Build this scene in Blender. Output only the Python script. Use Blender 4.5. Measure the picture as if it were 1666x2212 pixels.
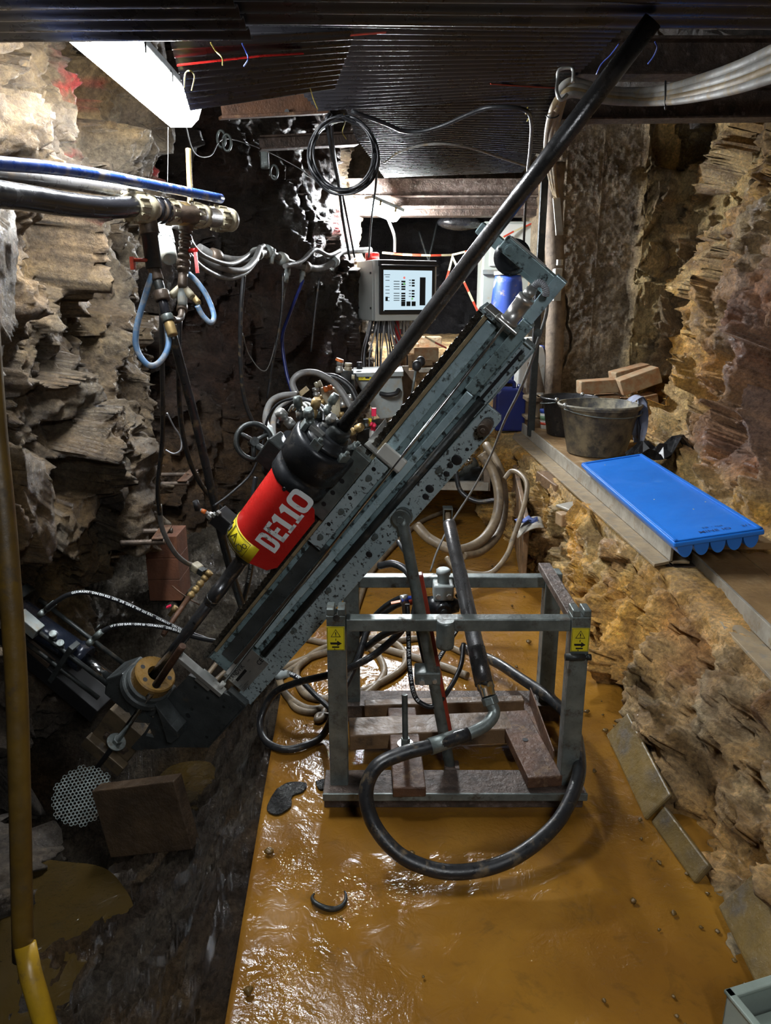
import bpy, math, random
import numpy as np
from mathutils import Vector, Matrix

random.seed(7)
np.random.seed(7)
S = bpy.context.scene
COL = S.collection
for o in list(bpy.data.objects):
    bpy.data.objects.remove(o)

# ------------------------------------------------------------------ camera, world, exposure
PITCH = math.radians(16.0)
EYE = Vector((0, 0, 1.6))
cam_d = bpy.data.cameras.new('camera')
cam_d.sensor_fit = 'VERTICAL'
cam_d.sensor_height = 36.0
cam_d.lens = 1600 / 2212 * 36.0
cam_d.clip_start = 0.05
camera = bpy.data.objects.new('camera', cam_d)
COL.objects.link(camera)
camera.location = EYE
camera.rotation_euler = (math.radians(90) - PITCH, 0, 0)
S.camera = camera
S.view_settings.view_transform = 'Standard'
S.view_settings.look = 'None'
S.view_settings.gamma = 1
S.view_settings.use_curve_mapping = False
S.view_settings.exposure = 0.3
W = bpy.data.worlds.new('world')
S.world = W
W.use_nodes = True
W.node_tree.nodes['Background'].inputs[0].default_value = (0.5, 0.6, 0.8, 1)
W.node_tree.nodes['Background'].inputs[1].default_value = 0.004
LAMP_NEAR = 108.0      # emission of the tube lamp on the left
LAMP_FAR = 950.0       # emission of the tube lamp at the far end
LAMP_ASSUMED = 72.0    # emission of an assumed, unseen tube lamp added just behind the camera

# ------------------------------------------------------------------ measuring helpers
AX = Vector((0, math.cos(PITCH), -math.sin(PITCH)))
UP = Vector((0, math.sin(PITCH), math.cos(PITCH)))
def ray(x, y): return AX + Vector((1, 0, 0)) * ((x - 833) / 1600) + UP * ((1106 - y) / 1600)
def at(x, y, d): return EYE + ray(x, y) * d                  # d: distance along the camera axis
def atz(x, y, z):
    r = ray(x, y); return EYE + r * ((z - EYE.z) / r.z)
def atY(x, y, Y):
    r = ray(x, y); return EYE + r * (Y / r.y)
def ats(pts): return [at(*p) for p in pts]
# the frame of the inclined drill: U runs up the feed beam, N away from it on the rod side, Wd out of its near face
O = at(873, 1113, 2.35)
_p1, _p2 = at(450, 1602, 3.067), at(1056, 928, 2.147)
U = (_p2 - _p1).normalized()
N = at(850, 760, 2.147) - _p2
N = (N - U * N.dot(U)).normalized()
Wd = U.cross(N)
if Wd.dot(AX) > 0: Wd = -Wd
DM = Matrix(((U.x, N.x, Wd.x, O.x), (U.y, N.y, Wd.y, O.y), (U.z, N.z, Wd.z, O.z), (0, 0, 0, 1)))
def D(x, y, w=0.0):
    r = ray(x, y); o = O + Wd * w
    p = EYE + r * ((o - EYE).dot(Wd) / r.dot(Wd)) - O
    return p.dot(U), p.dot(N)
def L(s, n, w=0.0): return DM @ Vector((s, n, w))
ID = Matrix.Identity(4)
def T(x, y, z): return Matrix.Translation((x, y, z))
def frame(o, x, y=None, z=None):
    """matrix with its x axis along x, z axis near z"""
    x = Vector(x).normalized()
    z = Vector(z) if z is not None else Vector((0, 0, 1))
    z = (z - x * z.dot(x))
    if z.length < 1e-5: z = Vector((0, 1, 0)) - x * x.y
    z.normalize(); y = z.cross(x)
    return Matrix(((x.x, y.x, z.x, o[0]), (x.y, y.y, z.y, o[1]), (x.z, y.z, z.z, o[2]), (0, 0, 0, 1)))

# ------------------------------------------------------------------ mesh builder
def smooth_path(pts, sub=8):
    pts = [Vector(p) for p in pts]
    if len(pts) < 3: return pts
    out = []
    for i in range(len(pts) - 1):
        p0 = pts[i - 1] if i else pts[0] * 2 - pts[1]
        p1, p2 = pts[i], pts[i + 1]
        p3 = pts[i + 2] if i + 2 < len(pts) else p2 * 2 - p1
        for k in range(sub):
            t = k / sub
            out.append(0.5 * ((2 * p1) + (p2 - p0) * t + (2 * p0 - 5 * p1 + 4 * p2 - p3) * t * t + (3 * p1 - p0 - 3 * p2 + p3) * t ** 3))
    out.append(pts[-1])
    return out

class MB:
    def __init__(self): self.v = []; self.f = []; self.sm = []
    def add(self, vs, fs, smooth=False, M=None):
        b = len(self.v)
        for p in vs:
            p = Vector(p); self.v.append(M @ p if M is not None else p)
        for f in fs:
            self.f.append([b + i for i in f]); self.sm.append(smooth)
        return self
    def box(self, c, s, M=None):
        x, y, z = c; a, b, h = s[0] / 2, s[1] / 2, s[2] / 2
        vs = [(x + i * a, y + j * b, z + k * h) for i in (-1, 1) for j in (-1, 1) for k in (-1, 1)]
        return self.add(vs, [(0, 1, 3, 2), (4, 6, 7, 5), (0, 4, 5, 1), (2, 3, 7, 6), (0, 2, 6, 4), (1, 5, 7, 3)], False, M)
    def span(self, x0, x1, y0, y1, z0, z1, M=None):
        return self.box(((x0 + x1) / 2, (y0 + y1) / 2, (z0 + z1) / 2), (abs(x1 - x0), abs(y1 - y0), abs(z1 - z0)), M)
    def bar(self, p, q, w, h, up=None):
        p, q = Vector(p), Vector(q)
        M = frame(p, q - p, z=up)
        return self.box(((q - p).length / 2, 0, 0), ((q - p).length, w, h), M)
    def prism(self, poly, z0, z1, M=None):
        n = len(poly)
        vs = [(x, y, z0) for x, y in poly] + [(x, y, z1) for x, y in poly]
        fs = [tuple(range(n))[::-1], tuple(range(n, 2 * n))] + [(i, (i + 1) % n, n + (i + 1) % n, n + i) for i in range(n)]
        return self.add(vs, fs, False, M)
    def tube(self, pts, r, seg=12, caps=True, closed=False, M=None):
        pts = [Vector(p) for p in pts]
        n = len(pts)
        rs = r if isinstance(r, (list, tuple)) else [r] * n
        vs, fs = [], []
        nrm = None
        for i, p in enumerate(pts):
            a = pts[(i - 1) % n] if (i or closed) else p
            b = pts[(i + 1) % n] if (i < n - 1 or closed) else p
            t = (b - a)
            if t.length < 1e-9: t = Vector((0, 0, 1))
            t.normalize()
            if nrm is None:
                nrm = t.orthogonal()
            nrm = (nrm - t * nrm.dot(t))
            if nrm.length < 1e-6: nrm = t.orthogonal()
            nrm.normalize(); bn = t.cross(nrm)
            for k in range(seg):
                an = 2 * math.pi * k / seg
                vs.append(p + (nrm * math.cos(an) + bn * math.sin(an)) * rs[i])
        m = n if closed else n - 1
        for i in range(m):
            for k in range(seg):
                a, b = i * seg + k, i * seg + (k + 1) % seg
                c, d = ((i + 1) % n) * seg + (k + 1) % seg, ((i + 1) % n) * seg + k
                fs.append((a, b, c, d))
        self.add(vs, fs, True, M)
        if caps and not closed:
            b0 = len(self.v) - len(vs)
            self.f.append([b0 + k for k in range(seg)][::-1]); self.sm.append(False)
            self.f.append([b0 + (n - 1) * seg + k for k in range(seg)]); self.sm.append(False)
        return self
    def cyl(self, p, q, r, r2=None, seg=20, M=None):
        return self.tube([p, q], [r, r if r2 is None else r2], seg, M=M)
    def lathe(self, prof, M=None, seg=28, smooth=True):
        """prof: (height along local x, radius) pairs; a solid of revolution about local x"""
        vs, fs = [], []
        n = len(prof)
        for h, r in prof:
            for k in range(seg):
                a = 2 * math.pi * k / seg
                vs.append((h, r * math.cos(a), r * math.sin(a)))
        for i in range(n - 1):
            for k in range(seg):
                fs.append((i * seg + k, i * seg + (k + 1) % seg, (i + 1) * seg + (k + 1) % seg, (i + 1) * seg + k))
        b0 = len(self.v)
        self.add(vs, fs, smooth, M)
        self.f.append([b0 + k for k in range(seg)][::-1]); self.sm.append(False)
        self.f.append([b0 + (n - 1) * seg + k for k in range(seg)]); self.sm.append(False)
        return self
    def rod(self, prof, p, q, seg=24):
        """stepped cylinder from p to q; prof: (fraction 0..1, radius), steps duplicated for sharp shoulders"""
        p, q = Vector(p), Vector(q); Ln = (q - p).length
        M = frame(p, q - p)
        return self.lathe([(h * Ln, r) for h, r in prof], M, seg)
    def hexa(self, p, q, r):
        return self.tube_flat(p, q, r, 6)
    def tube_flat(self, p, q, r, seg):
        b = len(self.sm); self.tube([p, q], r, seg)
        for i in range(b, len(self.sm)): self.sm[i] = False
        return self
    def ball(self, c, r, sx=1, sy=1, sz=1, seg=16, rings=10, M=None):
        vs, fs = [], []
        for i in range(rings + 1):
            th = math.pi * i / rings
            for k in range(seg):
                a = 2 * math.pi * k / seg
                vs.append((c[0] + r * sx * math.sin(th) * math.cos(a), c[1] + r * sy * math.sin(th) * math.sin(a), c[2] + r * sz * math.cos(th)))
        for i in range(rings):
            for k in range(seg):
                fs.append((i * seg + k, (i + 1) * seg + k, (i + 1) * seg + (k + 1) % seg, i * seg + (k + 1) % seg))
        return self.add(vs, fs, True, M)
    def build(self, name, mat, parent=None, bevel=0.0, seg=2):
        if parent is not None: base = parent['_b']
        else:
            xs = [v.x for v in self.v]; ys = [v.y for v in self.v]; zs = [v.z for v in self.v]
            base = Vector(((min(xs) + max(xs)) / 2, (min(ys) + max(ys)) / 2, min(zs)))
        base = Vector(base)
        me = bpy.data.meshes.new(name)
        me.from_pydata([v - base for v in self.v], [], self.f)
        me.polygons.foreach_set('use_smooth', self.sm)
        me.materials.append(mat)
        me.validate(); me.update()
        o = bpy.data.objects.new(name, me)
        COL.objects.link(o)
        o['_b'] = list(base)
        if parent is not None: o.parent = parent
        else: o.location = base
        if bevel:
            m = o.modifiers.new('bevel', 'BEVEL'); m.width = bevel; m.segments = seg; m.limit_method = 'ANGLE'; m.angle_limit = math.radians(50)
            m.harden_normals = False
        return o

def tag(o, label=None, cat=None, group=None, kind=None):
    if label: o['label'] = label
    if cat: o['category'] = cat
    if group: o['group'] = group
    if kind: o['kind'] = kind
    return o
def thing(name, base, label, cat, group=None, kind=None):
    o = bpy.data.objects.new(name, None)
    COL.objects.link(o); o.location = base; o['_b'] = list(base)
    o.empty_display_size = 0.05
    return tag(o, label, cat, group, kind)
# a sub-part's mesh keeps the part's origin: parts have location 0 under their thing, so bases agree
_glyphs = {}
def glyph(ch):
    if ch not in _glyphs:
        cu = bpy.data.curves.new('g', 'FONT'); cu.body = ch; cu.size = 1; cu.align_x = 'LEFT'; cu.resolution_u = 2; cu.offset = 0.012
        ob = bpy.data.objects.new('g', cu); COL.objects.link(ob)
        dg = bpy.context.evaluated_depsgraph_get()
        me = bpy.data.meshes.new_from_object(ob.evaluated_get(dg))
        vs = [v.co.copy() for v in me.vertices]; fs = [tuple(p.vertices) for p in me.polygons]
        _glyphs[ch] = (vs, fs, (max((v.x for v in vs), default=0.25) + 0.07) if vs else 0.3)
        bpy.data.objects.remove(ob); bpy.data.meshes.remove(me); bpy.data.curves.remove(cu)
    return _glyphs[ch]
def lettering(mb, text, M, size, sx=1.0, depth=0.0006):
    """flat raised letters; M: x along the text, y up the letters, z out of the surface"""
    x = 0
    for ch in text:
        vs, fs, adv = glyph(ch)
        if vs:
            mb.add([(x + v.x * size * sx, v.y * size, depth) for v in vs], fs, False, M)
        x += adv * size * sx
    return x
def hose_lettering(mb, text, path, r, size, start=0.0, flip=False):
    """letters following a hose on the side turned to the room"""
    ln = [0]
    for a, b in zip(path, path[1:]): ln.append(ln[-1] + (b - a).length)
    pos = start
    for ch in text:
        vs, fs, adv = glyph(ch)
        adv *= size
        if pos + adv > ln[-1]: break
        i = max(k for k in range(len(ln)) if ln[k] <= pos)
        i = min(i, len(path) - 2)
        t = (path[i + 1] - path[i]).normalized()
        p = path[i] + t * (pos - ln[i])
        out = (EYE + Vector((0, 0, 1.2)) - p); out = (out - t * out.dot(t)).normalized()
        M = frame(p + out * (r + 0.0006), t, z=out)
        if vs: mb.add([(v.x * size, (v.y - 0.35) * size, 0) for v in vs], fs, False, M)
        pos += adv

# ------------------------------------------------------------------ materials
def nodes(name):
    m = bpy.data.materials.new(name); m.use_nodes = True
    return m, m.node_tree.nodes, m.node_tree.links, m.node_tree.nodes['Principled BSDF']
def ramp(nd, lk, src, stops, interp='LINEAR'):
    r = nd.new('ShaderNodeValToRGB'); e = r.color_ramp.elements
    r.color_ramp.interpolation = interp
    while len(e) > len(stops): e.remove(e[-1])
    while len(e) < len(stops): e.new(1)
    for i, (p, c) in enumerate(stops):
        e[i].position = p; e[i].color = (c[0], c[1], c[2], 1) if isinstance(c, (tuple, list)) else (c, c, c, 1)
    lk.new(src, r.inputs[0])
    return r.outputs[0]
def noise(nd, lk, co, scale, detail=4, rough=0.55, dist=0.0):
    n = nd.new('ShaderNodeTexNoise'); n.inputs['Scale'].default_value = scale; n.inputs['Detail'].default_value = detail
    n.inputs['Roughness'].default_value = rough; n.inputs['Distortion'].default_value = dist
    lk.new(co, n.inputs['Vector'])
    return n.outputs['Fac']
def mix(nd, lk, fac, a, b, mode='MIX'):
    m = nd.new('ShaderNodeMix'); m.data_type = 'RGBA'; m.blend_type = mode
    for sock, val in ((m.inputs[0], fac), (m.inputs[6], a), (m.inputs[7], b)):
        if hasattr(val, 'links'): lk.new(val, sock)
        elif isinstance(val, (int, float)): sock.default_value = val
        else: sock.default_value = (val[0], val[1], val[2], 1)
    return m.outputs[2]
def coords(nd, kind='Object'):
    return nd.new('ShaderNodeTexCoord').outputs[kind]
def mat(name, c1, c2=None, scale=12, rough=(0.4, 0.6), metal=0.0, bump=0.0, bscale=60, dirt=None, dscale=25, dlo=0.5, dhi=0.6, drough=0.7, spec=0.5, coat=0.0):
    """worn surface: two tones of the thing's own colour, with dirt or rust patches"""
    m, nd, lk, P = nodes(name)
    co = coords(nd)
    n1 = noise(nd, lk, co, scale, 6, 0.6)
    c2 = c2 or tuple(x * 0.75 for x in c1)
    col = ramp(nd, lk, n1, [(0.35, c1), (0.65, c2)])
    n2 = noise(nd, lk, co, scale * 2.7, 5, 0.65)
    ro = ramp(nd, lk, n2, [(0.35, rough[0]), (0.65, rough[1])])
    met = metal
    if dirt:
        n3 = noise(nd, lk, co, dscale, 8, 0.68)
        fac = ramp(nd, lk, n3, [(dlo, 0.0), (dhi, 1.0)])
        col = mix(nd, lk, fac, col, dirt)
        ro = mix(nd, lk, fac, ro, (drough,) * 3)
        if metal:
            inv = nd.new('ShaderNodeMath'); inv.operation = 'MULTIPLY_ADD'; inv.inputs[1].default_value = -metal; inv.inputs[2].default_value = metal
            lk.new(fac, inv.inputs[0]); lk.new(inv.outputs[0], P.inputs['Metallic']); met = None
    lk.new(col, P.inputs['Base Color']); lk.new(ro, P.inputs['Roughness'])
    if met is not None: P.inputs['Metallic'].default_value = met
    P.inputs['Specular IOR Level'].default_value = spec
    if coat:
        P.inputs['Coat Weight'].default_value = coat; P.inputs['Coat Roughness'].default_value = 0.12
    if bump:
        nb = noise(nd, lk, co, bscale, 5, 0.6)
        b = nd.new('ShaderNodeBump'); b.inputs['Strength'].default_value = bump; b.inputs['Distance'].default_value = 0.01
        lk.new(nb, b.inputs['Height']); lk.new(b.outputs[0], P.inputs['Normal'])
    return m
def emit(name, col, strength):
    m, nd, lk, P = nodes(name)
    P.inputs['Base Color'].default_value = (0.8, 0.8, 0.8, 1)
    P.inputs['Emission Color'].default_value = (*col, 1); P.inputs['Emission Strength'].default_value = strength
    return m
def rock_mat(name, bump=0.9, wet=(0.28, 0.75), fine=38.0, dark=(0.25, 0.22, 0.2), wet_scale=3.0, gain=1.0):
    """stone whose mineral colour comes from the 'tint' attribute"""
    m, nd, lk, P = nodes(name)
    co = coords(nd)
    at_ = nd.new('ShaderNodeAttribute'); at_.attribute_name = 'tint'
    n1 = noise(nd, lk, co, 7.0, 9, 0.68, 0.4)
    f1 = ramp(nd, lk, n1, [(0.3, [c * gain for c in dark]), (0.5, (0.8 * gain,) * 3), (0.72, (1.5 * gain, 1.45 * gain, 1.35 * gain))])
    col = mix(nd, lk, 1.0, at_.outputs['Color'], f1, 'MULTIPLY')
    n2 = noise(nd, lk, co, 55.0, 6, 0.7)
    f2 = ramp(nd, lk, n2, [(0.36, (0.45, 0.43, 0.42)), (0.55, (1.0, 1.0, 1.0)), (0.75, (1.5, 1.5, 1.45))])
    col = mix(nd, lk, 0.85, col, f2, 'MULTIPLY')
    n3 = noise(nd, lk, co, wet_scale, 5, 0.6)
    ro = ramp(nd, lk, n3, [(0.38, wet[0]), (0.6, wet[1])])
    n4 = noise(nd, lk, co, 85.0, 4, 0.65)
    ro = mix(nd, lk, ramp(nd, lk, n4, [(0.54, 0.0), (0.62, 0.75)]), ro, (wet[0] * .7,) * 3)
    lk.new(col, P.inputs['Base Color']); lk.new(ro, P.inputs['Roughness'])
    P.inputs['Specular IOR Level'].default_value = 0.5
    nb = noise(nd, lk, co, fine, 9, 0.75, 0.3)
    nc = noise(nd, lk, co, 13.0, 9, 0.7, 0.2)
    nc.node.noise_type = 'RIDGED_MULTIFRACTAL'
    a = nd.new('ShaderNodeMath'); a.operation = 'MULTIPLY_ADD'; a.inputs[1].default_value = 0.28
    lk.new(nc, a.inputs[0]); lk.new(nb, a.inputs[2])
    b = nd.new('ShaderNodeBump'); b.inputs['Strength'].default_value = bump; b.inputs['Distance'].default_value = 0.06
    lk.new(a.outputs[0], b.inputs['Height']); lk.new(b.outputs[0], P.inputs['Normal'])
    return m

M = {}
M['steel'] = mat('blue_grey_steel', (0.33, 0.45, 0.47), (0.20, 0.28, 0.29), 9, (0.28, 0.5), 0.2, 0.12, 90, (0.018, 0.022, 0.02), 30, 0.52, 0.60)
M['plate'] = mat('speckled_galvanised_steel', (0.44, 0.53, 0.55), (0.32, 0.40, 0.42), 6, (0.35, 0.55), 0.15, 0.15, 120, (0.03, 0.03, 0.028), 75, 0.55, 0.60)
M['galv'] = mat('galvanised_steel', (0.20, 0.23, 0.22), (0.10, 0.115, 0.11), 14, (0.3, 0.5), 0.5, 0.15, 90, (0.05, 0.035, 0.02), 18, 0.54, 0.66)
M['dark'] = mat('oily_dark_steel', (0.045, 0.05, 0.05), (0.025, 0.028, 0.027), 14, (0.3, 0.5), 0.5, 0.2, 80, (0.06, 0.045, 0.03), 20, 0.56, 0.7)
M['footsteel'] = mat('wet_shaded_plate', (0.085, 0.095, 0.095), (0.045, 0.05, 0.05), 10, (0.25, 0.5), 0.3, 0.15, 90, (0.12, 0.09, 0.05), 9, 0.58, 0.75)  # foot steel coloured dark to stand for the weak light down there
M['grease'] = mat('greasy_chain', (0.10, 0.085, 0.065), (0.03, 0.026, 0.02), 60, (0.16, 0.32), 0.6, 0.3, 150)
M['chrome'] = mat('bright_steel', (0.62, 0.64, 0.64), (0.5, 0.52, 0.52), 30, (0.12, 0.25), 1.0)
M['machined'] = mat('machined_aluminium', (0.55, 0.55, 0.52), (0.42, 0.42, 0.40), 12, (0.3, 0.45), 0.75, 0.06, 120, (0.12, 0.1, 0.07), 28, 0.6, 0.7)
M['rod'] = mat('drill_rod_steel', (0.15, 0.15, 0.155), (0.08, 0.076, 0.074), 9, (0.2, 0.36), 0.75, 0.1, 120, (0.13, 0.085, 0.055), 7, 0.58, 0.9, 0.45)
M['tubesteel'] = mat('polished_tube_steel', (0.16, 0.165, 0.175), (0.09, 0.09, 0.095), 9, (0.14, 0.28), 0.85, 0.06, 120)
M['rust'] = mat('rusty_iron', (0.13, 0.06, 0.03), (0.06, 0.03, 0.018), 11, (0.4, 0.7), 0.1, 0.5, 70, (0.2, 0.12, 0.06), 18, 0.56, 0.7)
M['rustdark'] = mat('dark_rusty_beam', (0.115, 0.08, 0.062), (0.045, 0.033, 0.027), 16, (0.35, 0.65), 0.2, 0.7, 60, (0.2, 0.15, 0.13), 24, 0.56, 0.68)
M['rustbeam'] = mat('rust_flecked_beam', (0.26, 0.20, 0.17), (0.10, 0.07, 0.055), 14, (0.35, 0.65), 0.2, 0.7, 60, (0.36, 0.32, 0.29), 34, 0.55, 0.68)
M['wood'] = mat('wet_timber', (0.22, 0.13, 0.065), (0.12, 0.07, 0.035), 9, (0.35, 0.65), 0, 0.4, 50, (0.05, 0.035, 0.022), 9, 0.56, 0.7)
M['darkwood'] = mat('soaked_shaded_timber', (0.075, 0.048, 0.028), (0.035, 0.023, 0.015), 9, (0.25, 0.5), 0, 0.5, 50)  # timber tone darkened for the shade on the pit plank's face
M['palewood'] = mat('pale_timber', (0.42, 0.28, 0.15), (0.28, 0.18, 0.09), 12, (0.5, 0.75), 0, 0.35, 50, (0.13, 0.09, 0.05), 14, 0.56, 0.7)
M['greywood'] = mat('grey_weathered_timber', (0.22, 0.165, 0.115), (0.12, 0.09, 0.065), 14, (0.6, 0.8), 0, 0.4, 50, (0.08, 0.06, 0.045), 14, 0.56, 0.7)
M['black_rubber'] = mat('black_rubber', (0.016, 0.017, 0.019), (0.010, 0.010, 0.012), 20, (0.3, 0.5), 0, 0.1, 120)
M['wet_hose'] = mat('muddy_black_hose', (0.02, 0.021, 0.023), (0.013, 0.013, 0.014), 15, (0.25, 0.45), 0, 0.1, 120, (0.13, 0.09, 0.045), 22, 0.55, 0.72)
M['tan_hose'] = mat('muddy_tan_hose', (0.24, 0.18, 0.11), (0.13, 0.095, 0.06), 15, (0.35, 0.6), 0, 0.15, 120, (0.06, 0.05, 0.04), 22, 0.55, 0.7)
M['grey_hose'] = mat('dusty_grey_hose', (0.17, 0.17, 0.165), (0.10, 0.095, 0.09), 20, (0.4, 0.65), 0, 0.1, 120, (0.22, 0.16, 0.10), 16, 0.56, 0.72)
M['pale_cable'] = mat('dust_coated_cable', (0.34, 0.33, 0.31), (0.22, 0.20, 0.17), 14, (0.5, 0.7), 0, 0.2, 90, (0.34, 0.25, 0.13), 13, 0.52, 0.66)
M['tan_cable'] = mat('mud_coated_cable', (0.34, 0.25, 0.13), (0.2, 0.14, 0.07), 14, (0.5, 0.7), 0, 0.2, 90, (0.2, 0.19, 0.17), 13, 0.54, 0.7)
M['blue_hose'] = mat('dusty_blue_hose', (0.10, 0.22, 0.42), (0.15, 0.26, 0.4), 22, (0.35, 0.6), 0, 0.1, 120, (0.36, 0.36, 0.36), 22, 0.5, 0.64)
M['blue_pipe'] = mat('blue_plastic_pipe', (0.02, 0.06, 0.28), (0.03, 0.08, 0.30), 12, (0.22, 0.4), 0, 0.05, 90, (0.30, 0.27, 0.24), 13, 0.52, 0.66)
M['grey_pipe'] = mat('mud_streaked_grey_pipe', (0.16, 0.155, 0.15), (0.10, 0.09, 0.08), 9, (0.2, 0.4), 0.1, 0.06, 90, (0.24, 0.15, 0.07), 8, 0.56, 0.7)
M['pe_pipe'] = mat('glossy_black_pipe', (0.018, 0.018, 0.022), (0.012, 0.012, 0.014), 9, (0.15, 0.3), 0, 0.05, 60)
M['fitting'] = mat('dirty_ivory_fitting', (0.40, 0.36, 0.26), (0.26, 0.22, 0.14), 22, (0.35, 0.6), 0.05, 0.15, 90, (0.10, 0.07, 0.04), 26, 0.54, 0.66)
M['brass'] = mat('dull_brass', (0.42, 0.29, 0.12), (0.25, 0.17, 0.07), 22, (0.35, 0.55), 0.45, 0.1, 90, (0.10, 0.07, 0.04), 26, 0.56, 0.7)
M['brown_iron'] = mat('brown_iron_fitting', (0.13, 0.095, 0.07), (0.06, 0.045, 0.035), 22, (0.3, 0.55), 0.35, 0.2, 90)
M['red'] = mat('red_paint', (0.55, 0.020, 0.016), (0.44, 0.014, 0.012), 8, (0.22, 0.35), 0, 0.02, 60, (0.05, 0.012, 0.01), 16, 0.68, 0.72)
M['redtube'] = mat('dirty_red_paint', (0.32, 0.035, 0.015), (0.2, 0.02, 0.01), 12, (0.3, 0.5), 0, 0.1, 60, (0.06, 0.03, 0.02), 16, 0.56, 0.7)
M['white_paint'] = mat('white_lettering', (0.88, 0.91, 0.92), (0.80, 0.85, 0.87), 18, (0.35, 0.5), 0, 0, 60, (0.22, 0.20, 0.16), 19, 0.60, 0.63)
M['white'] = mat('clean_white_paint', (0.70, 0.72, 0.72), (0.62, 0.64, 0.64), 5, (0.35, 0.5))
M['yellow'] = mat('yellow_sticker', (0.72, 0.60, 0.02), (0.62, 0.50, 0.02), 30, (0.3, 0.45), 0, 0, 60, (0.3, 0.24, 0.04), 40, 0.62, 0.75)
M['pole_dimmed'] = mat('dimmed_dirty_pole', (0.11, 0.062, 0.008), (0.06, 0.035, 0.008), 10, (0.35, 0.55), 0, 0.1, 60, (0.03, 0.02, 0.01), 14, 0.55, 0.72)  # dirty yellow paint darkened to imitate the weak light on the upper pole
M['ink'] = mat('black_print', (0.008, 0.008, 0.008), (0.01, 0.01, 0.01), 10, (0.4, 0.5))
M['yellow_pole'] = mat('dirty_yellow_pole', (0.42, 0.25, 0.012), (0.26, 0.15, 0.01), 10, (0.3, 0.5), 0, 0.1, 60, (0.06, 0.035, 0.015), 14, 0.55, 0.72)
M['black'] = mat('matt_black', (0.012, 0.012, 0.013), (0.018, 0.018, 0.02), 10, (0.4, 0.55))
M['drum'] = mat('black_enamel', (0.022, 0.024, 0.027), (0.012, 0.013, 0.015), 7, (0.22, 0.4), 0.2, 0.08, 70, (0.10, 0.09, 0.075), 14, 0.56, 0.75)
M['ringbrown'] = mat('ochre_coated_ring', (0.24, 0.135, 0.035), (0.14, 0.08, 0.022), 12, (0.2, 0.4), 0, 0.2, 90, (0.05, 0.035, 0.015), 26, 0.6, 0.72)
M['rail_tan'] = mat('tan_wear_strip', (0.36, 0.28, 0.16), (0.24, 0.18, 0.10), 18, (0.4, 0.6), 0.1, 0.1, 90, (0.05, 0.045, 0.04), 30, 0.54, 0.68)
M['rail_blue'] = mat('pale_blue_rail', (0.52, 0.68, 0.73), (0.36, 0.50, 0.55), 10, (0.22, 0.4), 0.25, 0.06, 90, (0.04, 0.05, 0.045), 26, 0.56, 0.66)
M['corr'] = mat('black_corrugated_sheet', (0.024, 0.023, 0.027), (0.017, 0.016, 0.019), 5, (0.22, 0.38), 0.0, 0.03, 50, (0.035, 0.032, 0.032), 9, 0.62, 0.8)
M['tarp'] = mat('black_plastic_film', (0.02, 0.02, 0.022), (0.012, 0.012, 0.013), 20, (0.15, 0.3))
M['blue_tray'] = mat('bright_blue_plastic', (0.016, 0.19, 0.72), (0.014, 0.165, 0.64), 4, (0.28, 0.4), 0, 0.02, 40, (0.05, 0.22, 0.62), 6, 0.62, 0.8)
M['bucket'] = mat('mud_stained_bucket', (0.085, 0.085, 0.083), (0.05, 0.05, 0.05), 12, (0.4, 0.6), 0, 0.1, 70, (0.30, 0.265, 0.18), 11, 0.40, 0.62)
M['bucketblack'] = mat('black_bucket_plastic', (0.018, 0.018, 0.02), (0.03, 0.03, 0.032), 12, (0.25, 0.45), 0, 0.06, 70, (0.12, 0.10, 0.07), 14, 0.60, 0.75)
M['rag'] = mat('pale_blue_rag', (0.30, 0.34, 0.46), (0.22, 0.23, 0.30), 10, (0.7, 0.9), 0, 0.3, 80, (0.22, 0.16, 0.12), 12, 0.56, 0.68)
M['bluecloth'] = mat('blue_cloth', (0.06, 0.10, 0.32), (0.10, 0.15, 0.38), 40, (0.7, 0.9))
M['navy'] = mat('navy_plastic', (0.012, 0.022, 0.14), (0.010, 0.016, 0.10), 8, (0.3, 0.45), 0, 0.05, 50, (0.05, 0.05, 0.07), 14, 0.6, 0.75)
M['barrel'] = mat('blue_barrel_plastic', (0.035, 0.085, 0.42), (0.03, 0.07, 0.34), 8, (0.35, 0.5), 0, 0.05, 50, (0.32, 0.26, 0.14), 9, 0.55, 0.66)
M['milk'] = mat('milky_plastic', (0.62, 0.62, 0.58), (0.52, 0.52, 0.48), 8, (0.4, 0.5), 0, 0, 50, (0.35, 0.28, 0.16), 12, 0.58, 0.72)
M['cabinet'] = mat('light_grey_enamel', (0.58, 0.60, 0.57), (0.50, 0.52, 0.49), 3, (0.35, 0.5), 0, 0, 50, (0.34, 0.27, 0.16), 7, 0.64, 0.76)
M['oldcab'] = mat('stained_grey_enamel', (0.42, 0.45, 0.41), (0.36, 0.39, 0.35), 3, (0.4, 0.55), 0, 0, 50, (0.36, 0.24, 0.09), 6, 0.58, 0.7)
M['tank'] = mat('dusty_grey_tank', (0.30, 0.335, 0.33), (0.22, 0.24, 0.235), 9, (0.4, 0.6), 0.1, 0.08, 90, (0.27, 0.235, 0.17), 14, 0.5, 0.66)
M['brick'] = mat('dusty_orange_brick', (0.36, 0.19, 0.09), (0.25, 0.135, 0.065), 16, (0.65, 0.85), 0, 0.6, 50, (0.33, 0.25, 0.15), 12, 0.42, 0.58)
M['claybrick'] = mat('red_clay_brick', (0.16, 0.06, 0.028), (0.10, 0.038, 0.02), 10, (0.6, 0.8), 0, 0.3, 60, (0.10, 0.05, 0.03), 10, 0.58, 0.72)
M['concrete'] = mat('stained_concrete', (0.26, 0.205, 0.145), (0.17, 0.13, 0.095), 4, (0.6, 0.85), 0, 0.7, 55, (0.33, 0.25, 0.12), 3, 0.58, 0.72)
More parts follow.
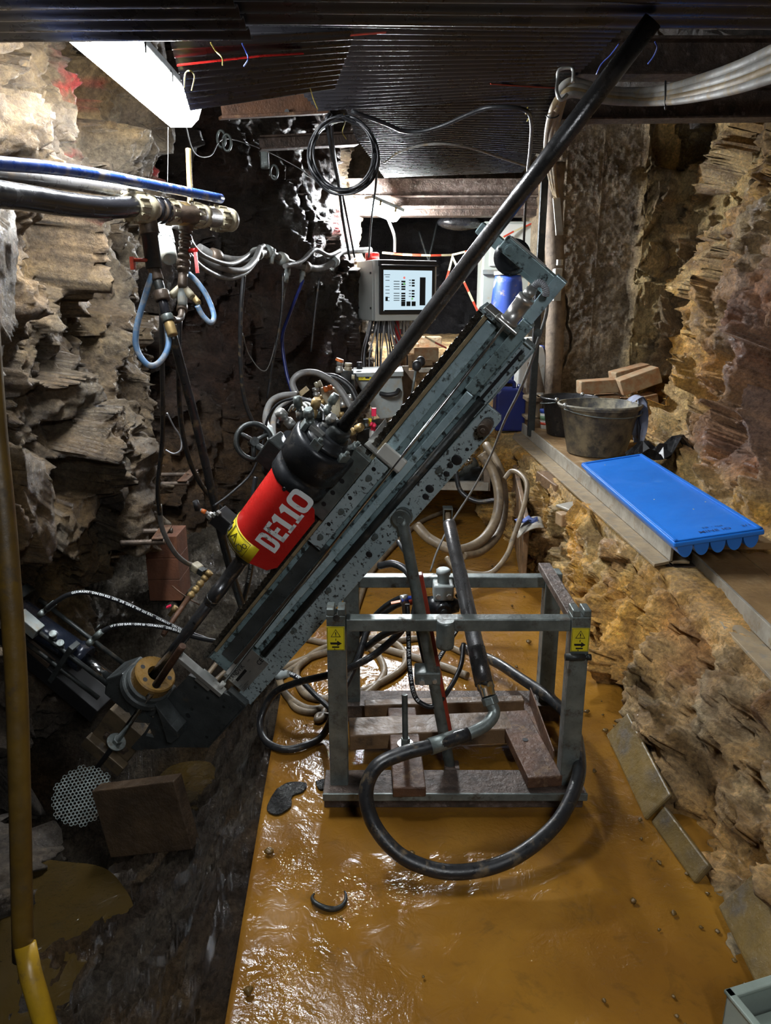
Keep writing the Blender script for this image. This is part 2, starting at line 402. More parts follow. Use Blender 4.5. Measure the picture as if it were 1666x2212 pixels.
M['beamdust'] = mat('dusty_steel_beam', (0.36, 0.27, 0.16), (0.24, 0.18, 0.11), 10, (0.5, 0.75), 0.05, 0.3, 60, (0.20, 0.18, 0.15), 16, 0.52, 0.66)
M['web'] = mat('pale_steel_web', (0.42, 0.39, 0.33), (0.28, 0.25, 0.2), 10, (0.4, 0.6), 0.15, 0.2, 60, (0.25, 0.18, 0.10), 14, 0.56, 0.7)
M['ledgewood'] = mat('muddy_boards', (0.32, 0.20, 0.09), (0.20, 0.12, 0.055), 6, (0.35, 0.6), 0, 0.4, 40, (0.42, 0.30, 0.16), 10, 0.56, 0.72)
M['tapewhite'] = mat('tape_white', (0.62, 0.55, 0.36), (0.55, 0.47, 0.28), 20, (0.4, 0.55))
M['tapered'] = mat('tape_red', (0.55, 0.06, 0.03), (0.45, 0.05, 0.02), 20, (0.4, 0.55))
M['orange'] = mat('orange_plastic', (0.65, 0.16, 0.03), (0.55, 0.13, 0.02), 20, (0.35, 0.5))
M['pink'] = mat('bright_red_plastic', (0.75, 0.02, 0.08), (0.65, 0.02, 0.07), 20, (0.35, 0.5))
M['wire_white'] = mat('grey_wire', (0.42, 0.43, 0.46), (0.30, 0.31, 0.33), 20, (0.4, 0.55))
M['wire_yellow'] = mat('yellow_wire', (0.55, 0.45, 0.08), (0.48, 0.38, 0.07), 20, (0.4, 0.55))
M['wire_blue'] = mat('blue_wire', (0.06, 0.12, 0.60), (0.05, 0.10, 0.52), 20, (0.4, 0.55))
M['greenish'] = mat('grey_green_enamel', (0.26, 0.31, 0.27), (0.20, 0.24, 0.21), 5, (0.35, 0.5), 0.1, 0.06, 60, (0.2, 0.14, 0.06), 10, 0.6, 0.75)
M['pebble'] = mat('wet_brown_pebble', (0.15, 0.085, 0.02), (0.09, 0.055, 0.02), 40, (0.12, 0.3), 0, 0.3, 90)
M['oil'] = mat('black_oily_film', (0.004, 0.004, 0.004), (0.007, 0.007, 0.006), 30, (0.2, 0.35), 0, 1.0, 70, spec=0.35)
M['tansteel'] = mat('mud_coated_steel', (0.20, 0.145, 0.085), (0.12, 0.09, 0.055), 12, (0.3, 0.5), 0.2, 0.2, 80, (0.06, 0.05, 0.04), 14, 0.56, 0.7)
M['boarddark'] = mat('wet_ochre_board', (0.19, 0.125, 0.04), (0.10, 0.07, 0.028), 8, (0.25, 0.5), 0, 0.5, 40, (0.07, 0.055, 0.04), 10, 0.54, 0.7)

# ------------------------------------------------------------------ rock noise (vectorised)
def _h(ix, iy, iz, s):
    with np.errstate(over='ignore'):
        h = (ix.astype(np.uint32) * np.uint32(374761393) + iy.astype(np.uint32) * np.uint32(668265263) + iz.astype(np.uint32) * np.uint32(2147483647) + np.uint32(s * 974634777 & 0xffffffff))
        h = (h ^ (h >> np.uint32(13))) * np.uint32(1274126177)
        h = (h ^ (h >> np.uint32(15))) * np.uint32(2246822519)
        return (h ^ (h >> np.uint32(16))).astype(np.float64) / 4294967296.0
def gn(p, s=1):
    i = np.floor(p).astype(np.int64); f = p - i
    u = f * f * f * (f * (f * 6 - 15) + 10)
    r = 0
    for a in (0, 1):
        for b in (0, 1):
            for c in (0, 1):
                x, y, z = i[:, 0] + a, i[:, 1] + b, i[:, 2] + c
                g = (_h(x, y, z, s) * 2 - 1) * (f[:, 0] - a) + (_h(x, y, z, s + 11) * 2 - 1) * (f[:, 1] - b) + (_h(x, y, z, s + 23) * 2 - 1) * (f[:, 2] - c)
                w = (u[:, 0] if a else 1 - u[:, 0]) * (u[:, 1] if b else 1 - u[:, 1]) * (u[:, 2] if c else 1 - u[:, 2])
                r = r + w * g
    return r
def fbm(p, o=4, s=1, gain=0.5):
    r, a = 0, 1
    for k in range(o):
        r = r + a * gn(p * 2.03 ** k + k * 7.3, s + k); a *= gain
    return r
def facet(p, s=1):
    """broken-stone relief: every cell of shattered rock is a tilted plane of its own"""
    i = np.floor(p).astype(np.int64)
    best = np.full(len(p), 9e9); val = np.zeros(len(p))
    for a in (-1, 0, 1):
        for b in (-1, 0, 1):
            for c in (-1, 0, 1):
                x, y, z = i[:, 0] + a, i[:, 1] + b, i[:, 2] + c
                q = np.stack([x + _h(x, y, z, s), y + _h(x, y, z, s + 1), z + _h(x, y, z, s + 2)], 1)
                d = p - q; dd = (d * d).sum(1)
                v = (_h(x, y, z, s + 3) - 0.5) + 1.3 * ((_h(x, y, z, s + 4) - 0.5) * d[:, 0] + (_h(x, y, z, s + 5) - 0.5) * d[:, 1] + (_h(x, y, z, s + 6) - 0.5) * d[:, 2])
                m = dd < best
                best = np.where(m, dd, best); val = np.where(m, v, val)
    return val
def sst(a, b, x): 
    t = np.clip((x - a) / (b - a), 0, 1); return t * t * (3 - 2 * t)
def table(ys, zs, T_, Y, Z):
    """bilinear lookup in a table given by rows zs and columns ys"""
    T_ = np.array(T_, float)
    R_ = np.stack([np.interp(Y, ys, row) for row in T_])
    k = np.clip(np.searchsorted(zs, Z) - 1, 0, len(zs) - 2)
    z0, z1 = np.array(zs)[k], np.array(zs)[k + 1]
    t = np.clip((Z - z0) / (z1 - z0), 0, 1)
    idx = np.arange(len(Y))
    return R_[k, idx] * (1 - t) + R_[k + 1, idx] * t
def grid_mesh(name, P, nu, nv, tint, material, smooth=True, flip=False):
    me = bpy.data.meshes.new(name)
    i = np.arange((nu - 1) * (nv - 1)); a = (i // (nv - 1)) * nv + i % (nv - 1)
    F = np.stack([a, a + 1, a + nv + 1, a + nv], 1)
    if flip: F = F[:, ::-1]
    me.vertices.add(len(P)); me.vertices.foreach_set('co', P.astype(np.float32).ravel())
    me.loops.add(F.size); me.loops.foreach_set('vertex_index', F.astype(np.int32).ravel())
    me.polygons.add(len(F)); me.polygons.foreach_set('loop_start', np.arange(0, F.size, 4, dtype=np.int32))
    me.polygons.foreach_set('use_smooth', np.full(len(F), smooth))
    me.update(calc_edges=True); me.validate()
    if tint is not None:
        ca = me.color_attributes.new('tint', 'FLOAT_COLOR', 'POINT')
        ca.data.foreach_set('color', np.concatenate([tint, np.ones((len(P), 1))], 1).astype(np.float32).ravel())
    me.materials.append(material)
    o = bpy.data.objects.new(name, me); COL.objects.link(o); o['kind'] = 'structure'
    return o
def displace(P, nu, nv, d):
    G = P.reshape(nu, nv, 3)
    n = np.cross(np.gradient(G, axis=0), np.gradient(G, axis=1)).reshape(-1, 3)
    n /= np.linalg.norm(n, axis=1, keepdims=True) + 1e-9
    return P + n * d[:, None]
def lerp3(a, b, t): return np.array(a)[None] * (1 - t[:, None]) + np.array(b)[None] * t[:, None]

M['rock'] = rock_mat('broken_wet_stone', 0.8, (0.3, 0.75))
M['bank'] = rock_mat('ochre_crumbling_stone', 0.8, (0.3, 0.8), 48.0, (0.40, 0.33, 0.24), 2.2, 2.05)
M['mud'] = rock_mat('wet_grey_mud', 1.0, (0.08, 0.26), 34.0, (0.35, 0.33, 0.32), 5.0)

# ------------------------------------------------------------------ left wall
nu, nv = 560, 380
Yk = np.concatenate([np.linspace(0.9, 4.6, 400), np.linspace(4.62, 8.2, 160)])
Zk = np.linspace(-1.1, 2.95, nv)
Y, Z = [a.ravel() for a in np.meshgrid(Yk, Zk, indexing='ij')]
ys = [0.9, 1.8, 2.3, 2.8, 3.3, 3.75, 4.08, 4.22, 4.6, 5.0, 5.5, 6.0, 6.5, 6.75, 7.2, 8.2]
zs = [-1.1, -0.3, 0.3, 0.8, 1.2, 2.0, 3.0]
TL = [[-1.3, -1.35, -1.6, -2.2, -2.25, -2.0, -1.9, -1.8, -1.6, -1.2, -.75, -.45, -.3, -.7, -1.2, -1.3],
      [-1.25, -1.3, -1.5, -2.0, -1.5, -1.8, -1.7, -1.65, -1.45, -1.1, -.68, -.38, -.25, -.7, -1.2, -1.3],
      [-1.25, -1.35, -1.5, -1.80, -1.28, -1.60, -1.5, -1.5, -1.35, -1.02, -.64, -.34, -.22, -.6, -1.2, -1.3],
      [-1.25, -1.3, -1.4, -1.50, -1.22, -1.45, -1.4, -1.5, -1.3, -.97, -.6, -.3, -.2, -.6, -1.2, -1.3],
      [-1.2, -1.22, -1.27, -1.34, -1.33, -1.26, -1.27, -1.55, -1.3, -.97, -.6, -.3, -.2, -.6, -1.2, -1.3],
      [-1.15, -1.18, -1.2, -1.25, -1.25, -1.2, -1.22, -1.58, -1.35, -1.0, -.62, -.3, -.2, -.6, -1.2, -1.3],
      [-1.15, -1.15, -1.15, -1.2, -1.2, -1.18, -1.2, -1.58, -1.35, -1.0, -.62, -.3, -.2, -.6, -1.2, -1.3]]
X = table(ys, zs, TL, Y, Z)
P = np.stack([X, Y, Z], 1)
sq = P * np.array([1.0, 1.0, 0.75])
wob = 0.25 * np.stack([gn(P * 1.7, 31), gn(P * 1.7, 32), gn(P * 1.7, 33)], 1)
far = sst(4.3, 5.2, Y)
d = 0.34 * facet((sq + wob) * 1.5, 5) + 0.20 * facet((sq + wob) * 3.4, 17) + 0.085 * facet((sq + wob * 0.6) * 8.0, 29) + 0.06 * fbm(P * 6, 4, 3) + 0.035 * fbm(P * 22, 4, 9)
d *= (1 - 0.45 * far) * (1 - 0.75 * sst(4.05, 4.15, Y) * (1 - sst(4.3, 4.6, Y)))
d -= 0.16 * np.exp(-((P[:, 1] - 3.25) ** 2 / 0.03)) * sst(0.2, 0.6, 0.9 - np.abs(Z - 2.0))
P2 = displace(P, nu, nv, d)
over = np.maximum(P2[:, 0] + 1.02, 0) * (Y < 4.15); P2[:, 0] -= over * 0.8
g = sst(-0.3, 0.35, fbm(P * 2.1, 4, 41)); k = sst(-0.25, 0.3, fbm(P * 5.3, 4, 47))
grey, tan, brown, dk, redb = (0.195, 0.155, 0.105), (0.22, 0.145, 0.066), (0.12, 0.072, 0.036), (0.060, 0.050, 0.040), (0.070, 0.040, 0.029)
t = lerp3(grey, tan, g); t = t * (1 - 0.5 * k[:, None]) + np.array(brown)[None] * 0.5 * k[:, None]
low = sst(0.4, -0.3, Z); t = t * (1 - low[:, None] * 0.6) + np.array((0.15, 0.135, 0.125))[None] * low[:, None] * 0.6
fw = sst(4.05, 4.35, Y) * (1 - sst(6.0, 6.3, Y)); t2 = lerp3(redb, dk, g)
t = t * (1 - fw[:, None]) + t2 * fw[:, None]  # recessed stretch: reddish rock, tint darkened further for the light it lacks
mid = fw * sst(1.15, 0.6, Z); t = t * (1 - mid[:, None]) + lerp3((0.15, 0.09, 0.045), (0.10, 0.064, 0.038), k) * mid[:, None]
# red survey paint sprayed on the stone
spray = np.zeros(len(P))
for c, r in ((atY(115, 480, 3.2), .09), (atY(180, 185, 3.35), .10), (atY(160, 270, 3.3), .05), (atY(135, 352, 3.3), .05), (atY(300, 380, 4.0), .06), (atY(100, 468, 3.1), .06), (atY(205, 195, 3.5), .05), (atY(785, 490, 6.2), .12)):
    dd = np.sqrt(((P2[:, 1] - c.y) ** 2) * 0.5 + (P2[:, 2] - c.z) ** 2)
    spray = np.maximum(spray, sst(r * 1.4, r * 0.5, dd + 0.06 * gn(P * 22, 61)))
spray *= sst(-0.25, 0.1, gn(P * 40, 63))
t = t * (1 - 0.8 * spray[:, None]) + np.array((0.55, 0.03, 0.04))[None] * 0.8 * spray[:, None]
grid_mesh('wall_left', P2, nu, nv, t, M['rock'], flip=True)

# ------------------------------------------------------------------ right side: bank, ledge and rock face in one sweep
nu, nv = 380, 420
Yk = np.linspace(0.8, 6.9, nu); tk = np.linspace(0, 1, nv)
Y, Tt = [a.ravel() for a in np.meshgrid(Yk, tk, indexing='ij')]
ts = [0, .06, .16, .28, .34, .42, .55, .66, .78, .9, 1.0]
pX = [[.93, .97, 1.10, 1.22, 1.27, 1.45, 1.75, 1.85, 1.98, 2.1, 2.2],
      [.93, .97, 1.08, 1.18, 1.24, 1.45, 1.78, 1.86, 2.02, 2.18, 2.3],
      [.92, .95, 1.02, 1.08, 1.13, 1.40, 1.72, 1.86, 2.08, 2.25, 2.4],
      [.90, .93, .97, 1.00, 1.06, 1.40, 1.72, 1.88, 2.12, 2.3, 2.45],
      [.84, .86, .89, .92, 1.00, 1.40, 1.75, 2.0, 2.2, 2.35, 2.5],
      [.78, .80, .82, .86, .95, 1.45, 2.05, 2.2, 2.3, 2.4, 2.5],
      [.74, .76, .78, .82, .92, 1.45, 2.05, 2.2, 2.3, 2.4, 2.5]]
pZ = [[-.12, .05, .22, .40, .44, .45, .50, 1.0, 1.7, 2.4, 3.0]] * 2 + [[-.12, .12, .34, .50, .53, .53, .57, 1.0, 1.7, 2.4, 3.0]] * 2 + [[-.12, .12, .34, .51, .535, .54, .58, 1.0, 1.7, 2.4, 3.0]] * 3
yk = [0.8, 1.8, 2.8, 4.0, 5.0, 6.0, 6.9]
X = table(ts, yk, pX, Tt, Y); Z = table(ts, yk, pZ, Tt, Y)
P = np.stack([X, Y, Z], 1)
shelf = sst(.30, .35, Tt) * (1 - sst(.54, .6, Tt)); wallp = sst(.55, .68, Tt)
wob = 0.3 * np.stack([gn(P * 1.5, 71), gn(P * 1.5, 72), gn(P * 1.5, 73)], 1)
d = (0.10 + 0.22 * wallp) * facet((P + wob) * 1.6, 75) + (0.09 + 0.05 * wallp) * facet((P + wob) * 4.2, 77) + 0.05 * facet((P + wob * .5) * 10, 79) + 0.06 * fbm(P * 5, 4, 81) + 0.035 * fbm(P * 24, 4, 83)
d = d * (1 - 0.86 * shelf) - 0.015 * shelf
d *= 0.25 + 0.75 * sst(0, .05, Tt)
near = sst(2.9, 2.3, Y) * sst(.05, .12, Tt) * (1 - sst(.3, .36, Tt)); d -= 0.10 * near * np.abs(fbm(P * 3, 3, 84))
P2 = displace(P, nu, nv, d)
g = sst(-0.3, 0.3, fbm(P * 2.0, 4, 85)); k = sst(-0.2, 0.3, fbm(P * 4.7, 4, 87))
och, sand, br, pur, gr = (0.46, 0.245, 0.045), (0.43, 0.30, 0.125), (0.21, 0.12, 0.055), (0.115, 0.06, 0.045), (0.20, 0.185, 0.165)
t = lerp3(sand, och, g); t = t * (1 - .4 * k[:, None]) + np.array(br)[None] * .4 * k[:, None]
# dark wet manganese streaks on the lower right rock, grey crust on the near bank
pm = sst(.56, .62, Tt) * (1 - sst(.75, .86, Tt)) * sst(4.9, 4.0, Y + 0.9 * gn(P * 1.6, 88)) 
t = t * (1 - pm[:, None] * .92) + lerp3(pur, (0.19, 0.10, 0.055), k) * pm[:, None] * .92
gm = sst(2.9, 2.3, Y + .5 * gn(P * 2, 89)) * (1 - wallp) * (1 - 0.35 * g); t = t * (1 - gm[:, None] * .5) + lerp3(gr, br, k) * gm[:, None] * .5
rr = sst(.1, .5, fbm(P * 3.1, 3, 91)) * (1 - shelf); t = t * (1 - .35 * rr[:, None]) + np.array((0.30, 0.10, 0.03))[None] * .35 * rr[:, None]
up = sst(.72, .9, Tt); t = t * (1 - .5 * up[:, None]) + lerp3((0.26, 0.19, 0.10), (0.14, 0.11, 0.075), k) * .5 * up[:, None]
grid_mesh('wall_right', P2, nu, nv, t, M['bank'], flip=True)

# ------------------------------------------------------------------ floor channel under a film of orange water
def water_mat(name, c1, c2, dark):
    m, nd, lk, P_ = nodes(name)
    co = coords(nd)
    n1 = noise(nd, lk, co, 2.2, 6, 0.6, 0.5)
    col = ramp(nd, lk, n1, [(0.32, c1), (0.62, c2)])
    n2 = noise(nd, lk, co, 9.0, 8, 0.7, 0.6)
    col = mix(nd, lk, ramp(nd, lk, n2, [(0.56, 0.0), (0.70, 0.55)]), col, dark)
    lk.new(col, P_.inputs['Base Color'])
    n3 = noise(nd, lk, co, 5.0, 4, 0.5)
    lk.new(ramp(nd, lk, n3, [(0.4, 0.07), (0.62, 0.26)]), P_.inputs['Roughness'])
    P_.inputs['Specular IOR Level'].default_value = 0.5
    # small ripples and a rough froth of bubbles
    nb = noise(nd, lk, co, 16.0, 3, 0.55, 0.8); nc = noise(nd, lk, co, 75.0, 3, 0.6)
    msk = ramp(nd, lk, noise(nd, lk, co, 2.8, 3, 0.5), [(0.44, 0.05), (0.62, 1.0)])
    a = nd.new('ShaderNodeMath'); a.operation = 'MULTIPLY'; lk.new(nc, a.inputs[0]); lk.new(msk, a.inputs[1])
    s = nd.new('ShaderNodeMath'); s.operation = 'MULTIPLY_ADD'; s.inputs[1].default_value = 0.55; lk.new(a.outputs[0], s.inputs[0]); lk.new(nb, s.inputs[2])
    b = nd.new('ShaderNodeBump'); b.inputs['Strength'].default_value = 0.5; b.inputs['Distance'].default_value = 0.012
    lk.new(s.outputs[0], b.inputs['Height']); lk.new(b.outputs[0], P_.inputs['Normal'])
    return m
M['water'] = water_mat('orange_flooded_floor', (0.265, 0.126, 0.017), (0.175, 0.077, 0.011), (0.08, 0.042, 0.011))
M['puddle'] = water_mat('brown_puddle', (0.055, 0.034, 0.008), (0.04, 0.026, 0.009), (0.035, 0.026, 0.012))
nu, nv = 300, 90
Y, X = [a.ravel() for a in np.meshgrid(np.linspace(0.9, 7.2, nu), np.linspace(0, 1, nv), indexing='ij')]
xl = np.interp(Y, [.9, 1.3, 2.9, 4.0, 5.0, 7.2], [-.36, -.385, -.465, -.50, -.52, -.5])
Xw = xl + (1.06 - xl) * X
P = np.stack([Xw, Y, 0 * Y], 1)
edge = sst(.82, 1.0, X) * 0.05 + sst(6.0, 7.0, Y) * 0.3
P[:, 2] = 0.004 * fbm(P * 4, 3, 95) + edge * (0.5 + fbm(P * 8, 3, 96)) * 0.5 
P[:, 2] = np.where(X < .004, -0.11, P[:, 2])
grid_mesh('floor', P, nu, nv, None, M['water'], flip=True)

# ------------------------------------------------------------------ mud and pit left of the channel
nu, nv = 330, 300
Y, X = [a.ravel() for a in np.meshgrid(np.linspace(0.9, 6.6, nu), np.linspace(-2.4, -0.34, nv), indexing='ij')]
xs = [-2.4, -1.7, -1.3, -1.0, -.8, -.6, -.45, -.34]
GT = [[-.45, -.44, -.43, -.42, -.34, -.16, -.04, -.03],
      [-.45, -.44, -.43, -.42, -.36, -.17, -.04, -.03],
      [-.75, -.72, -.66, -.55, -.42, -.24, -.06, -.03],
      [-1.0, -.98, -.92, -.74, -.46, -.26, -.08, -.03],
      [-.9, -.9, -.85, -.66, -.42, -.24, -.08, -.03],
      [-.1, -.1, -.06, -.04, -.03, -.03, -.03, -.03],
      [.05, .05, .05, .06, .05, .03, .00, -.03],
      [.10, .10, .10, .10, .08, .05, .0, -.03],
      [.10, .10, .10, .10, .08, .05, .0, -.03]]
Zb = table(xs, [.9, 1.9, 2.35, 2.75, 3.15, 3.5, 3.8, 4.5, 6.6], GT, X, Y)
P = np.stack([X, Y, Zb], 1)
d = 0.05 * facet(P * 6, 101) + 0.03 * facet(P * 15, 103) + 0.06 * fbm(P * 4, 4, 105) + 0.035 * fbm(P * 20, 4, 107)
d *= sst(-.36, -.46, X) * (0.5 + 0.5 * sst(-1.2, -.8, Zb + X * 0))
P[:, 2] += d * 1.1
k = sst(-.25, .25, fbm(P * 3.3, 4, 109)); g = sst(.0, .4, fbm(P * 2.1, 3, 111))
t = lerp3((0.135, 0.11, 0.085), (0.085, 0.062, 0.045), k); t = t * (1 - .45 * g[:, None]) + np.array((0.20, 0.115, 0.04))[None] * .45 * g[:, None]
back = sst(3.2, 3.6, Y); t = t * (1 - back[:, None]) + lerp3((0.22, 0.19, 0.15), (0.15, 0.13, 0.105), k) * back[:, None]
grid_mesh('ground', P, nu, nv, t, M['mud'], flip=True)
def pool(name, pts, z):
    mb = MB(); n = 72
    c = Vector((sum(p[0] for p in pts) / len(pts), sum(p[1] for p in pts) / len(pts), 0))
    sp = smooth_path([Vector((p[0], p[1], 0)) for p in pts + pts[:1]], 10)
    mb.prism([(p.x, p.y) for p in sp[:-1]], z - 0.01, z)
    return tag(mb.build(name, M['puddle']), kind='structure')
pool('puddle', [(-1.75, 1.0), (-.72, 1.0), (-.72, 1.5), (-.80, 1.9), (-.92, 2.15), (-1.15, 2.28), (-1.75, 2.2)], -0.405)
pool('puddle', [(-.92, 2.62), (-.78, 2.60), (-.72, 2.75), (-.80, 2.92), (-.96, 2.90), (-1.0, 2.75)], -0.42)

# ------------------------------------------------------------------ rock roof and the dark far end
nu, nv = 150, 110
Y, X = [a.ravel() for a in np.meshgrid(np.linspace(.3, 9.5, nu), np.linspace(-2.4, 3.0, nv), indexing='ij')]
P = np.stack([X, Y, 3.02 + 0 * X], 1); P[:, 2] += 0.25 * facet(P * 1.8, 121) + .1 * facet(P * 5, 122)
P[:, 2] = np.where(Y > 6.6, P[:, 2] - 0.2, P[:, 2])
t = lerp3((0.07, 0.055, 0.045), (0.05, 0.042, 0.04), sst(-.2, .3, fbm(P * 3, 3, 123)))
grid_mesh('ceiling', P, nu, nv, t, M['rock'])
nu, nv = 120, 90
A_, Z = [a.ravel() for a in np.meshgrid(np.linspace(0, 1, nu), np.linspace(-.2, 3.0, nv), indexing='ij')]
X = np.interp(A_, [0, .3, .7, 1], [-1.3, -1.2, 1.9, 2.0]); Yb = np.interp(A_, [0, .3, .7, 1], [6.8, 9.2, 9.2, 6.8])
P = np.stack([X, Yb, Z], 1)
P = displace(P, nu, nv, .3 * facet(P * 1.7, 131) + .1 * facet(P * 5, 132))
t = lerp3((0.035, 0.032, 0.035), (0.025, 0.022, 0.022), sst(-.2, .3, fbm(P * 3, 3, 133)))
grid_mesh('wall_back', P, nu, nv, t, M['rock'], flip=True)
# raised floor of the chamber behind, dusty with ochre mud
nu, nv = 80, 80
Y, X = [a.ravel() for a in np.meshgrid(np.linspace(6.35, 9.2, nu), np.linspace(-1.3, 1.6, nv), indexing='ij')]
P = np.stack([X, Y, 1.2 + 0 * X], 1); P[:, 2] += 0.04 * fbm(P * 4, 4, 141) - 0.9 * sst(6.55, 6.35, Y)
t = lerp3((0.36, 0.24, 0.11), (0.26, 0.17, 0.08), sst(-.2, .3, fbm(P * 3, 3, 143)))
grid_mesh('floor_chamber', P, nu, nv, t, M['bank'], flip=True)

# concrete pier on the right with its crack
nu, nv = 190, 330
pier_x0, pier_x1, pier_y, pz0, pz1 = 1.24, 2.25, 6.35, .5, 2.95
Xp, Zp = [a.ravel() for a in np.meshgrid(np.linspace(pier_x0, pier_x1, nu), np.linspace(pz0, pz1, nv), indexing='ij')]
P = np.stack([Xp, pier_y + 0 * Xp, Zp], 1)
crack = [(1222, 640), (1228, 675), (1226, 700), (1235, 730), (1233, 752), (1222, 768), (1218, 790), (1208, 810), (1212, 835)]
crack2 = [(1222, 768), (1200, 790), (1204, 815)]
cd = np.full(len(P), 9.0)
for ln in (crack, crack2):
    q = [atY(x, y, pier_y) for x, y in ln]
    for a, b in zip(q, q[1:]):
        a2, b2 = np.array((a.x, a.z)), np.array((b.x, b.z)); v = b2 - a2
        w_ = np.stack([Xp + .02 * gn(P * 14, 151), Zp], 1) - a2
        tt = np.clip((w_ @ v) / (v @ v), 0, 1)
        cd = np.minimum(cd, np.linalg.norm(w_ - tt[:, None] * v, axis=1))
P[:, 1] += 0.05 * sst(.011, .003, cd) - 0.012 * fbm(P * 3, 4, 153) - 0.006 * fbm(P * 20, 3, 155) - 0.002 * (np.abs(np.sin(Xp * 11.0)) < .05)
t = lerp3((0.27, 0.21, 0.14), (0.21, 0.165, 0.11), sst(-.25, .3, fbm(P * np.array([3.5, 1, 2.0]), 5, 157)))
t *= (1 - .2 * sst(.15, .5, fbm(P * np.array([9., 1, .8]), 4, 171)))[:, None]
rr = sst(1.98, 2.12, Xp + .12 * gn(P * 3, 158)); t = t * (1 - rr[:, None]) + np.array((0.36, 0.25, 0.10))[None] * rr[:, None]
P[:, 1] -= rr * (.10 + .16 * facet(P * 4, 159))
Ps = P.reshape(nu, nv, 3)
left = Ps[:1].copy(); left[..., 1] = 7.2
Ps = np.concatenate([left, Ps], 0); t = np.concatenate([t[:nv], t], 0)
grid_mesh('concrete_pier', Ps.reshape(-1, 3), nu + 1, nv, t, M['bank'])
# crumbling rock between pier and right rock face
nu, nv = 170, 220
A_, Z = [a.ravel() for a in np.meshgrid(np.linspace(0, 1, nu), np.linspace(.45, 2.95, nv), indexing='ij')]
P = np.stack([2.0 + 1.1 * A_, 6.25 - 1.3 * A_ ** 1.5, Z], 1)
wob = .25 * np.stack([gn(P * 2, 161), gn(P * 2, 162), gn(P * 2, 163)], 1)
P = displace(P, nu, nv, .34 * facet((P + wob) * 2.2, 165) + .14 * facet((P + wob) * 5, 166) + .05 * facet(P * 12, 167) + .03 * fbm(P * 12, 4, 168))
g = sst(-.25, .3, fbm(P * 2.6, 4, 169)); t = lerp3((0.36, 0.27, 0.13), (0.17, 0.12, 0.065), g)
grid_mesh('wall_corner', P, nu, nv, t, M['bank'])
# wall closing the tunnel behind the photographer, well back
mb = MB(); mb.span(-3.0, 3.2, -5.2, -5.0, -1.0, 3.2)
tag(mb.build('wall_front', M['rustdark']), kind='structure')

# ================================================================== the drill
def disc_at(mb, s, n, w, r, h=0.006, seg=16):
    """round head lying on a face that looks out of the drill's near side"""
    mb.cyl(L(s, n, w), L(s, n, w + h), r, seg=seg)
def hexhead(mb, s, n, w, r, h=0.008):
    mb.cyl(L(s, n, w), L(s, n, w + 0.002), r * 1.35, seg=18); mb.hexa(L(s, n, w + .002), L(s, n, w + h), r)
def dspan(mb, s0, s1, n0, n1, w0, w1): return mb.span(s0, s1, n0, n1, w0, w1, DM)

rig = thing('feed_frame', L(-1.42, -.02, -.04), 'long inclined steel feed beam of the core drill, with side plate and roller chain', 'drill')
# side plate with the pointed upper end
mb = MB(); mb.prism([(-1.10, -.045), (.40, -.030), (.444, -.027), (.456, -.018), (.455, .032), (-.86, .040), (-1.10, .020)], -.012, 0, DM)
side = mb.build('side_plate', M['plate'], rig, .002)
mb = MB(); mb.cyl(L(0, 0, 0), L(0, 0, .012), .030, seg=28); mb.cyl(L(0, 0, .012), L(0, 0, .028), .023, seg=28); mb.cyl(L(0, 0, .028), L(0, 0, .034), .010)
mb.build('pivot_pin', M['galv'], rig, .002)
mb = MB(); mb.cyl(L(.415, -.004, 0), L(.415, -.004, .02), .018); mb.cyl(L(.415, -.004, .02), L(.408, -.006, .055), .019); mb.cyl(L(.408, -.006, .055), L(.408, -.006, .060), .008)
mb.build('stub_bolt', M['brown_iron'], rig, .002)
mb = MB()
for s, n in ((.20, .012), (-.13, .024), (-.42, .022), (-.66, .02)): mb = MB(); hexhead(mb, s, n, 0, .008, .014); mb.build('plate_bolt', M['galv'], rig)
# oil stains on the plate are part of its surface: small hardened drips
mb = MB()
for s, n, r in ((.262, -.008, .017), (.235, -.004, .010), (.205, -.013, .010), (.13, -.005, .014), (.10, -.012, .011), (.31, -.01, .006), (-.2, 0, .012)):
    mb = MB(); mb.lathe([(0, r), (.0012, r * .8), (.0016, r * .3)], frame(L(s, n, 0), Wd), 12); mb.build('oil_stain', M['black'], rig)
# main channel body between the rails
mb = MB(); dspan(mb, -1.08, .645, .03, .118, -.085, -.05); dspan(mb, -1.08, .645, .112, .20, -.085, -.030)
mb.build('beam_body', M['steel'], rig, .003)
mb = MB(); dspan(mb, -.62, .47, .034, .060, -.045, -.012)
mb.build('lower_groove', M['dark'], rig)
mb = MB(); mb.rod([(0, .0135), (1, .0135)], L(-.845, .045, .002), L(.452, .052, .002)); mb.build('feed_cylinder', M['dark'], rig)
mb = MB(); dspan(mb, -.845, .448, .078, .103, -.03, .004); mb.build('square_tube', M['rail_blue'], rig, .003)
mb = MB(); dspan(mb, .450, .703, .077, .113, -.04, .008); mb.build('tube_sleeve', M['steel'], rig, .003)
mb = MB(); dspan(mb, .704, .842, .085, .120, -.034, .002); mb.build('extension_tube', M['rail_blue'], rig, .002)
# channel below the sleeve with its long slot
mb = MB(); dspan(mb, .455, .66, .036, .070, -.03, -.008); dspan(mb, .655, .66, .036, .070, -.05, .004)
dspan(mb, .40, .66, .036, .042, -.008, .004); mb.build('lower_channel', M['plate'], rig, .0015)
mb = MB(); dspan(mb, .30, .635, .052, .062, -.006, .0005); mb.build('channel_slot', M['black'], rig)
mb = MB(); hexhead(mb, .62, .047, -.004, .008); mb.build('channel_bolt', M['galv'], rig)
mb = MB(); hexhead(mb, .70, .058, 0, .008, .02); mb.build('channel_bolt', M['galv'], rig)
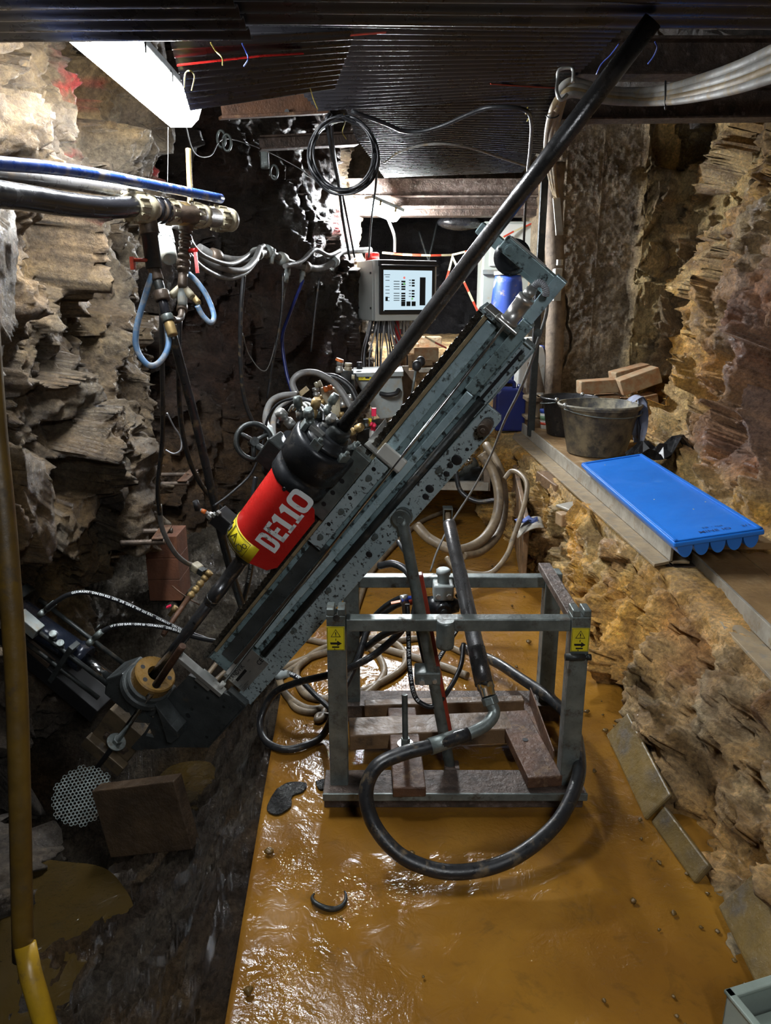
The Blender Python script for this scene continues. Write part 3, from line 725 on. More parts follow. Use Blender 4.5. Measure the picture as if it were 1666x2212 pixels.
# cross arm at the head with roller and bolt
mb = MB(); dspan(mb, .794, .836, .118, .283, -.034, .000); dspan(mb, .780, .812, .235, .363, -.075, -.045)
dspan(mb, .775, .795, .118, .235, -.065, -.04)
mb.build('head_arm', M['steel'], rig, .003)
mb = MB()
mb.lathe([(-.10, .030), (-.098, .044), (-.088, .046), (-.084, .036), (-.058, .036), (-.054, .046), (-.040, .047), (-.037, .03)], frame(L(.793, .243, 0), Wd), 36)
mb.build('head_roller', M['drum'], rig)
mb = MB(); mb.cyl(L(.812, .254, 0), L(.812, .254, .003), .015, seg=24); mb.hexa(L(.812, .254, .003), L(.812, .254, .010), .0125); mb.build('roller_bolt', M['steel'], rig, .0012)
mb = MB(); dspan(mb, .8365, .838, .155, .275, -.032, -.002); mb.build('arm_label', M['white'], rig)
# rails and wear strips
mb = MB(); dspan(mb, .08, .636, .152, .186, -.03, -.004); mb.build('flat_rail', M['rail_blue'], rig, .002)
mb = MB(); dspan(mb, -1.0, -.30, .118, .170, -.03, -.008); mb.build('lower_rail', M['footsteel'], rig, .002)
mb = MB(); dspan(mb, -1.0, .65, .188, .200, -.03, .002); mb.build('wear_strip', M['rail_tan'], rig, .0015)
mb = MB(); dspan(mb, -.98, -.30, .100, .116, -.02, .006); mb.build('wiper_bar', M['brown_iron'], rig, .003)
mb = MB(); dspan(mb, .645, .653, .115, .223, -.09, .012); dspan(mb, .640, .650, .195, .223, -.09, -.03); mb.build('end_plate', M['plate'], rig, .0015)
mb = MB(); dspan(mb, .6535, .661, .150, .212, -.07, .004); mb.build('top_strip', M['machined'], rig, .001)
# two strands of roller chain
mb = MB(); mb2 = MB()
pitch = .0235; s = -1.06; k = 0
while s < .63:
    for wch in (-.046, -.012):
        mb2.cyl(L(s, .2135, wch - .009), L(s, .2135, wch + .009), .0095, seg=12)
        ww = .0095 if k % 2 else .0120
        for sg in (-1, 1):
            q = [(s + (pitch if math.cos(a) > .01 else 0) + .0108 * math.cos(a), .2135 + .0108 * math.sin(a)) for a in [math.pi * (2 * i + 1) / 8 for i in range(8)]]
            q.insert(2, (s + pitch / 2, .2135 + .0060)); q.insert(7, (s + pitch / 2, .2135 - .0060))
            mb.prism(q, wch + sg * ww - .001, wch + sg * ww + .001, DM)
    s += pitch; k += 1
mb.v += mb2.v and []; b_ = len(mb.v); mb.v += mb2.v; mb.f += [[i + b_ for i in f] for f in mb2.f]; mb.sm += mb2.sm; mb.build('roller_chain', M['grease'], rig)
mb = MB(); dspan(mb, -1.06, .63, .198, .204, -.07, -.005); mb.build('chain_bed', M['dark'], rig)
# position sensor with its thin rod and cable boot
mb = MB(); mb.rod([(0, .026), (.10, .026), (.10, .0225), (.78, .0225), (.78, .0235), (1, .0235)], L(.676, .137, .028), L(.757, .141, .028))
mb.build('sensor_body', mat('brushed_steel', (.62, .60, .57), (.52, .50, .48), 30, (.32, .42), .8), rig)
mb = MB(); mb.rod([(0, .015), (.7, .015), (.7, .013), (1, .013)], L(.757, .142, .028), L(.788, .144, .028)); mb.build('sensor_nut', M['machined'], rig)
mb = MB(); dspan(mb, .667, .676, .098, .172, .002, .054); mb.build('sensor_flange', M['machined'], rig, .003)
mb = MB(); mb.cyl(L(-1.07, .090, .028), L(.668, .138, .028), .0048, seg=12); mb.build('sensor_rod', M['chrome'], rig)
bootp = smooth_path([L(.788, .144, .03), L(.803, .142, .034), L(.808, .128, .036), L(.800, .112, .036), L(.79, .106, .034)], 8)
mb = MB()
for i in range(0, len(bootp) - 1, 2): mb.cyl(bootp[i], bootp[i + 1], .0098, seg=12)
mb.tube(bootp, .0075); mb.build('cable_boot', M['wire_white'], rig)
# carriage shoes with their bolts
mb = MB(); dspan(mb, -.205, .078, .188, .250, -.03, .022); mb.build('carriage_block', M['galv'], rig, .003)
mb = MB(); dspan(mb, -.305, .100, .133, .186, -.012, .018); mb.build('guide_shoe', M['plate'], rig, .002)
for s in (-.15, -.095, -.04): mb = MB(); mb.cyl(L(s, .22, .022), L(s, .22, .0226), .0085); mb.build('bolt_hole', M['black'], rig)
for s in (-.26, -.13, .03): mb = MB(); hexhead(mb, s, .160, .018, .008, .01); mb.build('shoe_bolt', M['galv'], rig)
for s in (-.20, -.07, .065): mb = MB(); mb.cyl(L(s, .166, .018), L(s, .166, .0186), .0072); mb.build('bolt_hole', M['black'], rig)
# angled scraper bracket in pale plastic and bright sheet
mb = MB(); dspan(mb, .118, .165, .100, .190, .020, .032); mb.build('scraper_plate', M['milk'], rig, .004)
mb = MB(); dspan(mb, .112, .118, .102, .236, -.02, .03); mb.prism([(.118, .190), (.165, .190), (.206, .238), (.112, .240)], -.02, -.016, DM); mb.build('scraper_bracket', M['machined'], rig, .001)
# aluminium cross bar near the foot
mb = MB(); dspan(mb, -1.110, -1.090, .066, .306, .024, .062); mb.build('cross_bar', M['machined'], rig, .002)
mb = MB(); mb.cyl(L(-1.09, .293, .043), L(-1.083, .293, .043), .012); mb.hexa(L(-1.083, .293, .043), L(-1.070, .293, .043), .008); mb.cyl(L(-1.07, .293, .043), L(-1.062, .293, .043), .005); mb.build('bar_bolt', M['galv'], rig)
mb = MB(); mb.cyl(L(-1.09, .090, .038), L(-1.062, .091, .036), .010); mb.build('rod_bush', M['milk'], rig)
mb = MB(); dspan(mb, -1.135, -1.110, .115, .185, .0, .055); mb.build('bar_block', M['machined'], rig, .002)
# foot plate with its triangular cutouts, built from the strips around them
foot = [(-1.135, .155), (-1.165, .215), (-1.330, .225), (-1.44, .225), (-1.60, .21), (-1.74, .215), (-1.735, .19), (-1.555, .075), (-1.42, -.03), (-1.11, -.03), (-1.10, .02)]
bm_foot = MB()
def poly_with_holes(mb, outer, holes, w0, w1):
    import bmesh
    bm = bmesh.new()
    loops = []
    for lp in [outer] + holes:
        vs = [bm.verts.new((x, y, 0)) for x, y in lp]
        loops.append([bm.edges.new((vs[i], vs[(i + 1) % len(vs)])) for i in range(len(vs))])
    bmesh.ops.triangle_fill(bm, use_beauty=True, use_dissolve=False, edges=[e for l in loops for e in l])
    bm.verts.ensure_lookup_table(); bm.verts.index_update()
    def inside(p, lp):
        c = False
        for i in range(len(lp)):
            (x1, y1), (x2, y2) = lp[i], lp[(i + 1) % len(lp)]
            if (y1 > p[1]) != (y2 > p[1]) and p[0] < (x2 - x1) * (p[1] - y1) / (y2 - y1) + x1: c = not c
        return c
    vs = [(v.co.x, v.co.y) for v in bm.verts]; n = len(vs)
    tri = [[v.index for v in f.verts] for f in bm.faces if inside(f.calc_center_median(), outer) and not any(inside(f.calc_center_median(), h) for h in holes)]
    bm.free()
    fs = [t[::-1] for t in tri] + [[i + n for i in t] for t in tri]
    b = 0
    for lp in [outer] + holes:
        for i in range(len(lp)): fs.append([b + i, b + (i + 1) % len(lp), n + b + (i + 1) % len(lp), n + b + i])
        b += len(lp)
    mb.add([(x, y, w0) for x, y in vs] + [(x, y, w1) for x, y in vs], fs, False, DM)
poly_with_holes(bm_foot, foot, [[(-1.50, .18), (-1.53, .125), (-1.46, .105)], [(-1.56, .205), (-1.62, .20), (-1.59, .165)]], .012, .030)
bm_foot.build('foot_plate', M['footsteel'], rig)
mb = MB(); dspan(mb, -1.42, -1.09, -.035, -.025, .0, .030); dspan(mb, -1.10, -1.085, -.03, .06, 0, .03); mb.build('foot_rib', M['footsteel'], rig, .002)
mb = MB()
for s, n in ((-1.19, .165), (-1.19, .10), (-1.17, .03), (-1.37, .0), (-1.30, .12)): mb = MB(); disc_at(mb, s, n, .030, .007, .002); mb.build('foot_rivet', M['dark'], rig)
mb = MB(); disc_at(mb, -1.345, .115, .0302, .012, .0006, 20); mb.build('foot_hole', M['black'], rig)
# prongs that hook over the collar of the rod clamp
mb = MB(); mb.prism([(-1.335, .245), (-1.405, .165), (-1.465, .110), (-1.455, .095), (-1.40, .085), (-1.375, .105), (-1.37, .14)], .03, .10, DM); mb.build('hook_plate', M['footsteel'], rig, .003)
mb = MB(); mb.prism([(-1.40, .36), (-1.50, .345), (-1.56, .27), (-1.50, .215), (-1.45, .27)], .03, .06, DM); mb.build('hook_prong', M['footsteel'], rig, .003)
# angle foot at the lowest end
mb = MB(); dspan(mb, -1.93, -1.66, .19, .39, -.05, .012); dspan(mb, -1.93, -1.86, .18, .395, .012, .05); mb.build('foot_angle', M['tansteel'], rig, .003)
mb = MB()
for n in (.23, .33): mb = MB(); hexhead(mb, -1.80, n, .012, .012, .02); mb.build('angle_bolt', M['brown_iron'], rig)
# maker's plate
mb = MB(); dspan(mb, -1.070, -.868, .008, .112, 0, .002)
npl = mb.build('name_plate', M['machined'], rig)
mb = MB()
lm = lambda s, n: Matrix.Translation(L(s, n, .0026)) @ DM.to_3x3().to_4x4()
lettering(mb, 'SANDVIK', lm(-1.062, .070), .026, .9)
dspan(mb, -1.045, -.968, .052, .064, .002, .0026)
lettering(mb, 'TYPE', lm(-1.062, .030), .007); lettering(mb, 'NO', lm(-.965, .040), .007); lettering(mb, 'YEAR', lm(-.93, .072), .007)
for i in range(3): lettering(mb, ('SANDVIK MINING AND', 'CONSTRUCTION', 'SWEDEN')[i], lm(-1.062, .022 - i * .0065), .0055)
lettering(mb, 'CE', lm(-.905, .030), .026, 1.1)
mb.build('plate_lettering', M['ink'], npl)

# ------------------------------------------------------------------ rotation unit on the carriage
AXN, AXW = .325, .03
def axis(s, n=AXN, w=AXW): return L(s, n, w)
rot = thing('rotation_unit', L(-.5, .25, 0), 'rotation unit of the drill under a red guard cover, with black chuck drum', 'drill head')
G0, G1 = -.455, -.115     # guard from end to end along the beam
R0 = .098
prof = [(AXN + R0 * math.cos(a), AXW + R0 * math.sin(a)) for a in np.linspace(math.radians(-8), math.radians(96), 18)]
prof += [(AXN - .04, AXW + R0 - .004), (.225, AXW + R0 - .016), (.203, AXW + R0 - .022)]
def skin(mb, s0, s1, lo=0, hi=None, off=0.0, thick=.003, cut=None):
    pr = prof[lo:hi]
    vs, fs = [], []; n = len(pr)
    for t_ in (0, 1):
        for s_i in (0, 1):
            for (nn, ww) in pr:
                dn, dw = nn - AXN, ww - AXW; ln_ = math.hypot(dn, dw); k_ = (off - (thick if t_ else 0)) / ln_
                ss = (s0, s1)[s_i]
                if cut: ss = cut(ss, nn, s_i)
                vs.append((ss, nn + dn * k_, ww + dw * k_))
    for i in range(n - 1):
        fs.append((i, i + 1, n + i + 1, n + i)); fs.append((2 * n + i, 3 * n + i, 3 * n + i + 1, 2 * n + i + 1))
        fs.append((i, 2 * n + i, 2 * n + i + 1, i + 1)); fs.append((n + i, n + i + 1, 3 * n + i + 1, 3 * n + i))
    fs.append((0, n, 3 * n, 2 * n)); fs.append((n - 1, 3 * n - 1, 4 * n - 1, 2 * n - 1))
    mb.add(vs, fs, True, DM)
def gcut(ss, nn, end):
    return ss + (max(0, .235 - nn) * 1.5 if end == 0 else -max(0, .235 - nn) * 1.6)
mb = MB(); skin(mb, G0, G1, cut=gcut); guard = mb.build('guard_cover', M['red'], rot)
sm_ = guard.modifiers.new('es', 'EDGE_SPLIT'); sm_.split_angle = math.radians(40)
# number on the guard: lettering set on its flat lower part
def on_guard(s, n):
    for (n0, w0), (n1, w1) in zip(prof, prof[1:]):
        if n1 <= n <= n0:
            t_ = (n - n0) / (n1 - n0); return L(s, n, w0 + (w1 - w0) * t_ + .0015)
    return L(s, n, prof[-1][1])
def wrap_text(mb, text, s0, n0, size, sx, advk=1.0):
    x = 0
    for ch in text:
        vs, fs, adv = glyph(ch)
        if vs:
            pts = []
            for v in vs: pts.append(on_guard(s0 + x + v.x * size * sx, n0 + v.y * size))
            mb.add(pts, fs, False)
        x += adv * size * sx * advk
def bold(mb, rects, s0, n0, kx, ky):
    for pl in rects:
        n_ = len(pl)
        # cut into narrow strips so that the letters follow the cover
        mb.add([on_guard(s0 + x * kx, n0 + y * ky) for x, y in pl], [tuple(range(n_))], False)
mb = MB()
def quadstrip(x0, x1, y0, y1): return [[(x0, y0 + (y1 - y0) * i / 6), (x1, y0 + (y1 - y0) * i / 6), (x1, y0 + (y1 - y0) * (i + 1) / 6), (x0, y0 + (y1 - y0) * (i + 1) / 6)] for i in range(6)]
def ringglyph(x0, w_, t_):          # D or O shape as a band of quads
    cx, cy = x0 + w_ / 2, .5
    out_, in_ = [], []
    for i in range(33):
        a = 2 * math.pi * i / 32
        f = lambda v, e=.55: math.copysign(abs(v) ** e, v)
        out_.append((cx + f(math.cos(a)) * w_ / 2, cy + f(math.sin(a)) * .5)); in_.append((cx + f(math.cos(a)) * (w_ / 2 - t_), cy + f(math.sin(a)) * (.5 - .17)))
    return [[out_[i], out_[i + 1], in_[i + 1], in_[i]] for i in range(32)]
def dglyph(x0, w_, t_):
    r = quadstrip(x0, x0 + t_, 0, 1) 
    out_, in_ = [], []
    for i in range(17):
        a = -math.pi / 2 + math.pi * i / 16
        f = lambda v, e=.5: math.copysign(abs(v) ** e, v)
        out_.append((x0 + t_ + max(0, f(math.cos(a))) * (w_ - t_), .5 + f(math.sin(a)) * .5)); in_.append((x0 + t_ + max(0, f(math.cos(a))) * (w_ - 2 * t_), .5 + f(math.sin(a)) * .34))
    return r + [[in_[i], in_[i + 1], out_[i + 1], out_[i]] for i in range(16)]
def eglyph(x0, w_, t_): return quadstrip(x0, x0 + t_, 0, 1) + [[(x0, a), (x0 + w_, a), (x0 + w_, b), (x0, b)] for a, b in ((0, .17), (.415, .585), (.83, 1))]
def oneglyph(x0, w_, t_): return quadstrip(x0 + w_ - t_, x0 + w_, 0, 1) + [[(x0, .80), (x0 + w_ - t_, .74), (x0 + w_ - t_, 1), (x0 + .12 * w_, .86)]] + [[(x0 + w_ - 1.5 * t_, 0), (x0 + w_ + .5 * t_, 0), (x0 + w_ + .5 * t_, .13), (x0 + w_ - 1.5 * t_, .13)]]
sA, nA = D(594, 1197, .12); sB, nB = D(556, 1167, .12); sC, nC = D(637, 1045, .12); sD_, nD_ = D(681, 1083, .12)
LET_S0, LET_S1, LET_N0, LET_N1 = (sA + sB) / 2, (sC + sD_) / 2, (nA + nD_) / 2, (nB + nC) / 2
kx = (LET_S1 - LET_S0)
for gl in (dglyph(0, .185, .065), eglyph(.215, .15, .065), oneglyph(.375, .13, .075), oneglyph(.56, .13, .075), ringglyph(.735, .265, .075)):
    tall = 1.0
    bold(mb, [[(x, y) for x, y in q] for q in gl], LET_S0, LET_N0, kx, (LET_N1 - LET_N0))
mb.build('guard_number', M['white_paint'], guard)
# warning stickers wrapped round the lower end of the guard
st0, st1 = G0 - .004, G0 + .058
mb = MB(); skin(mb, G0 - .002, G0 + .072, 0, 19, off=.0012, thick=.001); stick = mb.build('warning_sticker', M['yellow'], guard)
def gpt(s, ang, off=.0022): return L(s, AXN + (R0 + off) * math.cos(ang), AXW + (R0 + off) * math.sin(ang))
mb = MB()
def gline(pts, r=.0008): mb.tube([gpt(*p) for p in pts], r, 5)
for a0, a1 in ((-.1, .72), (.78, 1.66)):
    s0_, s1_ = G0 + .004, G0 + .067
    gline([(s0_, a0 + (a1 - a0) * i / 8) for i in range(9)]); gline([(s1_, a0 + (a1 - a0) * i / 8) for i in range(9)])
    gline([(s0_, a0), (s1_, a0)]); gline([(s0_, a1), (s1_, a1)])
def gtri(s, a, h):
    gline([(s - h / 2, a - .17), (s - h / 2, a + .17), (s + h / 2, a), (s - h / 2, a - .17)], .0013); gline([(s - h * .12, a), (s + h * .22, a)], .0014); gline([(s - h * .34, a), (s - h * .28, a)], .0014)
gtri(G0 + .038, 1.02, .036); gtri(G0 + .044, .12, .024)
def gear(s, a, r, teeth):
    for i in range(14):
        t0, t1 = 2 * math.pi * i / 14, 2 * math.pi * (i + 1) / 14
        gline([(s + r * math.cos(t0), a + r / R0 * math.sin(t0)), (s + r * math.cos(t1), a + r / R0 * math.sin(t1))], .0011)
    for i in range(teeth):
        t0 = 2 * math.pi * i / teeth
        gline([(s + r * math.cos(t0), a + r / R0 * math.sin(t0)), (s + r * 1.35 * math.cos(t0), a + r * 1.35 / R0 * math.sin(t0))], .0012)
gear(G0 + .025, 1.40, .0115, 10); gear(G0 + .046, 1.52, .0075, 8)
for i in range(4): gline([(G0 + .016 + i * .008, .32 + .03 * i), (G0 + .016 + i * .008, .58 + .02 * i)], .0026)
gline([(G0 + .012, .36), (G0 + .05, .46)], .0024)
mb.build('warning_symbol', M['ink'], stick)
mb = MB()
for s, a in ((G1 - .015, .35), (G1 - .018, 1.45)): mb = MB(); mb.cyl(gpt(s, a, 0), gpt(s, a, .006), .0065); mb.build('guard_screw', M['ink'], rot)
# body under the guard, black drum, end cap
mb = MB(); mb.rod([(0, .080), (1, .080)], axis(-.47), axis(-.13)); mb.build('gear_housing', M['dark'], rot)
mb = MB(); mb.rod([(0, .093), (.02, .100), (.24, .100), (.26, .094), (.40, .094), (.42, .106), (.92, .108), (1, .102)], axis(-.135, .333), axis(.045, .333), 48)
mb.build('chuck_drum', M['drum'], rot)
mb = MB(); mb.rod([(0, .0945), (1, .0945)], axis(-.118, .333), axis(-.098, .333), 40); mb.build('drum_band', M['galv'], rot)
mb = MB(); mb.rod([(0, .086), (.5, .084), (.55, .060), (.9, .056), (1, .05)], axis(.045, .33), axis(.075, .33), 40); mb.build('drum_cap', M['drum'], rot)
mb = MB(); mb.rod([(0, .036), (.8, .036), (1, .032)], axis(.05, .321), axis(.112, .321), 32); mb.build('chuck_sleeve', M['dark'], rot)
for a in (.5, 1.5, 2.6, -.6, 3.7, 4.7):
    c = axis(.05, .333 + .09 * math.cos(a), AXW + .09 * math.sin(a))
    mb = MB(); mb.bar(c - U * .015, c + U * .022, .034, .016, L(0, math.cos(a), math.sin(a)) - L(0, 0, 0)); mb.hexa(c + U * .02, c + U * .034, .008)
    mb.build('clamp_lug', M['galv'], rot, .002)
mb = MB(); mb.rod([(0, .032), (.7, .032), (.7, .026), (1, .026)], axis(-.53, .322), axis(-.46, .322), 28); mb.build('spindle_nose', M['dark'], rot)
# hydraulic motor on the far side and its handwheel
mb = MB(); mb.rod([(0, .045), (.15, .05), (.8, .05), (.82, .04), (1, .04)], L(-.26, .43, -.09), L(-.10, .44, -.09), 28); mb.build('hydraulic_motor', M['drum'], rot)
mb = MB(); mb.box((-.17, .46, -.06), (.10, .075, .09), DM); mb.build('motor_block', M['dark'], rot, .006)
hc = L(-.24, .555, -.13); hx = (U * .35 + N * .55 + Vector((.2, -.6, .1))).normalized()
hx = Vector((.35, -.8, .25)).normalized()
Mh = frame(hc, hx)
mb = MB(); ringp = [Mh @ Vector((0, .062 * math.cos(a), .062 * math.sin(a))) for a in [2 * math.pi * i / 40 for i in range(40)]]
mb.tube(ringp, .0095, 12, closed=True)
for a in (.4, 2.5, 4.6): mb.tube([Mh @ Vector((0, 0, 0)), Mh @ Vector((-.004, .03 * math.cos(a), .03 * math.sin(a))), Mh @ Vector((0, .06 * math.cos(a), .06 * math.sin(a)))], [.010, .009, .007], 10)
mb.cyl(Mh @ Vector((-.03, 0, 0)), Mh @ Vector((.012, 0, 0)), .016)
mb.cyl(Mh @ Vector((-.03, 0, 0)), L(-.2, .46, -.08), .012)
mb.build('handwheel', M['dark'], rot)
# cluster of hydraulic unions on the cap
random.seed(3)
for i, (s, n, w, ds, dn, dw, r) in enumerate([(.06, .40, .06, .05, .03, .02, .015), (.055, .42, 0, .06, .02, 0, .014), (.07, .37, .02, .06, -.01, .03, .013), (.04, .44, .03, .05, .05, 0, .013), (.08, .30, -.03, .05, -.02, 0, .012), (.0, .45, .03, .02, .06, .02, .016), (.07, .40, -.04, .07, .01, -.02, .013)]):
    p = L(s, n, w); q = L(s + ds, n + dn, w + dw)
    mb = MB(); mb.rod([(0, r), (.35, r), (.35, r * .7), (.55, r * .7), (.55, r * 1.1), (.85, r * 1.1), (1, r * .8)], p, q, 14); mb.build('hose_union', M[('galv', 'brass', 'machined')[i % 3]], rot)
mb = MB(); mb.box((.06, .37, .075), (.035, .05, .02), DM); mb.build('sensor_block', M['machined'], rot, .003)
# proximity switch at the lower end
mb = MB(); mb.box((-.46, .45, .03), (.06, .07, .06), DM); mb.build('switch_box', M['black'], rot, .004)
for k_ in range(3):
    mb = MB(); mb.box((-.43 - .018 * k_, .478 + .008 * k_, .06), (.014, .014, .014), DM); mb.build('terminal', M['machined'], rot, .001)
mb = MB(); mb.rod([(0, .009), (.3, .009), (.3, .006), (1, .006)], L(-.46, .49, .05), L(-.47, .535, .06), 14); mb.build('switch_stem', M['machined'], rot)
mb = MB(); mb.rod([(0, .008), (1, .008)], L(-.466, .515, .055), L(-.469, .53, .059), 14); mb.build('switch_ring', M['orange'], rot)
mb = MB(); mb.rod([(0, .012), (1, .010)], L(-.475, .54, .06), L(-.452, .565, .062), 14); mb.build('switch_plug', M['black'], rot)

# ------------------------------------------------------------------ drill rod through the unit
Sx = lambda px: D(*px, AXW)[0]
mb = MB()
mb.rod([(0, .0215), (.655, .0215), (.656, .0222), (1, .0222)], L(.06, .320, AXW), L(1.375, .316, AXW), 36)
tag(mb.build('drill_rod', M['rod']), 'long dark steel drill rod rising from the chuck drum to the corrugated roof', 'drill rod')
s1, s2, s3 = Sx((483, 1290)), Sx((458, 1288)), Sx((345, 1445))
mb = MB()
tub = thing('core_barrel', L(s3, .322, AXW), 'thick polished steel tube running down from the red guard to the brown ring', 'drill rod')
mb.rod([(0, .0215), (1, .0215)], L(s3 - .10, .321, AXW), L(s2, .321, AXW), 32); mb.build('lower_tube', M['tubesteel'], tub)
mb = MB(); mb.rod([(0, .025), (.05, .0265), (.4, .0265), (.4, .0255), (.95, .0255), (1, .0285)], L(s2 - .03, .321, AXW), L(-.53, .321, AXW), 32); mb.build('upper_tube', M['tubesteel'], tub)
mb = MB(); mb.rod([(0, .0268), (1, .0268)], L(s2 - .004, .321, AXW), L(s2 + .002, .321, AXW), 32); mb.build('joint_ring', M['chrome'], tub)
mb = MB(); disc_at(mb, s2 - .14, .318, AXW + .0212, .006, .001); mb.build('wrench_hole', M['black'], tub)

# ------------------------------------------------------------------ rod clamp with the brown ring
clamp = thing('rod_clamp', L(-1.33, .33, 0), 'hydraulic rod clamp with ochre brown ring and black cylinder at the foot of the drill', 'rod clamp')
cs, cn = D(358, 1445, .0)
rc = L(cs - .02, .322, AXW)
def annulus(mb, p, q, ro, ri, seg=40, bev=.006):
    Mf = frame(p, Vector(q) - Vector(p)); h = (Vector(q) - Vector(p)).length
    prof_ = [(0, ri), (0, ro), (h - bev, ro), (h, ro - bev), (h, ri), (0, ri)]
    vs, fs = [], []
    for hh, r in prof_:
        for k in range(seg): a = 2 * math.pi * k / seg; vs.append((hh, r * math.cos(a), r * math.sin(a)))
    for i in range(len(prof_) - 1):
        for k in range(seg): fs.append((i * seg + k, i * seg + (k + 1) % seg, (i + 1) * seg + (k + 1) % seg, (i + 1) * seg + k))
    mb.add(vs, fs, False, Mf)
mb = MB(); annulus(mb, rc - U * .05, rc, .084, .034); mb.build('ring', M['ringbrown'], clamp)
mb = MB()
for a in (.3, 1.35, 2.4, 3.6, 4.8):
    q = rc + (N * math.cos(a) + Wd * math.sin(a)) * .058
    mb = MB(); mb.cyl(q, q + U * .0008, .0095); mb.build('ring_hole', M['black'], clamp)
mb = MB(); annulus(mb, rc - U * .075, rc - U * .05, .094, .03); annulus(mb, rc - U * .11, rc - U * .078, .104, .03); mb.build('ring_seat', M['footsteel'], clamp)
sR = (rc - O).dot(U)
mb = MB(); mb.prism([(sR - .11, .43), (sR - .11, .23), (sR - .19, .22), (sR - .28, .32), (sR - .28, .44), (sR - .2, .47)], -.08, .05, DM); mb.build('clamp_body', M['footsteel'], clamp, .006)
cy = -1.555
mb = MB(); mb.rod([(0, .060), (.14, .060), (.14, .052), (.70, .052), (.70, .060), (.92, .060), (.92, .064), (1, .06)], L(cy, .60, -.02), L(cy - .05, .985, -.02), 36); mb.build('cylinder', mat('navy_black_enamel', (.022, .028, .045), (.012, .015, .024), 7, (.15, .3), .2, .08, 70, (.07, .06, .05), 14, .6, .75), clamp)
mb = MB(); mb.rod([(0, .024), (1, .024)], L(cy + .005, .47, -.02), L(cy, .61, -.02), 28); mb.build('piston', M['chrome'], clamp)
for w_ in (-.085, .045):
    for dd_ in (-.055, .05):
        mb = MB(); mb.cyl(L(cy + dd_ + .004, .45, w_), L(cy + dd_ - .03, .93, w_), .010, seg=14); mb.build('tie_rod', M['dark'], clamp)
mb = MB(); mb.box((cy - .04, .66, .03), (.26, .022, .05), DM); mb.build('cross_plate', M['footsteel'], clamp, .002)
mb = MB(); dspan(mb, cy - .22, cy - .13, .42, 1.02, -.08, .04); mb.build('clamp_rail', M['black'], clamp, .004)
mb = MB(); dspan(mb, cy - .115, cy - .085, .70, .92, .01, .05); mb.build('side_bar', M['brown_iron'], clamp, .003)
mb = MB(); mb.box((cy + .025, .865, .045), (.055, .11, .05), DM); mb.build('valve_block', M['tank'], clamp, .003)
for i, (n_, w_) in enumerate(((.93, .06), (.90, .09), (.75, .04), (.70, .05))):
    mb = MB(); mb.rod([(0, .013), (.4, .013), (.4, .010), (.6, .010), (.6, .015), (1, .015)], L(cy + .02, n_, w_ - .02), L(cy + .07, n_ + .01, w_), 12); mb.build('clamp_union', M['galv'], clamp)
mb = MB(); mb.box((cy - .01, .985, -.02), (.13, .045, .13), DM); mb.build('end_block', M['dark'], clamp, .004)

# anchor rods parallel to the feed
w0 = .10
sa = D(395, 1395, w0); sb = D(337, 1480, w0); sc = D(327, 1497, w0); sd = D(252, 1602, w0); se = D(112, 1790, w0)
mb = MB(); mb.rod([(0, .0155), (.93, .0135), (1, .0135)], L(sb[0], sb[1], w0), L(sa[0], sa[1], w0), 20)
tag(mb.build('guide_rod', M['rust']), 'rusty brown rod running beside the brown ring down to a bright steel rod', 'rod')
an = thing('anchor_rod', L(se[0], se[1], w0), 'bright steel anchor rod with round washer, its black tip over the perforated disc', 'anchor rod')
mb = MB(); mb.rod([(0, .0125), (1, .0125)], L(sd[0], sd[1], w0), L(sc[0], sc[1], w0), 20); mb.build('bright_rod', M['chrome'], an)
pd = L(sd[0], sd[1], w0)
mb = MB(); mb.rod([(0, .040), (1, .040)], pd - U * .008, pd, 32); mb.build('washer', M['galv'], an)
mb = MB(); mb.hexa(pd, pd + U * .022, .021); mb.build('nut', M['galv'], an, .002)
mb = MB(); mb.rod([(0, .011), (.9, .011), (1, .012)], L(se[0], se[1], w0), pd, 16); mb.build('threaded_tip', M['black'], an)
mb = MB(); mb.bar(L(se[0], se[1] - .0005, w0 + .0105), L(se[0] + .5, sd[1] + .002, w0 + .0105), .004, .002); mb.build('edge_highlight', M['chrome'], an)  # bright strip modelled as the highlight along the black rod's edge
mb = MB(); p_, q_ = L(-1.98, .37, -.02), L(-1.84, .37, -.02); mb.rod([(0, .012), (.5, .012), (.5, .009), (1, .009)], p_, q_, 14)
tag(mb.build('spring_pin', M['galv']), 'short shiny steel pin sticking out under the tan foot angle of the drill', 'pin')

# ------------------------------------------------------------------ support stand
YF, YB = 2.10, 2.64
stand = thing('support_stand', (0.2, 2.35, 0.03), 'grey steel support stand with notched posts and yellow warning stickers', 'stand')
def post(pt, pb, Y, wd, name='post', notch=True):
    a, b = atY(*pt, Y), atY(*pb, Y)
    a.x = b.x = (a.x + b.x) / 2
    mb = MB(); mb.span(a.x - wd / 2, a.x + wd / 2, Y - wd / 2, Y + wd / 2, b.z, a.z)
    if notch:
        for sg in (-1, 1): mb.span(a.x + sg * wd * .29 - wd * .20, a.x + sg * wd * .29 + wd * .20, Y - wd / 2, Y + wd / 2, a.z, a.z + .022)
    o = mb.build(name, M['galv'], stand, .003)
    return a, b
lt, lb = post((724, 1322), (737, 1705), YF, .058)
rt, rb = post((1247, 1325), (1229, 1690), YF, .058)
bt, bb = post((1188, 1245), (1180, 1545), YB, .062)
bl_x = lt.x + .02
mb = MB(); mb.span(bl_x - .03, bl_x + .03, YB - .03, YB + .03, bb.z, bt.z); mb.build('post', M['galv'], stand, .003)
def yrail(y, Y): return atY(960, y, Y).z
zf = yrail(1345, YF); zb = yrail(1254, YB)
mb = MB(); mb.span(lt.x + .03, rt.x - .03, YF - .022, YF + .022, zf - .02, zf + .02); mb.build('front_rail', M['galv'], stand, .003)
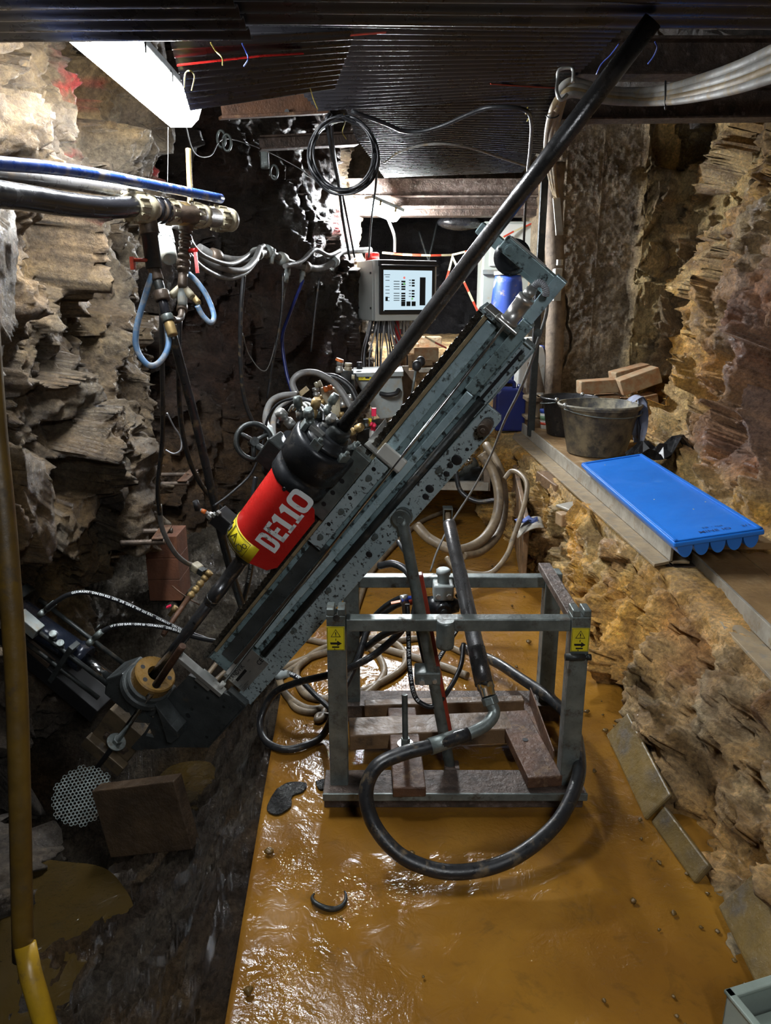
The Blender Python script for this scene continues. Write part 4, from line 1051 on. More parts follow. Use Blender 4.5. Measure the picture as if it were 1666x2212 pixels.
mb = MB(); mb.span(bl_x + .03, bt.x - .03, YB - .022, YB + .022, zb - .022, zb + .022); mb.build('rear_rail', M['galv'], stand, .003)
hp = atY(962, 1345, YF - .01)
mb = MB(); mb.rod([(0, .026), (.1, .028), (.9, .028), (1, .026)], hp + Vector((0, -.015, -.075)), hp + Vector((0, -.015, .015)), 24); mb.build('rail_socket', M['galv'], stand)
zs_ = zf - .002
mb = MB(); mb.span(rt.x - .025, rt.x + .02, YF + .029, YB - .03, zs_ - .014, zs_ + .014); mb.build('side_rail', M['rustdark'], stand, .003)
# base channels
zb0 = .022
mb = MB(); mb.span(lt.x - .05, rt.x + .05, YF - .07, YF + .055, .068, .081); mb.span(lt.x - .05, rt.x + .05, YF - .035, YF + .045, .0, .069); mb.build('front_sill', M['rustdark'], stand, .003)
mb = MB(); mb.span(lt.x - .05, rt.x + .05, YF - .078, YF - .07, .058, .084); mb.build('sill_flange', M['galv'], stand, .002)
mb = MB(); mb.span(bl_x - .05, bt.x + .05, YB - .06, YB + .06, .0, .07); mb.build('rear_sill', M['rustdark'], stand, .003)
mb = MB(); mb.span(rt.x - .075, rt.x - .03, YF + .06, YB - .06, .03, .085); mb.span(rt.x - .035, rt.x - .03, YF + .06, YB - .06, .03, .15); mb.build('angle_iron', M['rust'], stand, .002)
# warning stickers on both front posts
for tp in (lt, rt):
    z1 = tp.z - .035; z0 = z1 - .078
    mb = MB(); mb.span(tp.x - .028, tp.x + .026, YF - .0312, YF - .0295, z0, z1); sk = mb.build('warning_sticker', M['yellow'], stand)
    mb = MB(); y_ = YF - .0318
    fr = [Vector((tp.x - .026, y_, z0 + .002)), Vector((tp.x + .024, y_, z0 + .002)), Vector((tp.x + .024, y_, z1 - .002)), Vector((tp.x - .026, y_, z1 - .002))]
    mb.tube(fr, .0007, 6, closed=True)
    cx = tp.x - .001; tz = z1 - .022
    mb.tube([Vector((cx - .014, y_, tz - .011)), Vector((cx + .014, y_, tz - .011)), Vector((cx, y_, tz + .013))], .0016, 6, closed=True)
    mb.cyl((cx, y_, tz + .004), (cx, y_, tz - .004), .0017, seg=8); mb.ball((cx, y_, tz - .0075), .0016, seg=8, rings=6)
    zz = z0 + .024
    mb.prism([(cx - .018, zz + .002), (cx + .004, zz + .002), (cx + .004, zz + .008), (cx + .018, zz - .002), (cx + .004, zz - .010), (cx + .004, zz - .005), (cx - .016, zz - .005)], 0, .0008, Matrix(((1, 0, 0, 0), (0, 0, 1, y_), (0, 1, 0, 0), (0, 0, 0, 1))))
    mb.span(cx - .012, cx + .010, y_ - .0004, y_, zz - .016, zz - .011); mb.tube([Vector((cx, y_, zz + .008)), Vector((cx, y_, zz + .015))], .0012, 6); mb.tube([Vector((cx - .004, y_, zz - .018)), Vector((cx - .004, y_, zz - .0225))], .0012, 6)
    mb.build('warning_symbol', M['ink'], sk)
mb = MB(); disc_pt = atY(727, 1334, YF - .03); mb.cyl(disc_pt, disc_pt + Vector((0, -.004, 0)), .010); mb.build('post_bolt', M['dark'], stand)
cl = atY(1248, 1418, YF - .03)
mb = MB(); mb.rod([(0, .011), (.75, .011), (.75, .006), (.85, .006), (.85, .010), (1, .010)], cl + Vector((-.04, -.005, 0)), cl + Vector((.04, -.005, 0)), 16); mb.build('locking_pin', M['dark'], stand)

# brace between the pivot pin and the base
pin = L(0, 0, .02); ft = atY(976, 1675, 2.22)
brace = thing('brace', ft, 'telescopic brace of grey and red tubes from the pivot pin down to the stand base', 'brace')
mid = pin.lerp(ft, .33); mid2 = pin.lerp(ft, .62)
mb = MB(); mb.tube(smooth_path([pin, pin.lerp(ft, .15), pin.lerp(ft, .34), pin.lerp(ft, .5), mid2, pin.lerp(ft, .97)], 6), .0185, 18); mb.build('grey_tube', M['galv'], brace)
off = Vector((.012, .045, 0))
mb = MB(); mb.bar(pin.lerp(ft, .22) + off, pin.lerp(ft, .86) + off * .9, .038, .038, (0, -1, 0)); mb.build('red_tube', M['redtube'], brace, .004)
c_ = atY(924, 1462, 2.22); mb = MB(); mb.box(tuple(c_ + Vector((0, .02, 0))), (.085, .075, .045)); mb.build('clamp_block', M['galv'], brace, .004)
mb = MB(); mb.hexa(c_ + Vector((-.02, -.018, -.008)), c_ + Vector((-.02, -.03, -.008)), .010); mb.build('clamp_bolt', M['machined'], brace)
mb = MB(); mb.hexa(c_ + Vector((.022, -.018, -.004)), c_ + Vector((.022, -.028, -.004)), .008); mb.build('clamp_bolt', M['machined'], brace)
mb = MB(); mb.box(tuple(ft + Vector((0, 0, .01))), (.05, .05, .07)); mb.build('brace_foot', M['rustdark'], brace, .004)
mb = MB(); mb.cyl(pin, pin + Wd * .012, .03, seg=24); mb.cyl(pin + Wd * .012, pin + Wd * .022, .011, seg=20); mb.build('brace_eye', M['galv'], brace)
# foot pump mounted on the rear rail
pc = at(957, 1290, 2.78)
pump = thing('hand_valve', pc, 'black cast valve with round grey cap standing on the rear rail of the stand', 'valve')
mb = MB(); mb.box(tuple(pc + Vector((0, 0, .03))), (.075, .08, .06)); mb.build('valve_plate', M['tank'], pump, .006)
mb = MB(); mb.rod([(0, .035), (.3, .038), (.7, .034), (1, .024)], pc + Vector((-.06, -.01, -.03)), pc + Vector((.06, -.01, -.03)), 24); mb.rod([(0, .03), (1, .026)], pc + Vector((0, .0, -.03)), pc + Vector((0, -.07, -.03)), 24); mb.build('valve_body', M['drum'], pump)
mb = MB(); mb.rod([(0, .012), (1, .012)], pc + Vector((0, -.07, -.03)), pc + Vector((0, -.078, -.03)), 18); mb.build('valve_plug', M['dark'], pump)
mb = MB(); mb.rod([(0, .022), (.6, .022), (.6, .027), (.9, .027), (1, .02)], pc + Vector((0, 0, .06)), pc + Vector((0, 0, .115)), 24); mb.build('cap', M['tank'], pump)
for dx in (-.02, .02): mb = MB(); mb.hexa(pc + Vector((dx, -.04, .02)), pc + Vector((dx, -.05, .02)), .010); mb.build('valve_bolt', M['machined'], pump)
mb = MB(); mb.rod([(0, .010), (1, .010)], pc + Vector((.05, -.02, .01)), pc + Vector((.09, -.03, .05)), 14); mb.build('valve_union', M['galv'], pump)

# planks and threaded bar on the stand
def plank(name, c1, c2, wd, th, m, label, cat='plank', group=None, up=None):
    mb = MB(); mb.bar(c1, c2, wd, th, up); return tag(mb.build(name, m, None, .004), label, cat, group)
zt = .10
a_, b_ = atz(868, 1535, zt), atz(885, 1712, zt); plank('plank', a_, b_, .105, .035, M['rust'], 'rusty brown plank on the stand base under the bolt with the washer')
bar_pl = [a_, b_]
a_, b_ = atz(1105, 1545, zt), atz(1178, 1690, zt); pl2 = plank('plank', a_, b_, .115, .04, M['rust'], 'rusty plank with a bolt hole beside the right posts of the stand')
hh = atz(1135, 1598, zt + .021); mb = MB(); mb.cyl(hh, hh + Vector((0, 0, .001)), .010); mb.build('bolt_hole', M['black'], pl2)
a_, b_ = atz(755, 1585, .09), atz(1100, 1570, .09); plank('timber', a_, b_, .12, .06, M['wood'], 'wet brown timber lying across the rear of the stand base', 'timber')
a_, b_ = atz(788, 1530, .10), atz(1130, 1520, .10); plank('timber', a_, b_, .045, .05, M['wood'], 'narrow timber strip behind the wide timber at the rear of the stand', 'timber')
tb = atz(876, 1608, zt + .018)
bolt = thing('threaded_bar', tb, 'upright threaded bar with nut and round washer on the rusty plank', 'bolt')
tp_ = atY(868, 1500, tb.y)
mb = MB(); n_ = 60; mb.rod([q for i in range(n_) for q in ((i / n_, .0105), ((i + .5) / n_, .0085))] + [(1, .009)], tb, Vector((tb.x - .004, tb.y, tp_.z)), 14); mb.build('thread', M['galv'], bolt)
mb = MB(); mb.cyl(tb, tb + Vector((0, 0, .005)), .028, seg=28); mb.build('washer', M['chrome'], bolt)
mb = MB(); mb.hexa(tb + Vector((0, 0, .005)), tb + Vector((0, 0, .026)), .017); mb.build('nut', M['galv'], bolt, .002)

# water swivel pipe with elbow, leaning on the front rail, and the big hose loop
def onward(pts, ln=.9):
    q = ats(pts); return [q[0] + (q[0] - q[1]).normalized() * ln] + q
def hose(name, pts, r, m, label, cat='hose', group=None, sub=8, seg=12, text=None, tsize=.012, tstart=.1):
    path = smooth_path([Vector(p) for p in pts], sub)
    mb = MB(); mb.tube(path, r, seg); o = tag(mb.build(name, m), label, cat, group)
    if text:
        mb = MB(); hose_lettering(mb, text, path, r, tsize, tstart)
        if mb.v: mb.build('hose_lettering', M['white_paint'], o)
    return o
pa, pb_ = at(970, 1128, 2.62), at(1046, 1478, 2.28)
pipe = thing('swivel_pipe', pb_, 'dark steel pipe with bright collar leaning over the front rail of the stand', 'pipe')
mb = MB(); mb.rod([(0, .021), (.02, .023), (.34, .023), (.34, .0245), (.80, .0265), (.80, .0285), (1, .0285)], pa, pb_, 28); mb.build('pipe_body', M['rod'], pipe)
q1 = at(1056, 1505, 2.27); q2 = at(1068, 1540, 2.26); q3 = at(1050, 1566, 2.24); q4 = at(1008, 1588, 2.22)
mb = MB(); mb.rod([(0, .0275), (.7, .0275), (.7, .024), (1, .022)], pa.lerp(pb_, .93), q1, 24); mb.build('collar', M['chrome'], pipe)
mb = MB(); mb.hexa(q1, q1.lerp(q2, .5), .026); mb.build('hex_nut', M['galv'], pipe, .003)
mb = MB(); mb.tube(smooth_path([q1.lerp(q2, .4), q2, q3, q4], 8), .0185, 18); mb.build('elbow', M['galv'], pipe)
big = [at(1012, 1586, 2.22), at(930, 1612, 2.18), at(872, 1627, 2.16), at(815, 1655, 2.14), at(791, 1710, 2.13), at(805, 1775, 2.12), at(850, 1835, 2.10), at(905, 1868, 2.09), at(975, 1884, 2.085), at(1060, 1873, 2.10), at(1135, 1838, 2.13), at(1205, 1775, 2.2), at(1243, 1700, 2.30), at(1252, 1640, 2.42), at(1235, 1560, 2.65), at(1190, 1510, 2.82), at(1120, 1462, 3.0), at(1070, 1430, 3.15), at(1000, 1400, 3.3)]
hp_ = hose('water_hose', big, .0215, M['wet_hose'], 'thick black hose looping out in front of the stand from the steel elbow', sub=10, seg=18)
mb = MB(); mb.rod([(0, .0235), (1, .025)], at(990, 1592, 2.215), at(928, 1613, 2.18), 20); mb.build('ferrule', M['galv'], hp_)

# ================================================================== lamps
def tube_lamp(base, p, q, wd, ht, power, label, up=None):
    """bulkhead tube lamp from p to q: steel tray above, glowing diffuser below, clips along its edges"""
    p, q = Vector(p), Vector(q); Lm = frame(p, q - p, z=up); ln = (q - p).length
    t = thing('tube_lamp', base, label, 'lamp')
    mb = MB(); mb.span(-.01, ln + .01, -wd * .52, wd * .52, .0, ht * .35, Lm); mb.build('lamp_tray', M['tank'], t, .004)
    mb = MB()
    pr = [(-wd / 2, 0), (wd / 2, 0), (wd * .42, -ht * .6), (wd * .25, -ht), (-wd * .25, -ht), (-wd * .42, -ht * .6)]
    vs = [(0, y, z) for y, z in pr] + [(.025, y * .98, z) for y, z in pr] + [(ln - .025, y * .98, z) for y, z in pr] + [(ln, y, z) for y, z in pr]
    vs = [(x if 0 < i // 6 < 3 else x + (.022 * (-z / ht) if i < 6 else -.022 * (-z / ht)), y, z) for i, (x, y, z) in enumerate(vs)]
    fs = [tuple(range(6))[::-1], tuple(range(18, 24))]
    for s in range(3):
        for k in range(6): fs.append((s * 6 + k, s * 6 + (k + 1) % 6, s * 6 + 6 + (k + 1) % 6, s * 6 + 6 + k))
    mb.add(vs, fs, False, Lm); mb.build('diffuser', emit('glowing_diffuser', (0.93, 0.97, 1.0), power), t)
    for k in range(max(2, int(ln / .3))):
        for sg in (-1, 1):
            mb = MB(); x = (k + .5) * ln / max(2, int(ln / .3)); mb.box((x, sg * wd * .515, -ht * .1), (.02, .006, ht * .5), Lm); mb.build('clip', M['chrome'], t)
    return t
tube_lamp((-.80, 2.7, 2.26), (-.80, 2.05, 2.335), (-.815, 3.28, 2.335), .165, .075, LAMP_NEAR, 'long glowing tube lamp under the roof beside the left rock wall')
tube_lamp(at(828, 447, 5.85), at(797, 431, 5.8), at(862, 459, 5.98), .11, .08, LAMP_FAR, 'short glowing tube lamp hanging above the control cabinet')
tube_lamp((.45, -.7, 2.26), (.45, -1.1, 2.33), (.45, 0.0, 2.33), .16, .075, LAMP_ASSUMED, 'assumed unseen tube lamp added under the roof just behind the camera')  # unseen lamp, assumed and added to light the faces turned to the camera

# ================================================================== corrugated roof sheets
def corrugated(p00, p10, p11, p01, label, pitch=.055, amp=.007, nx=10, cat='roof sheet', sag=0.0):
    """waves run from the p00-p10 side to the p01-p11 side"""
    p00, p10, p11, p01 = map(Vector, (p00, p10, p11, p01))
    ln = ((p01 - p00).length + (p11 - p10).length) / 2
    nw = max(2, round(ln / pitch)); ny = nw * 8 + 1
    vs, fs = [], []
    nrm = (p10 - p00).cross(p01 - p00).normalized()
    if nrm.z < 0: nrm = -nrm
    for side in (0, 1):
        for j in range(ny):
            v = j / (ny - 1)
            c = math.cos(2 * math.pi * nw * v); c = math.copysign(abs(c) ** .75, c)
            for i in range(nx + 1):
                u_ = i / nx
                p = (p00 * (1 - u_) + p10 * u_) * (1 - v) + (p01 * (1 - u_) + p11 * u_) * v
                vs.append(p + nrm * (amp * c + side * .003 - sag * math.sin(math.pi * u_)))
    m = (nx + 1) * ny
    for j in range(ny - 1):
        for i in range(nx):
            a = j * (nx + 1) + i
            fs.append((a, a + 1, a + nx + 2, a + nx + 1)); fs.append((m + a, m + a + nx + 1, m + a + nx + 2, m + a + 1))
    rim = [i for i in range(nx + 1)] + [j * (nx + 1) + nx for j in range(1, ny)] + [(ny - 1) * (nx + 1) + i for i in range(nx - 1, -1, -1)] + [j * (nx + 1) for j in range(ny - 2, 0, -1)]
    for a, b in zip(rim, rim[1:] + rim[:1]): fs.append((a, b, m + b, m + a))
    mb = MB(); mb.add(vs, fs, True)
    o = tag(mb.build('corrugated_sheet', M['corr']), label, cat)
    sm = o.modifiers.new('es', 'EDGE_SPLIT'); sm.split_angle = math.radians(60)
    return o
def cz(x, y, z): return atz(x, y, z)
corrugated((-1.05, .75, 2.20), (-.318, .75, 2.20), (-.318, 2.035, 2.20), (-1.05, 2.055, 2.20), 'black corrugated sheet at the left front of the roof, under the near lamp end', pitch=.07)
corrugated((-.345, .75, 2.222), (1.06, .75, 2.222), (1.06, 1.985, 2.205), (-.345, 2.00, 2.222), 'black corrugated sheet along the roof\'s front edge, over the drill rod top', pitch=.07)
corrugated(cz(368, 92, 2.262), cz(765, 72, 2.31), cz(722, 192, 2.31), cz(411, 240, 2.215), 'tilted black corrugated sheet with a red strap, right of the tube lamp')
corrugated(cz(500, 40, 2.335), cz(1345, 60, 2.33), cz(1203, 205, 2.37), cz(690, 240, 2.37), 'broad black corrugated sheet in the middle of the roof', sag=.0)
corrugated(cz(738, 205, 2.40), cz(1222, 175, 2.40), cz(1168, 332, 2.43), cz(770, 300, 2.43), 'black corrugated sheet behind the hanging cable coil')
corrugated(cz(762, 285, 2.455), cz(1190, 290, 2.455), cz(1128, 371, 2.455), cz(832, 383, 2.455), 'hindmost black corrugated sheet, just in front of the steel lintel')
def strip(name, pts, w_, th, m, label, cat, group=None):
    mb = MB()
    for a, b in zip(pts, pts[1:]): mb.bar(a, b, w_, th, (0, .5, -1))
    return tag(mb.build(name, m), label, cat, group)
strip('strap', [cz(383, 141, 2.232), cz(470, 131, 2.243), cz(560, 121, 2.258), cz(655, 115, 2.277)], .016, .003, M['red'], 'red strap lying in a groove of the tilted roof sheet', 'strap')
strip('strap', [cz(758, 76, 2.295), cz(835, 70, 2.295)], .014, .003, M['redtube'], 'short red strap end behind the front edge of the roof', 'strap')
strip('strap', [cz(1060, 181, 2.35), cz(1130, 186, 2.35), cz(1205, 190, 2.352)], .012, .003, M['redtube'], 'thin dull red strap on the middle roof sheet beside the cable hook', 'strap')
def wire(pts, m, label, r=.0018, group=None, name='binding_wire', cat='wire'):
    mb = MB(); mb.tube(smooth_path([Vector(p) for p in pts], 6), r, 6); return tag(mb.build(name, m), label, cat, group)
wire([cz(455, 92, 2.23), cz(466, 110, 2.22), cz(480, 125, 2.20), cz(481, 141, 2.19)], M['wire_yellow'], 'yellow binding wire hanging beside the red strap')
wire([cz(523, 94, 2.23), cz(533, 115, 2.22), cz(536, 128, 2.20), cz(527, 143, 2.19)], M['wire_blue'], 'blue binding wire hanging from the tilted roof sheet')
wire([cz(398, 188, 2.20), cz(400, 160, 2.19), cz(410, 153, 2.18), cz(420, 165, 2.18), cz(414, 195, 2.18)], M['wire_yellow'], 'pale yellow wire loop at the left edge of the tilted roof sheet')
wire([cz(670, 190, 2.29), cz(678, 215, 2.27), cz(687, 236, 2.25)], M['wire_yellow'], 'yellow binding wire hanging in front of the rusty channel')
wire([cz(1338, 94, 2.19), cz(1320, 118, 2.18), cz(1300, 138, 2.17), cz(1289, 160, 2.16)], M['wire_blue'], 'blue binding wire left of the upper end of the drill rod')
wire([cz(1415, 90, 2.19), cz(1420, 103, 2.18), cz(1412, 122, 2.17), cz(1400, 138, 2.16)], M['wire_blue'], 'blue binding wire right of the upper end of the drill rod')
wire([cz(743, 247, 2.37), cz(746, 262, 2.35), cz(740, 285, 2.33), cz(748, 300, 2.31)], M['wire_yellow'], 'yellow binding wire holding up the cable coil')
wire([cz(1140, 232, 2.39), cz(1136, 246, 2.38), cz(1146, 247, 2.38), cz(1139, 262, 2.36)], M['wire_yellow'], 'yellow binding wire tied round a black cable under the roof', r=.0026)
# steel beams
def ibeam(p, q, h, b, m, label, up=None, name='steel_beam', cat='beam', tw=.010, web=None):
    p, q = Vector(p), Vector(q); F_ = frame(p, q - p, z=up); ln = (q - p).length
    t = thing(name, (p + q) / 2 - Vector((0, 0, h / 2)), label, cat)
    mb = MB(); mb.span(0, ln, -b / 2, b / 2, -h / 2, -h / 2 + tw, F_); mb.build('flange', m, t, .002)
    mb = MB(); mb.span(0, ln, -b / 2, b / 2, h / 2 - tw, h / 2, F_); mb.build('flange', m, t, .002)
    mb = MB(); mb.span(0, ln, -tw / 2, tw / 2, -h / 2 + tw, h / 2 - tw, F_); mb.build('web', web or m, t)
    return t
a_, b_ = atz(1285, 160, 2.36), atz(1720, 150, 2.36)
ibeam(Vector((.45, a_.y + .05, 2.42)), Vector((2.4, a_.y + .05, 2.42)), .12, .10, M['rustdark'], 'rusty roof beam crossing behind the upper end of the drill rod')
a_ = atz(1400, 264, 2.46)
ibeam(Vector((.88, a_.y, 2.53)), Vector((2.9, a_.y - .1, 2.53)), .14, .12, M['rustdark'], 'rusty flaking roof beam just above the concrete pier')
LY = 6.58
lz0, lz1, lz2 = atY(960, 462, LY).z, atY(960, 428, LY).z, atY(960, 388, LY).z
lin = thing('lintel', (.55, LY, lz0), 'rusty steel lintel of stacked channels over the dark opening', 'beam')
mb = MB(); mb.span(-.35, 1.42, LY - .08, LY + .1, lz1 + .012, lz2); mb.build('upper_channel', M['rustbeam'], lin, .004)
mb = MB(); mb.span(-.35, 1.42, LY - .02, LY + .1, lz0 + .05, lz1); mb.span(-.35, 1.42, LY - .1, LY + .1, lz1, lz1 + .012); mb.span(-.35, 1.42, LY - .1, LY + .1, lz0 + .03, lz0 + .055); mb.build('lower_channel', M['rustbeam'], lin, .003)
mb = MB(); mb.span(-.35, 1.42, LY - .06, LY + .1, lz0 - .02, lz0 + .03); mb.build('bearing_timber', M['rustdark'], lin, .003)
a_, b_ = atY(478, 262, 3.75), atY(706, 250, 3.95)
rc_ = thing('roof_channel', (a_ + b_) / 2, 'rusty brown channel with bolt holes under the left side of the roof', 'beam')
mb = MB(); mb.bar(a_ + Vector((0, 0, .075)), b_ + Vector((0, 0, .075)), .012, .115, (0, -.1, 1)); mb.build('channel_web', M['rust'], rc_, .002)
mb = MB(); mb.bar(a_ + Vector((0, -.02, .01)), b_ + Vector((0, -.02, .01)), .07, .014, (0, -.1, 1)); mb.build('channel_lip', M['rust'], rc_, .002)
for px in (621, 697):
    p = atY(px, 243, 3.86 if px < 650 else 3.93); mb = MB(); mb.cyl(p + Vector((0, -.02, 0)), p + Vector((0, .0, 0)), .011); mb.build('bolt_hole', M['black'], rc_)
strip('timber', [atY(575, 204, 4.05), atY(640, 214, 4.05)], .05, .06, M['wood'], 'splintered timber end above the rusty channel at left', 'timber')
strip('timber', [atY(640, 207, 4.1), atY(702, 213, 4.1)], .05, .07, M['wood'], 'splintered timber end above the rusty channel at right', 'timber')
ibeam(atY(560, 310, 4.5), atY(770, 300, 4.7), .07, .08, M['rustdark'], 'thin dark roof beam behind the cable coil')

# ================================================================== pipes and fittings on the left wall
def coupling(name, p, q, r, m, label, cat='pipe fitting', ribs=12, group=None, parent=None):
    """clamp coupling with ribs round its nut"""
    p, q = Vector(p), Vector(q)
    mb = MB(); mb.rod([(0, r * .74), (.08, r * .95), (.45, r), (.5, r * .86), (.58, r * .86), (.62, r), (.95, r * .95), (1, r * .72)], p, q, 28)
    F_ = frame(p, q - p); ln = (q - p).length
    for k in range(ribs):
        a = 2 * math.pi * k / ribs
        Mr = F_ @ Matrix.Rotation(a, 4, 'X')
        mb.box((ln * .25, 0, r * 1.0), (ln * .42, r * .16, r * .16), Mr)
    o = mb.build(name, m, parent)
    return tag(o, label, cat, group) if parent is None else o
hose('water_pipe', onward([(-40, 415, 1.62), (60, 428, 1.80), (150, 442, 1.97), (230, 449, 2.14), (290, 446, 2.30)]), .031, M['pe_pipe'], 'thick glossy black pipe running along the left wall into the ivory coupling', 'pipe', seg=20)
hose('water_pipe', onward([(-40, 372, 1.75), (80, 385, 1.95), (170, 398, 2.15), (260, 412, 2.38), (300, 418, 2.46)]), .021, M['grey_pipe'], 'grey mud streaked pipe between the blue pipe and the thick black pipe', 'pipe', seg=18)
hose('water_pipe', onward([(-40, 350, 1.66), (100, 362, 1.88), (220, 379, 2.12), (350, 404, 2.42), (477, 429, 2.74)]), .0165, M['blue_pipe'], 'blue plastic pipe topmost on the left wall, ending in the open', 'pipe', seg=18)
mp = lambda f, dy=0: at(285 + 215 * f, 446 + 30 * f + dy, 2.30 + .5 * f)
man = thing('manifold', mp(.5, 40), 'ivory coupled water manifold with two drops at the end of the black pipe', 'manifold')
coupling('coupling_nut', mp(-.03), mp(.17), .047, M['fitting'], None, parent=man)
mb = MB(); mb.rod([(0, .033), (1, .033)], mp(.1), mp(.93), 24); mb.build('manifold_pipe', M['brown_iron'], man)
for f in (.20, .27): mb = MB(); mb.rod([(0, .036), (.1, .042), (.9, .042), (1, .036)], mp(f), mp(f + .045), 24); mb.build('seal_ring', M['pe_pipe'], man)
coupling('coupling_nut', mp(.33), mp(.44), .042, M['fitting'], None, parent=man)
mb = MB(); mb.rod([(0, .034), (.1, .04), (.9, .04), (1, .034)], mp(.45), mp(.53), 24); mb.build('threaded_collar', M['brass'], man)
coupling('coupling_nut', mp(.58), mp(.73), .043, M['fitting'], None, parent=man)
mb = MB(); mb.rod([(0, .026), (1, .026)], mp(.7), mp(.86), 24); mb.build('end_stub', M['pe_pipe'], man)
coupling('end_cap', mp(.83), mp(1.0), .044, M['fitting'], None, parent=man)
tube_pts = ats([(407, 322, 2.62), (409, 380, 2.62), (411, 430, 2.61), (406, 453, 2.58), (394, 462, 2.54), (378, 464, 2.5)])
hose('bent_tube', tube_pts, .0098, M['brass'], 'dull brass tube standing up from the manifold, bent at its foot', 'tube', seg=14)
# drop one: the thick dark drop with valve running into a long black hose
d1 = thing('water_drop', at(350, 720, 2.5), 'dark iron drop with valve and hose union hanging from the left end of the manifold', 'pipe')
mb = MB(); mb.rod([(0, .036), (.15, .036), (.15, .030), (.9, .030), (1, .033)], at(315, 455, 2.38), at(324, 505, 2.4), 22); mb.build('drop_tee', M['brown_iron'], d1)
mb = MB(); mb.rod([(0, .029), (.1, .029), (.1, .026), (1, .026)], at(322, 500, 2.4), at(333, 580, 2.42), 20); mb.build('drop_body', M['dark'], d1)
for i, (a, b, r, m_) in enumerate((((331, 575), (341, 607), .021, 'brown_iron'), ((340, 605), (349, 635), .017, 'dark'), ((347, 628), (352, 650), .026, 'brown_iron'), ((351, 650), (360, 680), .017, 'pe_pipe'), ((359, 680), (364, 695), .021, 'galv'), ((364, 695), (374, 725), .017, 'brass'))):
    mb = MB(); mb.rod([(0, r * .9), (.1, r), (.9, r), (1, r * .9)], at(*a, 2.43), at(*b, 2.43), 14); mb.build('union', M[m_], d1)
mb = MB(); p = at(325, 562, 2.4); mb.cyl(p, p + Vector((-.05, -.01, .0)), .006); mb.box(tuple(p + Vector((-.055, -.01, -.01))), (.012, .02, .04)); mb.build('valve_lever', M['redtube'], d1)
hose('supply_hose', ats([(372, 722, 2.45), (396, 810, 2.52), (425, 920, 2.62), (455, 1050, 2.74), (487, 1190, 2.9), (525, 1318, 3.05)]), .0155, M['wet_hose'], 'stiff black hose running from the manifold down behind the red guard', seg=16)
# drop two with ball valve and three way branch
d2 = thing('water_drop', at(397, 640, 2.6), 'ribbed iron drop with red lever and three way branch below the brass tube', 'pipe')
mb = MB(); mb.rod([(0, .030), (.3, .030), (.3, .026), (1, .026)], at(404, 452, 2.58), at(402, 497, 2.6), 20); mb.build('drop_tee', M['brown_iron'], d2)
mb = MB(); n_ = 7; mb.rod([q for i in range(n_) for q in ((i / n_, .0225), ((i + .6) / n_, .0225), ((i + .6) / n_, .018), ((i + 1) / n_, .018))], at(402, 495, 2.6), at(396, 590, 2.62), 18); mb.build('ribbed_stub', M['brown_iron'], d2)
mb = MB(); mb.ball(at(396, 570, 2.62), .026); mb.build('ball_valve', M['brown_iron'], d2)
mb = MB(); mb.bar(at(422, 545, 2.58), at(427, 590, 2.58), .012, .005, (0, -1, 0)); mb.cyl(at(410, 542, 2.6), at(424, 540, 2.58), .008); mb.build('valve_lever', M['red'], d2)
yj = at(394, 620, 2.62)
for i, (a, b, r, m_) in enumerate((((396, 590), (394, 622), .017, 'brown_iron'), ((394, 618), (370, 640), .014, 'fitting'), ((394, 618), (416, 642), .014, 'fitting'), ((394, 618), (394, 662), .017, 'tank'), ((394, 660), (393, 672), .019, 'brown_iron'), ((416, 640), (430, 655), .011, 'brass'))):
    mb = MB(); mb.rod([(0, r * .85), (.1, r), (.85, r), (1, r * .8)], at(*a, 2.62), at(*b, 2.6), 14); mb.build('branch', M[m_], d2)
mb = MB(); mb.tube(smooth_path(ats([(393, 672, 2.6), (391, 685, 2.58), (383, 691, 2.55), (372, 690, 2.5)]), 6), .012, 12); mb.build('elbow_tube', M['brown_iron'], d2)
hose('blue_hose', ats([(329, 592, 2.42), (312, 645, 2.42), (295, 710, 2.4), (296, 755, 2.4), (320, 788, 2.4), (345, 782, 2.42), (364, 745, 2.44), (357, 690, 2.46), (345, 640, 2.46), (337, 600, 2.46)]), .0098, M['blue_hose'], 'dusty blue hose hanging in a long loop below the left end of the manifold')
hose('blue_hose', ats([(404, 588, 2.66), (425, 608, 2.66), (447, 640, 2.66), (462, 680, 2.66), (456, 697, 2.64), (438, 682, 2.62), (426, 660, 2.6)]), .0095, M['blue_hose'], 'short blue hose loop below the three way branch')
# coupling dangling between the drops
coupling('hose_coupling', at(352, 495, 2.75), at(366, 560, 2.6), .030, M['tank'], 'grey hose coupling dangling between the two manifold drops')
hose('air_hose', ats([(352, 500, 2.76), (372, 485, 2.9), (398, 500, 3.1), (425, 545, 3.25), (470, 575, 3.4), (520, 585, 3.6), (548, 565, 3.8), (562, 535, 4.0)]), .016, M['grey_hose'], 'grey hose sagging along the wall behind the manifold, uppermost of three')
hose('air_hose', ats([(400, 540, 2.95), (440, 580, 3.2), (490, 601, 3.5), (530, 590, 3.7), (556, 560, 3.9)]), .011, M['grey_hose'], 'grey hose sagging along the wall behind the manifold, lowest of three')
hose('air_hose', ats([(405, 515, 3.0), (440, 552, 3.2), (500, 570, 3.5), (545, 545, 3.9), (570, 530, 4.1)]), .010, M['grey_hose'], 'thin grey hose sagging along the wall behind the manifold, middle of three')
